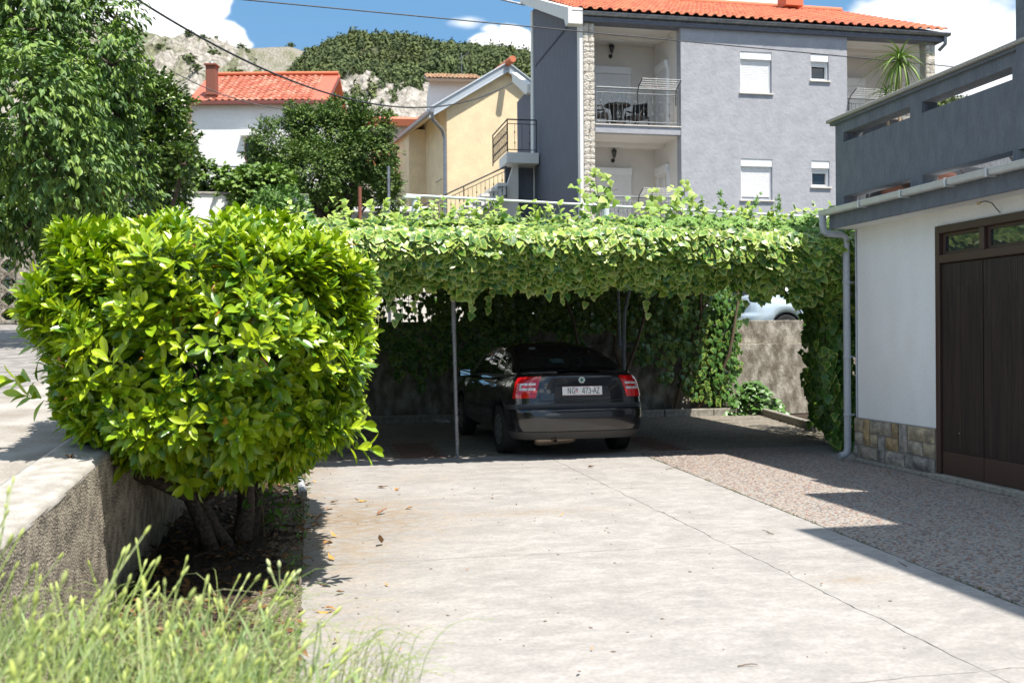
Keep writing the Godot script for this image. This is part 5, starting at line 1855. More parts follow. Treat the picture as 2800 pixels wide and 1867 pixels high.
	blob_tree("round_bush", "clipped round green bush just above the laurel", Vector3(P(765, 600, 25).x, 1.6, -25), [[P(768, 575, 25), Vector3(0.62, 0.55, 0.6)], [P(765, 640, 25), Vector3(0.6, 0.8, 0.6)]], rb, Vector2(0.06, 0.09), 150, -0.2, 0.05, mats.leaf_dull, 0, "", 0.85)
	blob_tree("dark_hedge", "dark evergreen hedge filling the gap behind the lattice wall", Vector3(-12.2, 1.9, -24.6), [[Vector3(-12.2, 3.0, -24.6), Vector3(1.3, 1.3, 0.5)], [Vector3(-14.2, 3.0, -24.6), Vector3(1.4, 1.3, 0.5)], [Vector3(-10.6, 2.9, -24.9), Vector3(1.2, 1.2, 0.5)]], [dk[2], dk[0]], Vector2(0.09, 0.13), 120, 0.2, 0.06, mats.leaf_dull, 0, "", 0.4)
	# pink rose behind the lattice wall
	var ro := thing("rose_bush", "rose bush with pink flowers above the lattice wall", "shrub", Vector3(P(30, 800, 22).x, 2.0, -22.3))
	var st := []
	var fl := MB.new()
	for k in 90:
		var p := Vector3(rr(-0.35, 0.4), rr(1.2, 2.25), rr(-0.3, 0.3))
		st.append(leaf_xf(p, Vector3(rr(-1, 1), rr(-0.6, 0.6), rr(-1, 1)), Vector3(rr(-0.3, 0.3), 0.6, 0.6), rr(0.07, 0.12)))
	for k in 5:
		limb(fl, Vector3(rr(-0.1, 0.1), 0, 0), Vector3(rr(-0.35, 0.35), rr(1.6, 2.2), rr(-0.2, 0.2)), 0.012, 0.005)
	part(ro, "canes", fl, mats.vine_wood)
	multi(ro, "leaves", rb[0], mats.leaf_dull, st)
	for k in 6:
		var fm := MB.new()
		for j in 7:
			var a := TAU * j / 7
			fm.xf = Transform3D(Basis(Vector3.UP, a) * Basis(Vector3.RIGHT, 0.7), Vector3.ZERO)
			fm.quad(Vector3(-0.03, 0, 0), Vector3(-0.035, 0.06, 0.01), Vector3(0.035, 0.06, 0.01), Vector3(0.03, 0, 0))
		part(ro, "flower", fm, mat("rose_pink", Color(0.65, 0.16, 0.27), 0.7)).position = Vector3(rr(-0.3, 0.35), rr(1.9, 2.3), rr(0.1, 0.3))

# ---------------------------------------------------------------- the laurel
func build_laurel() -> void:
	var o := thing("laurel_bush", "big clipped laurel with glossy bright green leaves leaning over the wall", "bush", Y(-0.55, 7.6), TH)
	var hw := [0.015, 0.09, 0.155, 0.195, 0.205, 0.185, 0.125, 0.012]
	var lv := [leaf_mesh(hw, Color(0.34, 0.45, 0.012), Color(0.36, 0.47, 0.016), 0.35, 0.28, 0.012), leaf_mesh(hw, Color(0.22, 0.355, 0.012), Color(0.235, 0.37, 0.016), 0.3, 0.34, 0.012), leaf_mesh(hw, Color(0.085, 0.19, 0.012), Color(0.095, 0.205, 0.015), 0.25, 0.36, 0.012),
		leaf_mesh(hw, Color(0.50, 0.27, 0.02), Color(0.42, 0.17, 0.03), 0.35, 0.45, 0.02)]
	var stems := MB.new()
	# trunks and limbs
	var roots := [[Vector3(0.02, 0, 0.0), Vector3(0.06, 0.55, 0.05), 0.075], [Vector3(-0.12, 0, 0.25), Vector3(-0.28, 0.42, 0.35), 0.06], [Vector3(0.0, 0, 0.12), Vector3(-0.2, 0.36, 0.3), 0.05], [Vector3(0.1, 0, -0.2), Vector3(0.2, 0.6, -0.4), 0.06]]
	for q in roots:
		var tb := MB.new()
		limb(tb, q[0] + Vector3(0, -0.08, 0), q[1], q[2], q[2] * 0.75, 0.08)
		for k in 4:
			var e: Vector3 = q[1] + Vector3(rr(-0.75, 0.65), rr(0.35, 1.1), rr(-1.2, 1.1))
			var pts := limb(tb, q[1], e, q[2] * 0.6, q[2] * 0.22, 0.16)
			for j in 3:
				limb(tb, pts[3 + j], pts[3 + j] + Vector3(rr(-0.5, 0.5), rr(0.15, 0.6), rr(-0.6, 0.6)), q[2] * 0.25, 0.006, 0.15, 5)
		part(o, "trunk", tb, mat("laurel_bark", Color(0.115, 0.09, 0.07), 0.85, {"tex": texs.bark, "scale": 3.0, "bump": texs.lumps, "depth": 0.6}))
	var low := MB.new()
	limb(low, Vector3(-0.28, 0.42, 0.35), Vector3(-0.85, 0.85, 1.1), 0.05, 0.02, 0.12)
	part(o, "branch", low, mats.laurel_bark)
	var sets := [[], [], [], []]
	var f := noise(31, 0.9, 3)
	var C := Vector3(-0.05, 1.42, 0.1)
	var R := Vector3(0.98, 0.84, 1.95)
	var place := func(shrink: float, dense: bool):
		var d := Vector3(rng.randfn(), rng.randfn(), rng.randfn()).normalized()
		var e := 0.62
		var q := Vector3(signf(d.x) * pow(absf(d.x), e), signf(d.y) * pow(absf(d.y), e), signf(d.z) * pow(absf(d.z), e))
		q = q / pow(pow(absf(q.x), 3.6) + pow(absf(q.y), 3.6) + pow(absf(q.z), 3.6), 1 / 3.6)
		var k := shrink * (1.0 + 0.15 * f.get_noise_3dv(q * 2.1) + 0.07 * f.get_noise_3dv(q * 6.0 + Vector3(5, 5, 5)))
		# the skirt draws in below and juts out again in a lower tier at the front
		var hh := q.y
		if hh < 0.0:
			k *= 1.0 - 0.10 * smoothstep(0.0, -0.30, hh) + (0.10 if q.z > 0.3 else 0.0) * smoothstep(-0.25, -0.45, hh)
		var cone := smoothstep(-0.25, -1.0, hh)
		var p := C + q * R * k * Vector3(1.0 - (0.62 if q.x < 0 else 0.38) * cone, 1.0, 1.0 - 0.40 * cone)
		var nr := Vector3(pow(absf(q.x), 2.0) * signf(q.x) / R.x, pow(absf(q.y), 2.0) * signf(q.y) / R.y, pow(absf(q.z), 2.0) * signf(q.z) / R.z).normalized()
		if p.y < 0.50 + 0.20 * absf(p.x - 0.1):
			return
		var ax := (nr * 0.85 + Vector3.UP * (0.55 if dense else 0.1) + Vector3(rr(-0.35, 0.35), rr(-0.3, 0.3), rr(-0.35, 0.35))).normalized()
		var u := ax.cross(Vector3(rr(-1, 1), rr(-1, 1), rr(-1, 1))).normalized()
		var w := ax.cross(u)
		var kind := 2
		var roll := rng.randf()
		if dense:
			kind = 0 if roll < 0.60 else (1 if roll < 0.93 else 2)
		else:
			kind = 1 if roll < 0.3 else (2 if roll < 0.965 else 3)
		var cnt := 7 if dense else 5
		var ln0 := rr(0.080, 0.132)
		for i in cnt:
			var an := i * 2.4 + roll * 6.0
			var s := i / float(cnt - 1)
			var open := lerpf(0.45, 1.35, s) + rr(-0.15, 0.15)
			var rad := u * cos(an) + w * sin(an)
			var tip := (ax * cos(open) + rad * sin(open) + Vector3.DOWN * 0.12 * s).normalized()
			var nn := (ax * sin(open) - rad * cos(open)).normalized()
			var kk := kind
			if rng.randf() < 0.004:
				kk = 3
			elif rng.randf() < 0.2:
				kk = mini(2, kind + 1) if kind < 3 else 3
			sets[kk].append(leaf_xf(p - ax * (0.085 * s) + rad * 0.008, tip, nn, ln0 * lerpf(0.75, 1.12, s) * rr(0.8, 1.15), rr(0.76, 1.02)))
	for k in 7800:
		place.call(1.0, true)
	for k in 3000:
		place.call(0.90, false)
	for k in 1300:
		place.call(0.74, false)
	# a stray shoot that sticks out towards the road and a lower spray over the trunk
	for q in [[Vector3(-1.15, 1.28, 1.35), Vector3(-1, 0.1, 0.3)], [Vector3(-1.05, 1.2, 1.5), Vector3(-0.9, 0.25, 0.5)], [Vector3(-0.2, 0.62, 1.3), Vector3(0, -0.3, 1)], [Vector3(0.1, 0.68, 1.2), Vector3(0.3, -0.2, 1)], [Vector3(0.85, 1.0, 1.75), Vector3(1, 0.2, 0.4)], [Vector3(0.9, 0.85, 1.6), Vector3(1, 0, 0.3)]]:
		var ax: Vector3 = q[1].normalized()
		var u := ax.cross(Vector3.UP).normalized()
		var w := ax.cross(u)
		for i in 8:
			var an := i * 2.4
			var open := lerpf(0.4, 1.3, i / 7.0)
			var rad := u * cos(an) + w * sin(an)
			sets[i % 2].append(leaf_xf(q[0] - ax * 0.02 * i, ax * cos(open) + rad * sin(open), ax * sin(open) - rad * cos(open) + Vector3.UP * 0.3, rr(0.11, 0.15)))
	foliage(o, lv, sets, mats.leaf, 295, "leaf", "foliage")

# ---------------------------------------------------------------- ivy of the carport
func build_ivy() -> void:
	var iv := [ivy_mesh(Color(0.04, 0.125, 0.022), Color(0.11, 0.24, 0.03), Color(0.52, 0.54, 0.13), 11), ivy_mesh(Color(0.06, 0.16, 0.025), Color(0.17, 0.30, 0.035), Color(0.44, 0.50, 0.11), 12, 0.9), ivy_mesh(Color(0.035, 0.10, 0.02), Color(0.06, 0.15, 0.025), Color(0.12, 0.23, 0.04), 13, 1.1), ivy_mesh(Color(0.23, 0.36, 0.04), Color(0.30, 0.42, 0.06), Color(0.46, 0.51, 0.13), 14, 0.85), ivy_mesh(Color(0.09, 0.20, 0.035), Color(0.20, 0.30, 0.05), Color(0.62, 0.62, 0.22), 15, 0.95)]
	var o := thing("variegated_ivy", "thick variegated ivy with cream edged leaves hanging over the carport front", "ivy", Y(3.5, 11.6, 2.5), TH)
	var sets := [[], [], [], [], []]
	var f := noise(61, 0.8, 3)
	var f2 := noise(62, 2.4, 2)
	# front: a bulging, shaggy curtain; t = 0 top back, 1 bottom
	for k in 17000:
		var a := rr(-0.45, 7.9)
		var t := pow(rng.randf(), 0.9)
		var top := 2.92 + 0.012 * a + 0.10 * f.get_noise_2d(a * 1.5, 1)
		var bot := 2.10 - 0.15 * maxf(0, a - 5.2) + 0.16 * f2.get_noise_2d(a * 1.1, 7) + 0.06 * f2.get_noise_2d(a * 5.0, 17) + 0.10 * rng.randf() * rng.randf()
		var bulge := 0.40 * sin(PI * clampf(t * 0.9 + 0.12, 0, 1)) + 0.10 * f.get_noise_2d(a * 3, t * 3)
		var b := lerpf(12.15, 11.42, smoothstep(0.0, 0.30, t)) - bulge + rr(0, 0.22) * rng.randf()
		var h := lerpf(top, bot, t) + (0.05 * rng.randf() if t < 0.1 else 0.0)
		var out := Vector3(rng.randfn() * 0.4, lerpf(1.3, -0.1, t) + rr(-0.45, 0.45), 1.0).normalized()
		var tip := Vector3(rng.randfn() * 0.6, -1.0 + rr(-0.1, 0.8) + (0.6 if t < 0.15 else 0.0), 0.35 + rr(-0.4, 0.5)).normalized()
		var roll := rng.randf()
		var kind := 0 if roll < 0.32 else (1 if roll < 0.58 else (2 if roll < 0.78 else (3 if roll < 0.93 else 4)))
		sets[kind].append(leaf_xf(Vector3(a - 3.5, h - 2.5, -(b - 11.6)), tip, out, lerpf(0.055, 0.145, pow(rng.randf(), 1.4)), rr(0.85, 1.15)))
	# top mat back over the roof
	for k in 3200:
		var a := rr(-0.5, 7.6)
		var b := rr(11.5, 14.5)
		var h := 2.74 + 0.012 * a + 0.10 * f.get_noise_2d(a * 1.5, b) + rr(0, 0.06)
		sets[[0, 1, 2, 3][rng.randi() % 4]].append(leaf_xf(Vector3(a - 3.5, h - 2.5, -(b - 11.6)), Vector3(rr(-1, 1), rr(-0.2, 0.6), rr(-1, 1)), Vector3(rr(-0.4, 0.4), 1, rr(-0.2, 0.6)), rr(0.08, 0.13)))
	# hanging strands under the edge
	for k in 20:
		var a := rr(-0.2, 7.4)
		var b := rr(11.3, 12.2)
		var n := 2 + rng.randi() % 5
		for i in n:
			sets[[0, 2, 4][rng.randi() % 3]].append(leaf_xf(Vector3(a - 3.5 + rr(-0.05, 0.05), 2.10 - 2.5 - i * 0.075, -(b - 11.6)), Vector3(rr(-0.4, 0.4), -1, rr(-0.2, 0.5)), Vector3(rr(-0.4, 0.4), 0.3, 1), rr(0.07, 0.115)))
	# fresh sprigs standing up along the top edge
	for k in 150:
		var a := rr(-0.3, 7.2)
		var p := Vector3(a - 3.5, 2.88 + 0.012 * a - 2.5, -(rr(11.3, 12.1) - 11.6))
		var dr := Vector3(rr(-0.5, 0.5), 1.0, rr(-0.2, 0.5)).normalized()
		for i in 3 + rng.randi() % 4:
			sets[3 if rng.randf() < 0.7 else 1].append(leaf_xf(p + dr * i * 0.045, dr * 0.3 + Vector3(rr(-1, 1), rr(-0.5, 0.6), rr(-0.4, 0.8)), Vector3(rr(-0.6, 0.6), 0.8, 0.7), rr(0.05, 0.09)))
	foliage(o, iv, sets, mats.leaf_ivy, 295, "leaf", "foliage")
	var stems := MB.new()
	for k in 26:
		var a := rr(-0.3, 7.5)
		limb(stems, Vector3(a - 3.5, 0.25, rr(-0.6, 0.2)), Vector3(a - 3.5 + rr(-0.6, 0.6), rr(-0.4, 0.1), rr(-0.4, 0.4)), 0.012, 0.005, 0.2)
	part(o, "stems", stems, mats.vine_wood)
	# ivy on the back wall: old trunks and dull leaves
	var bk := thing("back_ivy", "old ivy with woody stems climbing the dark back wall", "ivy", Y(4.0, 18.3), TH)
	var tr := MB.new()
	for q in [[0.4, 0.9], [1.0, 0.6], [1.6, 2.4], [2.3, 1.9], [2.9, 3.6], [3.7, 4.1], [3.9, 3.4], [-1.2, -0.4], [3.4, 4.0]]:
		limb(tr, Vector3(q[0], 0.0, 0.05), Vector3(q[1], rr(2.3, 2.6), rr(-0.2, 0.4)), rr(0.03, 0.05), 0.02, 0.16, 9)
	part(bk, "stems", tr, mats.vine_wood)
	var s2 := [[], []]
	for k in 6500:
		var a := rr(-3.2, 4.2)
		var h := rr(0.15, 2.75)
		var edge := 1.0 + 0.9 * f.get_noise_2d(a * 0.8, h)
		var low := 1.25 + 0.5 * sin(a * 1.1) - (0.7 if a > 3.0 and a < 3.9 else 0.0)
		if h < low * edge or (a < -1.9 and h > 1.6 and rng.randf() < 0.62):
			continue
		s2[k % 2].append(leaf_xf(Vector3(a, h, rr(0.0, 0.35)), Vector3(rr(-0.6, 0.6), -1, rr(-0.2, 0.5)), Vector3(rr(-0.4, 0.4), 0.4, 1), rr(0.07, 0.12)))
	foliage(bk, [iv[2], iv[0]], s2, mats.leaf_ivy, 0, "leaf", "foliage")
	# a second, denser tier above the wall and a curtain closing the side towards the road
	var s6 := [[], []]
	for k in 3800:
		var a := rr(-1.7, 3.75)
		var h := rr(1.65, 2.7)
		if a < -0.9 and rng.randf() < 0.45:
			continue
		s6[k % 2].append(leaf_xf(Vector3(a, h, rr(-0.55, 0.1)), Vector3(rr(-0.6, 0.6), -1, rr(-0.2, 0.5)), Vector3(rr(-0.4, 0.4), 0.4, 1), rr(0.08, 0.13)))
	foliage(bk, [iv[2], iv[0]], s6, mats.leaf_ivy, 0, "leaf", "foliage")
	var side := thing("road_side_ivy", "ivy curtain closing the carport towards the road, behind the laurel", "ivy", Y(-0.75, 15.3), TH)
	var s7 := [[], []]
	for k in 6500:
		s7[k % 2].append(leaf_xf(Vector3(rr(-0.25, 0.2), rr(0.05, 2.75), rr(-3.2, 2.9)), Vector3(rr(-0.4, 0.4), -1, rr(-0.5, 0.5)), Vector3(1, 0.4, rr(-0.4, 0.4)), rr(0.09, 0.15)))
	foliage(side, [iv[2], iv[0]], s7, mats.leaf_ivy, 0, "leaf", "foliage")
	# clump of leafy ivy in the sunlit corner
	var cl := thing("corner_ivy", "sunlit bright green ivy clump in the corner by the kerb", "ivy", Y(8.0, 18.2), TH)
	var s3 := [[], []]
	for k in 750:
		var t := rng.randf()
		var p := Vector3(0.45 + rr(-0.7, 0.7) * (1.1 - t), pow(t, 1.3) * 0.62, rr(-0.1, 0.4))
		s3[k % 2].append(leaf_xf(p, Vector3(rr(-0.8, 0.8), rr(-0.6, 0.3), rr(0, 1)), Vector3(rr(-0.4, 0.4), 0.8, 0.7), rr(0.07, 0.12)))
	for k in 600:
		var h := rr(0.2, 2.4)
		s3[k % 2].append(leaf_xf(Vector3(-0.15 + 0.22 * f.get_noise_2d(h * 4, 3) + rr(-0.25, 0.25), h, rr(-0.1, 0.25)), Vector3(rr(-0.6, 0.6), -1, rr(0, 0.6)), Vector3(rr(0, 0.8), 0.5, 0.8), rr(0.07, 0.12)))
	foliage(cl, [ivy_mesh(Color(0.08, 0.19, 0.035), Color(0.10, 0.22, 0.04), Color(0.12, 0.25, 0.05), 21), iv[2]], s3, mats.leaf_ivy, 0, "leaf", "foliage")
	# creeper hanging down beside the garage
	var vc := thing("side_ivy", "tall dark ivy curtain hanging to the ground behind the garage corner", "ivy", Y(7.5, 13.5), TH)
	var s4 := [[], [], []]
	for k in 7200:
		var b := rr(11.6, 14.9)
		var h := rr(0.1, 2.95)
		if b > 13.0 and (h > 2.4 or rng.randf() < 0.35):
			continue
		var a := 6.55 + 0.41 * (b - 11.6) + 0.25 * f.get_noise_2d(b * 2, h * 1.6) + 0.18 * maxf(0, 1.0 - h) + rr(-0.05, 0.3)
		s4[[0, 1, 2, 1][k % 4]].append(leaf_xf(Vector3(a - 7.5, h, -(b - 13.5)), Vector3(rr(-0.5, 0.3), -1, rr(-0.4, 0.6)), Vector3(-1, 0.4, rr(0, 0.9)), rr(0.08, 0.14)))
	foliage(vc, [iv[0], iv[2], iv[2]], s4, mats.leaf_ivy, 150, "leaf", "foliage")
	var vs := MB.new()
	for k in 9:
		var b := rr(11.9, 14.6)
		limb(vs, Vector3(-0.7 + (b - 11.6) * 0.43, 0, -(b - 13.5)), Vector3(-0.7 + (b - 11.6) * 0.43, 2.6, -(b - 13.5) + rr(-0.4, 0.4)), 0.03, 0.012, 0.1, 9)
	part(vc, "stems", vs, mats.vine_wood)
	# five-fingered creeper, fresh green, on top at the garage end
	var fing := MB.new()
	var one := leaf_mesh([0.02, 0.12, 0.17, 0.13, 0.01], Color(0.13, 0.27, 0.03), Color(0.15, 0.29, 0.035), 0.3, 0.5)
	var arr := one.surface_get_arrays(0)
	var fm := MB.new()
	for k in 5:
		var bs := Basis(Vector3.BACK, (k - 2) * 0.85)
		var sc := 1.0 - 0.13 * absf(k - 2)
		var b0 := fm.v.size()
		for i in arr[Mesh.ARRAY_VERTEX].size():
			fm.v.append(bs * (arr[Mesh.ARRAY_VERTEX][i] * sc))
			fm.n.append(bs * arr[Mesh.ARRAY_NORMAL][i])
			fm.c.append(arr[Mesh.ARRAY_COLOR][i])
			fm.uv.append(Vector2.ZERO)
		for i in arr[Mesh.ARRAY_INDEX]:
			fm.ix.append(b0 + i)
	var fleaf := fm.mesh()
	var cr := thing("creeper", "fresh green five fingered creeper spilling over the ivy next to the garage roof", "creeper", Y(6.2, 11.8, 2.5), TH)
	var s5 := []
	for k in 2600:
		var a := 6.5 + rng.randfn() * 1.0
		if a > 7.9:
			continue
		var t := rng.randf()
		var h := lerpf(3.0, 2.35, t) - 0.12 * absf(a - 6.2) + 0.14 * f2.get_noise_2d(a * 2, t * 2)
		if a < 5.2:
			h = lerpf(3.0, 2.75, t)
		var b := 11.55 - 0.36 * sin(PI * clampf(t, 0, 0.8)) + rr(-0.08, 0.35) + maxf(0, a - 6.3) * 0.9
		s5.append(leaf_xf(Vector3(a - 6.2, h - 2.5, -(b - 11.8)), Vector3(rr(-0.7, 0.7), -0.7 + rr(-0.3, 0.6), 0.6), Vector3(rr(-0.4, 0.4), 1.0, 0.8), rr(0.06, 0.10)))
	for k in 12:
		# loose tendrils
		var p := Vector3(rr(-1.9, 1.2), rr(0.32, 0.52), rr(0.1, 0.5))
		var dr := Vector3(rr(-0.5, 0.5), 1.0 if k < 8 else -1.2, 0.3).normalized()
		for i in 7:
			s5.append(leaf_xf(p + dr * i * 0.05 + Vector3(rr(-0.03, 0.03), 0, 0), dr + Vector3(rr(-1, 1), rr(-0.3, 0.3), rr(-0.3, 0.6)), Vector3(rr(-0.4, 0.4), 0.8, 0.8), rr(0.04, 0.075)))
	foliage(cr, [fleaf], [s5], mats.leaf_dull, 200, "leaf", "foliage")
	# grape shoots rising through the ivy
	var gl := [ivy_mesh(Color(0.17, 0.30, 0.03), Color(0.20, 0.34, 0.04), Color(0.24, 0.37, 0.06), 31, 1.05), ivy_mesh(Color(0.27, 0.38, 0.06), Color(0.30, 0.41, 0.08), Color(0.34, 0.44, 0.12), 32)]
	for q in [[1640, 560, 1625, 455, 0.62, "tall grape shoot rising through the ivy in front of the stone pillar", 60], [1860, 560, 1875, 490, 0.42, "grape shoot with pale leaves between the two pipe frame posts", 30], [1790, 570, 1785, 515, 0.3, "short grape sprig at the edge of the lower balcony railing", 18]]:
		var p0 := P(q[0], q[1], 13.3)
		var p1 := P(q[2], q[3], 13.3)
		var g := thing("grape_shoot", q[5], "vine", p0, 0.0, "grape shoots above the ivy")
		var st := MB.new()
		var pts := limb(st, Vector3(0, -0.3, 0), p1 - p0, 0.008, 0.003, 0.08)
		limb(st, pts[3], pts[3] + Vector3(0.25, 0.1, 0.1), 0.005, 0.002)
		limb(st, pts[2], pts[2] + Vector3(-0.28, 0.16, 0.05), 0.005, 0.002)
		part(g, "stem", st, mats.vine_wood)
		for k in q[6]:
			var t := rng.randf()
			var c: Vector3 = Vector3.ZERO.lerp(p1 - p0, t) + Vector3(rng.randfn() * 0.17, rr(-0.05, 0.06), rng.randfn() * 0.12) * (1.25 - t)
			part(g, "leaf", gl[k % 2 if t < 0.7 else 1], mats.leaf_dull).transform = leaf_xf(c, Vector3(rr(-0.8, 0.8), -0.7 + rr(-0.3, 0.5), rr(0, 0.8)), Vector3(rr(-0.5, 0.5), 0.7, 0.7), lerpf(0.13, 0.06, t) * rr(0.8, 1.15))

# ---------------------------------------------------------------- cars
const CLEN := 4.57
func pl(tab: Array, x: float) -> float:
	if x <= tab[0][0]:
		return tab[0][1]
	for k in tab.size() - 1:
		if x <= tab[k + 1][0]:
			var t: float = (x - tab[k][0]) / (tab[k + 1][0] - tab[k][0])
			t = t * t * (3 - 2 * t) * 0.5 + t * 0.5
			return lerpf(tab[k][1], tab[k + 1][1], t)
	return tab[-1][1]

const C_TOP := [[0.0, 1.085], [0.5, 1.04], [1.0, 0.985], [2.0, 0.955], [3.3, 0.93], [3.8, 0.87], [4.3, 0.76], [4.57, 0.69]]
const C_SR := [[0.24, 0.11], [0.29, 0.05], [0.36, 0.015], [0.45, 0.0], [0.58, 0.0], [0.625, 0.02], [0.66, 0.055], [0.70, 0.065], [0.86, 0.085], [0.93, 0.105], [1.0, 0.12], [1.06, 0.145], [1.085, 0.19]]
const C_W := [[0.24, 0.80], [0.32, 0.85], [0.45, 0.878], [0.62, 0.885], [0.80, 0.875], [0.95, 0.845], [1.04, 0.80], [1.085, 0.755]]
const C_ROOF := [[0.19, 1.09], [0.42, 1.105], [0.52, 1.11], [0.9, 1.28], [1.3, 1.408], [1.6, 1.447], [2.1, 1.462], [2.6, 1.425], [3.0, 1.27], [3.4, 1.03], [3.55, 0.985], [4.0, 0.93], [4.3, 0.83], [4.45, 0.75]]
const C_EDGE := [[0.19, 0.70], [0.5, 0.69], [0.9, 0.635], [1.3, 0.585], [2.1, 0.57], [2.6, 0.57], [3.0, 0.63], [3.4, 0.70], [4.0, 0.68], [4.45, 0.60]]

func car_yb(s: float) -> float:
	var y := 0.24
	for s0 in [0.95, 3.53]:
		var e: float = 0.352 * 0.352 - (s - s0) * (s - s0)
		if e > 0:
			y = maxf(y, 0.315 + sqrt(e))
	return y

func tubq(q: float, Yv: float) -> Vector3:
	var sg := -1.0 if q < 0 else 1.0
	var u := absf(q)
	var w := pl(C_W, Yv)
	var x := 0.0
	var s := 0.0
	var sr := pl(C_SR, Yv)
	if u <= 1.0:
		var ph := u * PI / 2
		x = w * pow(sin(ph), 2.0 / 4.0)
		s = sr + (0.60 - sr) * (1.0 - pow(maxf(0, cos(ph)), 2.0 / 4.0))
	elif u <= 2.0:
		x = w
		s = lerpf(0.60, CLEN - 0.75, u - 1.0)
	else:
		var ph := maxf(0.0, 3.0 - u) * PI / 2
		x = w * pow(sin(ph), 2.0 / 3.2)
		s = CLEN - (0.04 + 0.1 * absf(Yv - 0.5)) - 0.7 * (1.0 - pow(maxf(0, cos(ph)), 2.0 / 3.2))
	var yb := car_yb(s) if u > 0.8 else 0.24
	var y := yb + (Yv - 0.24) / 0.845 * (pl(C_TOP, s) - yb)
	return Vector3(sg * x, y, -s)

func tub_patch(q0: float, q1: float, y0: float, y1: float, off: float, nq := 16, ny := 4, skew := 0.0) -> MB:
	# a panel lifted off the body by off metres, closed at its rim
	var rows := []
	for i in ny + 1:
		var row := PackedVector3Array()
		for j in nq + 1:
			var Yv := lerpf(y0, y1, i / float(ny))
			var q := lerpf(q0 + skew * (i / float(ny)), q1, j / float(nq))
			var p := tubq(q, Yv)
			var du := tubq(q + 0.004, Yv) - tubq(q - 0.004, Yv)
			var dv := tubq(q, minf(Yv + 0.006, 1.085)) - tubq(q, maxf(0.24, Yv - 0.006))
			var nn := du.cross(dv).normalized()
			row.append(p + nn * off)
		rows.append(row)
	var m := MB.new().grid(rows)
	for e in [0, ny]:
		var a: PackedVector3Array = rows[e]
		for j in nq:
			var inw := Vector3(0, 0, -off * 1.6) if absf(q0) < 1.0 else Vector3(-signf(q0) * off * 1.6, 0, 0)
			m.quadn(a[j], a[j] + inw, a[j + 1] + inw, a[j + 1], Vector3(0, -1 if e == 0 else 1, 0))
	return m

func car_top(s: float, t: float) -> Vector3:
	# t from -1 (left belt) through 0 (middle of the roof) to 1
	var u := absf(t)
	var wb := pl([[0.19, 0.755], [0.6, 0.765], [1.2, 0.775], [3.2, 0.775], [3.9, 0.76], [4.45, 0.66]], s)
	var fr := clampf(1.0 - (s - 0.19) / 0.41, 0.0, 1.0)
	var ff := clampf(1.0 - (4.47 - s) / 0.70, 0.0, 1.0)
	var plan := pow(maxf(0.0, 1.0 - pow(fr, 4.0)), 0.25) * pow(maxf(0.0, 1.0 - pow(ff, 3.2)), 1.0 / 3.2)
	plan = maxf(plan, 0.02)
	wb = (0.755 if s < 0.6 else wb) * plan
	var yb := pl(C_TOP, s)
	var yr := pl(C_ROOF, s)
	var we := minf(pl(C_EDGE, s), wb * 0.93)
	var rise := maxf(0.0, yr - yb)
	var ye := yb + rise * (0.86 if rise > 0.1 else 0.7)
	var p: Vector2
	if u > 0.5:
		var k := (1.0 - u) / 0.5
		p = Vector2(lerpf(wb, we, pow(k, 1.1)) + 0.02 * sin(PI * k), lerpf(yb, ye, k))
	else:
		var k := (0.5 - u) / 0.5
		p = Vector2(we * cos(k * PI / 2), lerpf(ye, yr, sin(k * PI / 2)))
		p.x = we * (1.0 - pow(k, 1.5)) if k > 0 else we
	return Vector3(p.x * signf(t), p.y, -s)

func top_patch(s0: float, s1: float, t0: float, t1: float, off: float, ns := 14, nt := 12, taper0 := 0.0, taper1 := 0.0) -> MB:
	var rows := []
	for i in ns + 1:
		var row := PackedVector3Array()
		var s := lerpf(s0, s1, i / float(ns))
		for j in nt + 1:
			var t := lerpf(t0, t1, j / float(nt))
			var ss := s
			if taper0 != 0.0 or taper1 != 0.0:
				var k := absf(t - t0) / absf(t1 - t0)
				ss = lerpf(s0 + taper0 * k, s1 + taper1 * k, i / float(ns))
			var p := car_top(ss, t)
			var du := car_top(ss + 0.01, t) - car_top(ss - 0.01, t)
			var dv := car_top(ss, t + 0.01) - car_top(ss, t - 0.01)
			var nn := dv.cross(du).normalized()
			if nn.dot(Vector3(p.x, p.y - 0.7, 0)) < 0:
				nn = -nn
			row.append(p + nn * off)
		rows.append(row)
	return MB.new().grid(rows)

func text_part(parent: Node3D, txt: String, cap: float, squeeze: float, at: Vector3, m: Material, called := "lettering", bs := Basis.IDENTITY) -> void:
	var tm := TextMesh.new()
	var fnt := SystemFont.new()
	fnt.font_names = PackedStringArray(["Droid Sans"])
	tm.font = fnt
	tm.text = txt
	tm.font_size = 64
	tm.pixel_size = cap / (64 * 0.714)
	tm.depth = 0.002
	tm.curve_step = 2.0
	var o := part(parent, called, tm, m)
	o.transform = Transform3D(bs.scaled_local(Vector3(squeeze, 1, 1)), at)

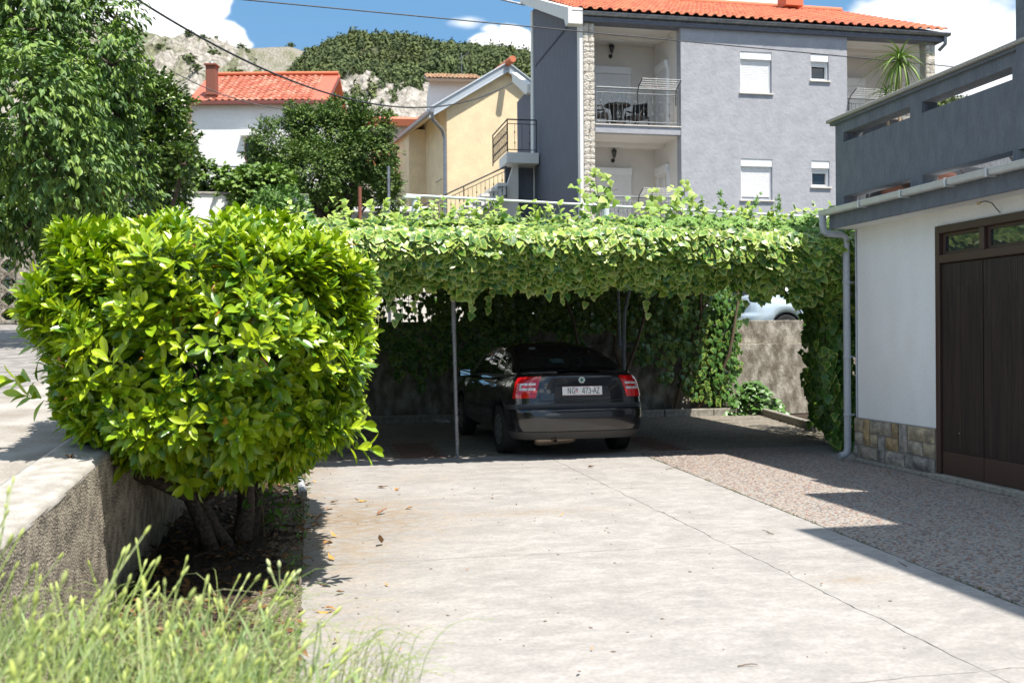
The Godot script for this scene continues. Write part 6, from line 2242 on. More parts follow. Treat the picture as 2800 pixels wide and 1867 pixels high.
func make_car(label: String, at: Vector3, turn: float, paint: Material, near: bool) -> Node3D:
	var c := thing("parked_car", label, "car", at, turn)
	var trim := mat("car_trim", Color(0.022, 0.022, 0.024), 0.5)
	var rubber := mat("tyre_rubber", Color(0.017, 0.017, 0.017), 0.8, {"bump": texs.grain, "depth": 0.1, "scale": 5.0})
	var rows := []
	var qs := []
	for k in 25:
		qs.append(pow(k / 24.0, 0.85))
	for k in range(1, 81):
		qs.append(1.0 + k / 80.0)
	for k in range(1, 17):
		qs.append(2.0 + k / 16.0)
	var ys := [0.24, 0.27, 0.31, 0.36, 0.42, 0.5, 0.58, 0.615, 0.64, 0.67, 0.70, 0.78, 0.86, 0.93, 1.0, 1.04, 1.065, 1.085]
	var body := MB.new()
	for Yv in ys:
		var row := PackedVector3Array()
		for k in range(qs.size() - 1, 0, -1):
			row.append(tubq(-qs[k], Yv))
		for k in qs.size():
			row.append(tubq(qs[k] + 0.0001, Yv))
		rows.append(row)
	body.grid(rows)
	var tr := []
	for i in 70:
		var k1 := i / 69.0
		var s := lerpf(0.192, 4.465, k1 + 0.035 * sin(TAU * k1) * -1.0)
		var row := PackedVector3Array()
		for j in 25:
			row.append(car_top(s, lerpf(-1.0, 1.0, j / 24.0)))
		tr.append(row)
	body.grid(tr)
	part(c, "body", body, paint)
	part(c, "underbody", MB.new().box(Vector3(0, 0.34, -2.3), Vector3(1.3, 0.16, 4.1)), trim)
	# wheel housings and wheels
	for s0 in [0.95, 3.53]:
		for sg in [-1.0, 1.0]:
			var hr := []
			for e in [0.52, 0.862]:
				var row := PackedVector3Array()
				for k in 17:
					var an := PI * k / 16.0
					row.append(Vector3(sg * e, 0.315 + sin(an) * 0.354, -s0 + cos(an) * 0.354))
				hr.append(row)
			part(c, "wheel_arch", MB.new().grid(hr, sg > 0), trim)
			var wn := Node3D.new()
			wn.name = "wheel"
			c.add_child(wn, true)
			wn.position = Vector3(sg * 0.775, 0.315, -s0)
			wn.basis = Basis(Vector3.BACK, -sg * PI / 2)
			part(wn, "tyre", MB.new().lathe([Vector2(0.20, -0.098), Vector2(0.27, -0.102), Vector2(0.302, -0.09), Vector2(0.313, -0.065), Vector2(0.3155, 0.0), Vector2(0.313, 0.065), Vector2(0.302, 0.09), Vector2(0.27, 0.102), Vector2(0.20, 0.098)], 36), rubber)
			if near:
				var gr := MB.new()
				for y in [-0.045, -0.015, 0.015, 0.045]:
					gr.lathe([Vector2(0.3152, y - 0.004), Vector2(0.3168, y - 0.003), Vector2(0.3168, y + 0.003), Vector2(0.3152, y + 0.004)], 36)
				for k in 60:
					var an := TAU * k / 60
					gr.box(Vector3(cos(an) * 0.314, 0.08, sin(an) * 0.314), Vector3(0.008, 0.03, 0.012), Basis(Vector3.UP, -an))
					gr.box(Vector3(cos(an) * 0.314, -0.08, sin(an) * 0.314), Vector3(0.008, 0.03, 0.012), Basis(Vector3.UP, -an))
				part(wn, "tread", gr, rubber)
			part(wn, "rim", MB.new().lathe([Vector2(0, 0.085), Vector2(0.06, 0.092), Vector2(0.10, 0.088), Vector2(0.15, 0.094), Vector2(0.185, 0.092), Vector2(0.20, 0.099), Vector2(0.206, 0.094)], 30, Transform3D.IDENTITY, true), mat("hubcap", Color(0.33, 0.34, 0.35), 0.3, {"metal": 0.7}))
			for k in 8:
				var an := TAU * k / 8
				part(wn, "vent_hole", MB.new().lathe([Vector2(0.0, 0.0935), Vector2(0.022, 0.0935), Vector2(0.024, 0.088)], 10, Transform3D(Basis.IDENTITY.scaled(Vector3(1, 1, 1)), Vector3(cos(an) * 0.155, 0.003, sin(an) * 0.155)), true), trim)
	# glass
	var gl := mat("car_glass", Color(0.012, 0.016, 0.016), 0.02, {"spec": 0.7})
	part(c, "rear_window", top_patch(0.56, 1.27, -0.46, 0.46, 0.004, 12, 14), gl)
	part(c, "windscreen", top_patch(2.72, 3.34, -0.46, 0.46, 0.004, 10, 14), gl)
	for sg in [-1.0, 1.0]:
		part(c, "rear_side_window", top_patch(1.12, 1.95, 0.93 * sg, 0.60 * sg, 0.004, 10, 6, 0.0, 0.0), gl)
		part(c, "front_side_window", top_patch(2.02, 2.95, 0.93 * sg, 0.60 * sg, 0.004, 10, 6, 0.0, -0.22), gl)
		part(c, "window_sill_strip", top_patch(1.05, 3.1, 0.97 * sg, 0.935 * sg, 0.006, 24, 2), trim)
		var mi := MB.new()
		mi.lathe([Vector2(0, -0.06), Vector2(0.07, -0.05), Vector2(0.095, 0.0), Vector2(0.07, 0.055), Vector2(0, 0.06)], 12, Transform3D(Basis.IDENTITY.scaled(Vector3(1.1, 1, 0.6)), Vector3(sg * 0.93, 1.0, -2.92)))
		var mo := part(c, "side_mirror", mi, paint)
		part(mo, "mirror_glass", MB.new().box(Vector3(sg * 0.93, 1.0, -2.862), Vector3(0.15, 0.09, 0.006), Basis.IDENTITY, 0.002), mat("mirror", Color(0.75, 0.85, 0.85), 0.03, {"metal": 1.0}))
		for s in [1.55, 2.5]:
			part(c, "door_handle", MB.new().box(Vector3(sg * 0.888, 0.86, -s), Vector3(0.03, 0.035, 0.2), Basis.IDENTITY, 0.012), paint)
		for s in [1.22, 2.03, 3.05]:
			var sm := MB.new()
			var pts := []
			for k in 9:
				var p := tubq(sg * (1.0 + (s - 0.6) / (CLEN - 1.35)), lerpf(0.34, 1.06, k / 8.0))
				pts.append(p + Vector3(sg * 0.0008, 0, 0))
			sm.tube(pts, 0.0025, 4)
			part(c, "door_seam", sm, trim)
		part(c, "side_strip", tub_patch(sg * 1.20, sg * 1.72, 0.60, 0.66, 0.010, 30, 2), trim)
	if not near:
		return c
	# rear: rubbing strip, valance, lamps, boot lid seam, plate, badge
	part(c, "bumper_strip", tub_patch(-1.0, 1.0, 0.625, 0.69, 0.009, 60, 3), mat("strip_grey", Color(0.035, 0.036, 0.04), 0.4))
	part(c, "rear_valance", tub_patch(-0.97, 0.97, 0.245, 0.345, 0.007, 60, 3), mat("valance_grey", Color(0.05, 0.048, 0.045), 0.7, {"tex": texs.hgrey, "scale": 2.0}))
	var red := mat("lamp_red", Color(0.50, 0.006, 0.010), 0.08, {"coat": 1.0})
	var clear := mat("lamp_clear", Color(0.62, 0.60, 0.60), 0.12, {"coat": 1.0})
	for sg in [-1.0, 1.0]:
		var lp := part(c, "tail_lamp", tub_patch(sg * 0.30, sg * 0.74, 0.765, 1.035, 0.010, 16, 8, sg * -0.04), red)
		part(lp, "reverse_lamp", tub_patch(sg * 0.315, sg * 0.60, 0.925, 0.953, 0.013, 10, 2), clear)
		part(lp, "indicator_lamp", tub_patch(sg * 0.315, sg * 0.60, 0.861, 0.889, 0.013, 10, 2), clear)
		part(lp, "lamp_rib", tub_patch(sg * 0.56, sg * 0.60, 0.889, 0.925, 0.013, 3, 2), clear)
		for y in [0.939, 0.875]:
			var p := tubq(sg * 0.44, y)
			part(lp, "bulb_cap", MB.new().lathe([Vector2(0, 0.016), Vector2(0.008, 0.016), Vector2(0.011, 0.0)], 8, Transform3D(Basis(Vector3.RIGHT, PI / 2), p)), trim)
	var seam := MB.new()
	for sg in [-1.0, 1.0]:
		var pts := []
		for k in 12:
			var t := k / 11.0
			pts.append(tubq(sg * lerpf(0.245, 0.30, t), lerpf(0.73, 1.07, t)) + Vector3(0, 0, 0.001))
		seam.tube(pts, 0.003, 4)
	var bp := []
	for k in 31:
		bp.append(tubq(lerpf(-0.245, 0.245, k / 30.0), 0.725) + Vector3(0, 0, 0.001))
	seam.tube(bp, 0.0045, 4)
	part(c, "boot_seam", seam, trim)
	part(c, "boot_crease", tub_patch(-0.28, 0.28, 0.915, 0.925, 0.006, 30, 2), paint)
	part(c, "plate_recess", tub_patch(-0.105, 0.105, 0.765, 0.905, 0.003, 16, 4), trim)
	var pz := tubq(0.0001, 0.84)
	var tilt := Basis(Vector3.RIGHT, -0.10)
	var pn := Node3D.new()
	pn.name = "number_plate"
	c.add_child(pn, true)
	pn.transform = Transform3D(tilt, Vector3(0, 0.845, pz.z + 0.022))
	part(pn, "plate", MB.new().box(Vector3.ZERO, Vector3(0.52, 0.11, 0.006), Basis.IDENTITY, 0.002), mat("plate_white", Color(0.80, 0.80, 0.79), 0.45))
	part(pn, "plate_holder", MB.new().box(Vector3(0, -0.010, -0.006), Vector3(0.535, 0.135, 0.008), Basis.IDENTITY, 0.003), trim)
	var rim := MB.new()
	for q in [[0, 0.052, 0.512, 0.0025], [0, -0.052, 0.512, 0.0025]]:
		rim.box(Vector3(q[0], q[1], 0.0035), Vector3(q[2], q[3], 0.001))
	part(pn, "plate_border", rim, mat("plate_red", Color(0.5, 0.04, 0.05), 0.5))
	var ink := mat("plate_black", Color(0.015, 0.015, 0.015), 0.5)
	text_part(pn, "NG", 0.076, 0.70, Vector3(-0.145, 0.0, 0.0045), ink, "plate_letters")
	text_part(pn, "473-AZ", 0.076, 0.70, Vector3(0.110, 0.0, 0.0045), ink, "plate_letters")
	var sh := MB.new()
	for i in 5:
		for j in 5:
			sh.col = Color(0.55, 0.03, 0.04) if (i + j) % 2 == 0 else Color(0.8, 0.8, 0.8)
			if i == 0 and (j == 0 or j == 4):
				continue
			sh.box(Vector3(-0.075 + (j - 2) * 0.0066, -0.022 + i * 0.0082, 0.0045), Vector3(0.0066, 0.0082, 0.002))
	sh.col = Color(0.05, 0.08, 0.3)
	for j in 5:
		sh.box(Vector3(-0.075 + (j - 2) * 0.0068, 0.022, 0.0045), Vector3(0.006, 0.010 + 0.004 * (j % 2), 0.002))
	part(pn, "plate_shield", sh, mats.painted)
	# round badge: chrome ring, white field, green winged arrow
	var bz := tubq(0.0001, 0.985)
	var bn := Node3D.new()
	bn.name = "boot_badge"
	c.add_child(bn, true)
	bn.transform = Transform3D(Basis(Vector3.RIGHT, PI / 2 - 0.16), bz + Vector3(0, 0, 0.004))
	part(bn, "badge_ring", MB.new().lathe([Vector2(0.034, 0), Vector2(0.044, 0.0), Vector2(0.043, 0.006), Vector2(0.036, 0.007), Vector2(0.034, 0.004)], 24), mats.chrome)
	part(bn, "badge_field", MB.new().lathe([Vector2(0.036, 0.004), Vector2(0.0, 0.0045)], 24), mat("badge_white", Color(0.62, 0.68, 0.64), 0.3))
	var arrow := MB.new()
	arrow.prism(PackedVector2Array([Vector2(-0.02, -0.018), Vector2(-0.006, -0.024), Vector2(0.004, -0.012), Vector2(0.022, -0.02), Vector2(0.026, -0.012), Vector2(0.010, 0.0), Vector2(0.022, 0.012), Vector2(0.012, 0.022), Vector2(0.0, 0.012), Vector2(-0.008, 0.024), Vector2(-0.018, 0.02), Vector2(-0.012, 0.002), Vector2(-0.026, -0.006)]), 0.0048, 0.007, Transform3D(Basis(Vector3.RIGHT, -PI / 2), Vector3.ZERO))
	part(bn, "badge_arrow", arrow, mat("badge_green", Color(0.02, 0.13, 0.06), 0.3))
	var tz := tubq(0.20, 0.985)
	text_part(c, "OCTAVIA", 0.032, 0.62, tz + Vector3(0.0, 0, 0.006), mats.chrome, "model_lettering", Basis(Vector3.RIGHT, -0.16) * Basis(Vector3.UP, 0.10))
	# exhaust and silencer
	var ex := MB.new()
	ex.lathe([Vector2(0.026, -0.10), Vector2(0.030, -0.05), Vector2(0.030, 0.02), Vector2(0.026, 0.022), Vector2(0.024, -0.08)], 14, Transform3D(Basis(Vector3.RIGHT, PI / 2 + 0.1), Vector3(-0.36, 0.235, -0.07)))
	part(c, "exhaust_pipe", ex, mat("exhaust", Color(0.34, 0.27, 0.20), 0.4, {"metal": 0.7}))
	part(c, "silencer", MB.new().lathe([Vector2(0, -0.27), Vector2(0.07, -0.26), Vector2(0.085, -0.2), Vector2(0.085, 0.2), Vector2(0.07, 0.26), Vector2(0, 0.27)], 16, Transform3D(Basis(Vector3.BACK, PI / 2 + 0.05), Vector3(-0.28, 0.235, -0.36))), mats.exhaust)
	# oval sticker and a paper on the parcel shelf
	var sp := car_top(1.18, -0.22)
	part(c, "window_sticker", MB.new().lathe([Vector2(0.0, 0.003), Vector2(0.05, 0.003), Vector2(0.05, 0.0)], 20, Transform3D(Basis(Vector3.RIGHT, 0.36).scaled_local(Vector3(1.0, 1, 0.8)), sp + Vector3(0, 0.006, 0.004))), mat("sticker", Color(0.30, 0.31, 0.30), 0.6))
	var pp := car_top(0.72, -0.07)
	part(c, "shelf_paper", MB.new().box(pp + Vector3(0, 0.007, 0.006), Vector3(0.17, 0.002, 0.13), Basis(Vector3.RIGHT, 0.40)), mat("paper_teal", Color(0.05, 0.11, 0.105), 0.7))
	return c

func build_car() -> void:
	var black := mat("black_paint", Color(0.006, 0.006, 0.008), 0.25, {"coat": 1.0, "coat_rough": 0.02, "spec": 0.5})
	make_car("black saloon car parked nose in under the ivy carport", Vector3(0.89, 0, -12.38), deg_to_rad(14.0), black, true)
	var silver := mat("silver_paint", Color(0.50, 0.60, 0.68), 0.3, {"coat": 1.0, "metal": 0.15})
	make_car("pale blue car on the street, glimpsed above the back wall", Y(9.6, 21.6, 1.372), TH - PI / 2, silver, false)
	var white := mat("white_paint", Color(0.72, 0.74, 0.76), 0.3, {"coat": 1.0})
	make_car("white car on the street, glimpsed through the ivy stems", Y(4.4, 22.0, 1.372), TH - PI / 2, white, false)

# ---------------------------------------------------------------- details
func build_details() -> void:
	# overhead cables
	var wire := func(label: String, p0: Vector3, p1: Vector3, sag: float, r: float):
		var pts := []
		var m := p0.lerp(p1, 0.5)
		for k in 41:
			var t := k / 40.0
			pts.append(p0.lerp(p1, t) - m + Vector3.DOWN * sag * 4 * t * (1 - t))
		solo("overhead_cable", MB.new().tube(pts, r, 6), mats.iron, label, "cable", m)
	wire.call("thin black cable crossing in front of the grey house", P(250, -40, 16), P(2900, 210, 22), 0.0, 0.011)
	wire.call("thick black cable sagging over the white house roof", P(300, -50, 18), P(1420, 215, 36), 1.6, 0.022)
	wire.call("faint cable from the dark tree to the white house wall", P(480, 200, 34), P(930, 295, 36), 0.5, 0.018)
	# fallen leaves on the drive
	var brown := [leaf_mesh([0.02, 0.13, 0.2, 0.19, 0.1, 0.01], Color(0.42, 0.20, 0.045), Color(0.34, 0.13, 0.03), 0.6, 0.7, 0.05), leaf_mesh([0.02, 0.12, 0.17, 0.15, 0.08, 0.01], Color(0.52, 0.30, 0.07), Color(0.45, 0.22, 0.05), -0.5, -0.6, 0.06), leaf_mesh([0.02, 0.14, 0.2, 0.17, 0.1, 0.01], Color(0.25, 0.12, 0.05), Color(0.2, 0.09, 0.04), 0.7, -0.8, 0.05)]
	var spots := [[853, 1294], [866, 1321], [902, 1377], [891, 1395], [864, 1414], [860, 1429], [852, 1441], [1003, 1371], [1030, 1409], [883, 1489], [914, 1535], [941, 1622], [887, 1668], [909, 1676], [1031, 1334], [1092, 1339], [922, 1471], [1045, 1488], [1129, 1392], [918, 1756], [1412, 1385], [1341, 1364], [1529, 1413], [1608, 1277], [1592, 1260], [1060, 1605], [1001, 1608], [1282, 1560], [1618, 1783], [1586, 1843], [2250, 1602], [1804, 1470], [848, 1597], [903, 1297], [1091, 1785], [876, 1605], [1030, 1281]]
	for k in spots.size():
		var q: Array = spots[k]
		var d: float = 4083.0 / (q[1] - 926.0 + 0.0075 * (q[0] - 1400.0))
		var p := P(q[0], q[1], d)
		p.y = 0.012
		var big: bool = k < 20 or k == 23
		var o := solo("fallen_leaf", brown[k % 3], mats.leaf_dull, "curled dry brown leaf lying on the concrete drive", "leaf", p, 0.0, "dry leaves on the drive")
		var s := (rr(0.06, 0.12) if big else rr(0.02, 0.05))
		o.basis = Basis(Vector3.UP, rr(0, TAU)) * Basis(Vector3.RIGHT, -PI / 2 + rr(-0.25, 0.25)) * Basis.IDENTITY.scaled(Vector3.ONE * s)
	solo("fallen_leaf", brown[2], mats.leaf_dull, "single brown leaf lying on the shaded pebble paving", "leaf", Y(5.75, 6.7, 0.014)).basis = Basis(Vector3.UP, 1.2) * Basis(Vector3.RIGHT, -1.6) * Basis.IDENTITY.scaled(Vector3.ONE * 0.09)
	solo("fallen_leaf", brown[0], mats.leaf_dull, "yellow brown leaf lying on top of the retaining wall", "leaf", Y(-1.28, 5.75, road_h(5.75) + 0.058)).basis = Basis(Vector3.UP, 0.4) * Basis(Vector3.RIGHT, -1.5) * Basis.IDENTITY.scaled(Vector3.ONE * 0.1)
	# dry twigs
	for q in [[2098, 1455, 0.10], [2108, 1460, 0.06], [2045, 1824, 0.09], [2462, 1545, 0.12], [1840, 1279, 0.4]]:
		var d: float = 4083.0 / (q[1] - 926.0 + 0.0075 * (q[0] - 1400.0))
		var p := P(q[0], q[1], d)
		p.y = 0.006
		var s := MB.new()
		limb(s, Vector3(-q[2] / 2, 0, 0), Vector3(q[2] / 2, 0.004, rr(-0.04, 0.04)), 0.0035, 0.002, 0.12, 6)
		solo("twig", s, mats.vine_wood, "thin dry twig lying on the drive", "twig", p, rr(0, 3), "dry twigs on the drive")
	# litter of old leaves and weeds in the bed
	var xs := [[], [], []]
	for k in 1100:
		var a := rr(-1.1, -0.05)
		var b := rr(2.6, 12.4)
		xs[k % 3].append(leaf_xf(Y(a, b, 0.03 + rr(0, 0.03)), Vector3(rr(-1, 1), rr(-0.1, 0.2), rr(-1, 1)), Vector3(rr(-0.4, 0.4), 1, rr(-0.4, 0.4)), rr(0.05, 0.11)))
	var dull := [leaf_mesh([0.02, 0.13, 0.2, 0.19, 0.1, 0.01], Color(0.16, 0.085, 0.035), Color(0.12, 0.06, 0.03), 0.5, 0.5, 0.05), leaf_mesh([0.02, 0.13, 0.2, 0.19, 0.1, 0.01], Color(0.20, 0.10, 0.035), Color(0.16, 0.075, 0.03), 0.5, 0.6, 0.05), leaf_mesh([0.02, 0.13, 0.2, 0.19, 0.1, 0.01], Color(0.075, 0.05, 0.035), Color(0.06, 0.04, 0.03), 0.5, -0.5, 0.05)]
	for k in 3:
		tag(multi(self, "leaf_litter", dull[k], mats.leaf_dull, xs[k]), ["brown leaf litter covering the planting bed", "orange brown leaf litter on the planting bed", "dark rotting leaves on the planting bed"][k], "leaf litter")
	var weed := leaf_mesh([0.02, 0.16, 0.22, 0.14, 0.01], Color(0.09, 0.19, 0.03), Color(0.10, 0.21, 0.035), 0.3, 0.4)
	var wx := []
	for k in 700:
		var b := rr(5.0, 12.2)
		var p := Y(-0.07 + rr(-0.10, 0.05) + 0.03 * sin(b * 7), b, 0.0 + rr(0, 0.05))
		if sin(b * 3.1) + sin(b * 7.7) < -0.2:
			continue
		wx.append(leaf_xf(p, Vector3(rr(-1, 1), rr(0.1, 1.0), rr(-1, 1)), Vector3(rr(-0.4, 0.4), 1, rr(-0.4, 0.4)), rr(0.02, 0.05)))
	tag(multi(self, "weeds", weed, mats.leaf_dull, wx), "tiny weeds growing along the edge of the drive", "weeds")
	var oak := thing("seedling", "leafy green seedling growing at the foot of the laurel trunk", "plant", Y(-0.30, 7.75), TH)
	var st := MB.new()
	for k in 4:
		limb(st, Vector3(rr(-0.05, 0.05), 0, rr(-0.1, 0.1)), Vector3(rr(-0.15, 0.2), rr(0.3, 0.5), rr(-0.25, 0.25)), 0.006, 0.003)
	part(oak, "stem", st, mats.vine_wood)
	for k in 60:
		part(oak, "leaf", weed, mats.leaf_dull).transform = leaf_xf(Vector3(rr(-0.16, 0.2), rr(0.08, 0.5), rr(-0.35, 0.3)), Vector3(rr(-1, 1), rr(-0.5, 0.5), rr(-1, 1)), Vector3(rr(-0.4, 0.4), 1, 0.4), rr(0.06, 0.11))
	# grit and crumbs on the drive, moss in the paving seam
	var bits := []
	for k in 150:
		var a := rr(0.05, 3.9)
		var b := rr(4.2, 12.3)
		var sc := rr(0.002, 0.007)
		bits.append(Transform3D(Basis(Vector3.UP, rr(0, TAU)).scaled(Vector3(sc * rr(1, 2), sc * 0.6, sc)), Y(a * a / 3.9 if k % 2 else a, b, 0.002)))
	tag(multi(self, "grit", clump_mesh(9, Color(0.16, 0.12, 0.09), 0.5), mats.painted, bits), "scattered grit and crumbs on the drive", "grit")
	var ms := []
	for k in 900:
		var b := rr(4.0, 12.4)
		if sin(b * 5.0) + sin(b * 13.0) < -0.5:
			continue
		ms.append(leaf_xf(Y(border_a(b) + rr(-0.012, 0.02), b, 0.0), Vector3(rr(-1, 1), rr(0.1, 0.8), rr(-1, 1)), Vector3(rr(-0.4, 0.4), 1, rr(-0.4, 0.4)), rr(0.008, 0.022)))
	tag(multi(self, "moss", leaf_mesh([0.05, 0.2, 0.2, 0.05], Color(0.09, 0.10, 0.035), Color(0.11, 0.12, 0.045)), mats.leaf_dull, ms), "thin line of moss in the seam beside the pebble paving", "moss")
	# old pipe edging of the bed
	var pe := thing("edging_pipe", "grey plastic pipe edging lying along the bed", "pipe", Y(-0.10, 9.6), TH)
	part(pe, "pipe", MB.new().tube([Vector3(0.03, 0.05, 0.0), Vector3(0.0, 0.05, -0.7), Vector3(-0.08, 0.05, -1.5)], 0.04, 10), mats.pvc_grey)
	part(pe, "stake", MB.new().box(Vector3(0.04, 0.02, 0.06), Vector3(0.05, 0.14, 0.05), Basis.IDENTITY, 0.005), mats.kerb)
	# litter by the back wall
	solo("crumpled_paper", clump_mesh(8, Color(0.4, 0.4, 0.4), 0.6), mats.painted, "crumpled pale paper at the foot of the dark back wall", "litter", Y(2.3, 17.75, 0.03)).scale = Vector3(0.16, 0.05, 0.07)
	# terrace: potted dracaena, bowl planters, table with curved legs
	var pot := mat("terracotta", Color(0.12, 0.05, 0.035), 0.8)
	var dr := thing("potted_dracaena", "tall potted dragon tree with drooping strap leaves above the parapet", "plant", Y(6.72, 10.42, 3.02), TH)
	part(dr, "pot", MB.new().lathe([Vector2(0.0, 0.0), Vector2(0.17, 0.0), Vector2(0.23, 0.30), Vector2(0.25, 0.30), Vector2(0.25, 0.35), Vector2(0.21, 0.35), Vector2(0.20, 0.30), Vector2(0, 0.29)], 18), pot)
	var sm := MB.new()
	var strap := leaf_mesh([0.035, 0.045, 0.05, 0.046, 0.036, 0.022, 0.003], Color(0.13, 0.22, 0.03), Color(0.22, 0.30, 0.06), 0.6, 2.8)
	var strap2 := leaf_mesh([0.035, 0.045, 0.05, 0.046, 0.036, 0.022, 0.003], Color(0.08, 0.16, 0.025), Color(0.14, 0.22, 0.04), 0.6, 1.8)
	var heads := [[Vector3(0.0, 1.62, 0.03), 0.36, 60], [Vector3(-0.02, 1.30, -0.22), 0.26, 30]]
	limb(sm, Vector3(0.02, 0.28, 0), Vector3(0.02, 1.3, -0.02), 0.02, 0.018, 0.02)
	limb(sm, Vector3(0.02, 1.3, -0.02), heads[0][0], 0.018, 0.015, 0.05)
	limb(sm, Vector3(-0.02, 0.28, -0.12), heads[1][0], 0.018, 0.02, 0.03)
	limb(sm, Vector3(0.28, 0.28, 0.05), Vector3(0.34, 1.02, 0.05), 0.016, 0.012, 0.06)
	part(dr, "stem", sm, mat("cane", Color(0.42, 0.31, 0.20), 0.85))
	for hd in heads:
		for k in hd[2]:
			var an = k * 2.4
			var el := lerpf(1.35, -0.5, k / float(hd[2]))
			var dir := Vector3(cos(an) * cos(el), sin(el), sin(an) * cos(el))
			part(dr, "leaf", strap if k % 3 else strap2, mats.leaf_dull).transform = leaf_xf(hd[0] + Vector3.UP * (0.06 * sin(el)), dir, (Vector3.UP + dir * -0.3), hd[1] * rr(0.7, 1.1), 0.75)
	var bw := thing("bowl_planter", "wide brown bowl planter standing behind the parapet's lower slot", "planter", Y(6.62, 9.75, 3.02), TH)
	part(bw, "bowl", MB.new().lathe([Vector2(0.0, 0.0), Vector2(0.16, 0.0), Vector2(0.28, 0.16), Vector2(0.30, 0.22), Vector2(0.27, 0.22), Vector2(0.24, 0.16), Vector2(0, 0.14)], 22), pot)
	var tb := thing("terrace_table", "dark wrought iron terrace table behind the parapet", "table", Y(7.5, 10.35, 3.02), TH)
	part(tb, "table_top", MB.new().box(Vector3(0.25, 0.72, 0), Vector3(1.0, 0.05, 0.5), Basis.IDENTITY, 0.01), pot)
	for sx in [-0.15, 0.65]:
		var lp := []
		for k in 10:
			var t := k / 9.0
			lp.append(Vector3(sx + 0.14 * sin(t * TAU * 0.8), t * 0.7, 0.12))
		part(tb, "leg", MB.new().tube(lp, 0.016, 6), mats.iron)
	part(tb, "shelf", MB.new().box(Vector3(0.25, 0.86, 0.15), Vector3(0.7, 0.03, 0.3)), mats.granite)
	# terrace floor tiles are not seen; the light far wall is part of the house

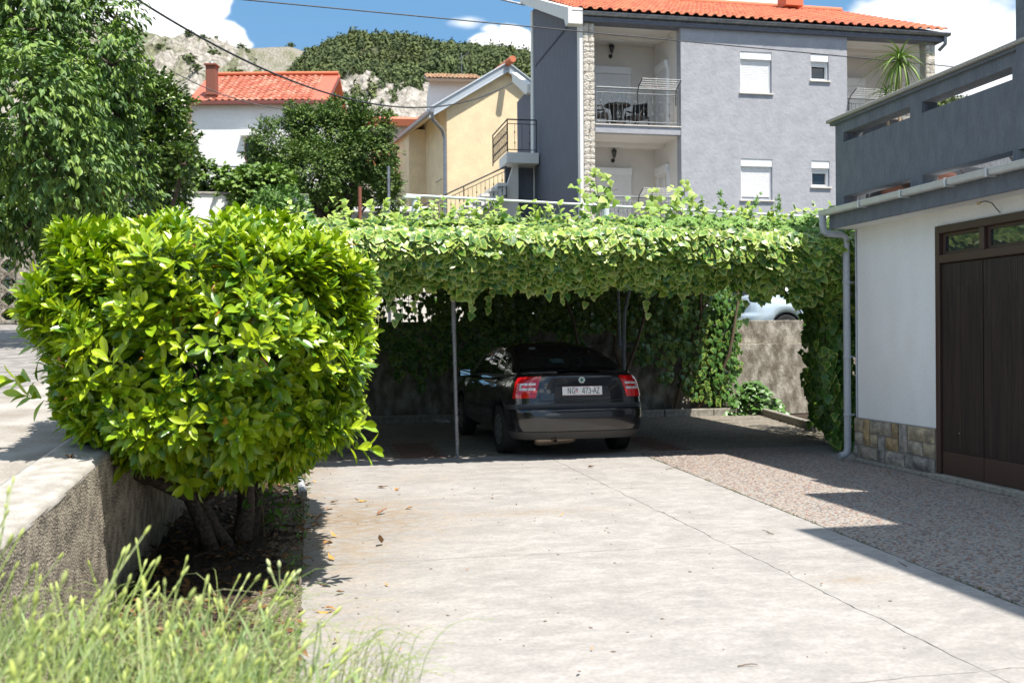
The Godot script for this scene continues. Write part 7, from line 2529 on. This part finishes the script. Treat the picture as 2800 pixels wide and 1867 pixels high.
# ---------------------------------------------------------------- flowers and grass in front
func build_foreground() -> void:
	var rows := []
	for i in 10:
		var row := PackedVector3Array()
		for j in 12:
			row.append(Vector3(lerpf(-2.4, -0.25, j / 11.0), 0.30 + 0.03 * sin(i * 2.0 + j), -lerpf(0.9, 3.3, i / 9.0)))
		rows.append(row)
	solo("flower_bed", MB.new().grid(rows), mats.soil, "raised soil of the flower bed at the front", "", Vector3.ZERO, 0, "", "structure")
	var green := [Color(0.44, 0.54, 0.18), Color(0.40, 0.53, 0.13), Color(0.50, 0.58, 0.27)]
	var budc := Color(0.52, 0.60, 0.14)
	var n := 0
	# lavender clumps: stems with closed flower heads
	for q in [[-1.62, 2.75, 0.60, 34], [-1.35, 2.95, 0.42, 36], [-1.12, 2.7, 0.50, 34], [-0.92, 3.0, 0.36, 34], [-1.5, 2.3, 0.62, 40], [-1.2, 2.2, 0.56, 40], [-0.95, 2.35, 0.46, 38], [-0.76, 2.75, 0.38, 28], [-0.72, 2.2, 0.44, 30], [-1.05, 1.8, 0.58, 34], [-0.78, 1.75, 0.54, 32], [-0.56, 2.4, 0.30, 18], [-1.3, 1.8, 0.62, 34], [-0.62, 1.6, 0.50, 26]]:
		var o := thing("lavender_clump", "lavender with upright pale stems and closed green flower spikes in the front bed", "flower", Vector3(q[0], 0.30, -q[1]), 0.0, "lavender along the front edge")
		var st := MB.new()
		var bd := MB.new()
		for k in q[3]:
			var lean := Vector3(rr(-0.10, 0.26), 0, rr(-0.15, 0.15))
			var p0 := Vector3(rr(-0.16, 0.16), 0, rr(-0.16, 0.16))
			var hh: float = q[2] * rr(0.6, 1.3)
			var pts := []
			for i in 6:
				var t := i / 5.0
				pts.append(p0 + Vector3.UP * hh * t + lean * t * t)
			st.col = green[rng.randi() % 3]
			st.tube(pts, [0.0026, 0.0024, 0.0022, 0.0020, 0.0018, 0.0018], 4, false)
			var dir: Vector3 = (pts[5] - pts[4]).normalized()
			var bs := Basis(Quaternion(Vector3.UP, dir))
			bd.col = budc.lerp(green[2], rng.randf() * 0.5)
			var s := rr(0.5, 1.0)
			bd.lathe([Vector2(0.0015, -0.004), Vector2(0.0055 * s, 0.006), Vector2(0.0062 * s, 0.016 * s), Vector2(0.0045 * s, 0.028 * s), Vector2(0.0, 0.037 * s)], 6, Transform3D(bs, pts[5]))
			if rng.randf() < 0.4:
				bd.lathe([Vector2(0.002, -0.004), Vector2(0.0048, 0.004), Vector2(0.002, 0.013)], 6, Transform3D(bs, pts[5] - dir * rr(0.03, 0.06)))
		part(o, "stems", st, mats.grass_leaf).set_meta("kind", "stuff")
		part(o, "flower_spikes", bd, mats.grass_leaf).set_meta("kind", "stuff")
		# narrow leaves at the foot
		var blade := leaf_mesh([0.03, 0.045, 0.04, 0.025, 0.003], Color(0.26, 0.36, 0.15), Color(0.30, 0.40, 0.18), 0.5, 0.4)
		var bx := []
		for k in 170:
			bx.append(leaf_xf(Vector3(rr(-0.2, 0.2), rr(0.0, 0.34), rr(-0.2, 0.2)), Vector3(rr(-0.5, 0.5), 1.0, rr(-0.5, 0.5)), Vector3(rr(-1, 1), 0.3, 1), rr(0.05, 0.11)))
		multi(o, "leaves", blade, mats.grass_leaf, bx)
		n += 1
	# arching thin grass
	var gr := MB.new()
	for k in 1600:
		var x := rr(-1.75, -0.30)
		var z := -rr(1.5, 3.3)
		if x > -0.62 and -z < 1.9:
			continue
		var dir := Vector3(rr(-0.4, 1.0), 0, rr(-0.6, 0.6)).normalized()
		var hh := rr(0.20, 0.50) * (1.0 if x < -0.7 else 0.75)
		var reach := hh * rr(0.25, 0.8)
		var pts := []
		var rad := []
		for i in 7:
			var t := i / 6.0
			pts.append(Vector3(x, 0.30, z) + Vector3.UP * hh * sin(t * PI * 0.5 * rr(0.98, 1.02)) * (1.0 - 0.22 * t * t) + dir * reach * t * t)
			rad.append(lerpf(0.0018, 0.0007, t))
		gr.col = [Color(0.38, 0.48, 0.14), Color(0.46, 0.54, 0.22), Color(0.30, 0.42, 0.10), Color(0.55, 0.52, 0.30)][rng.randi() % 4]
		gr.tube(pts, rad, 3, false)
		for j in 4:
			var p: Vector3 = pts[6 - j]
			gr.xf = Transform3D(Basis(Quaternion(Vector3.UP, (pts[6] - pts[5]).normalized())), p)
			gr.lathe([Vector2(0.0003, 0), Vector2(0.0016, 0.005), Vector2(0.0, 0.014)], 4)
			gr.xf = Transform3D.IDENTITY
	tag(solo("grass", gr, mats.grass_leaf, "thin arching grass blades growing through the front bed", "grass", Vector3.ZERO, 0, "", "stuff"), "")
	# campion with swollen buds
	var cp := thing("campion", "slender campion with swollen buds standing out of the front grass", "flower", P(770, 1700, 3.25) * Vector3(1, 0, 1) + Vector3.UP * 0.28)
	var top := P(775, 1560, 3.25) - cp.position
	var stm := MB.new()
	var fork := P(765, 1620, 3.25) - cp.position
	stm.tube([Vector3(0, 0, 0), fork * 0.5 + Vector3(0.004, 0, 0), fork], 0.0025, 5)
	var buds := []
	for e in [[741, 1570], [737, 1548], [763, 1553], [800, 1590], [808, 1572], [796, 1582]]:
		var tp: Vector3 = P(e[0], e[1], 3.25 + rr(-0.02, 0.02)) - cp.position
		stm.tube([fork, fork.lerp(tp, 0.55) + Vector3(0, -0.004, 0), tp], 0.0017, 5)
		buds.append(tp)
	part(cp, "stem", stm, mat("campion_stem", Color(0.30, 0.36, 0.15), 0.6))
	for b in buds:
		var dirb: Vector3 = (b - fork).normalized()
		part(cp, "bud", MB.new().lathe([Vector2(0.001, -0.002), Vector2(0.0058, 0.006), Vector2(0.0068, 0.014), Vector2(0.004, 0.023), Vector2(0.0, 0.027)], 8, Transform3D(Basis(Quaternion(Vector3.UP, dirb)), b)), mat("campion_bud", Color(0.45, 0.50, 0.24), 0.6))
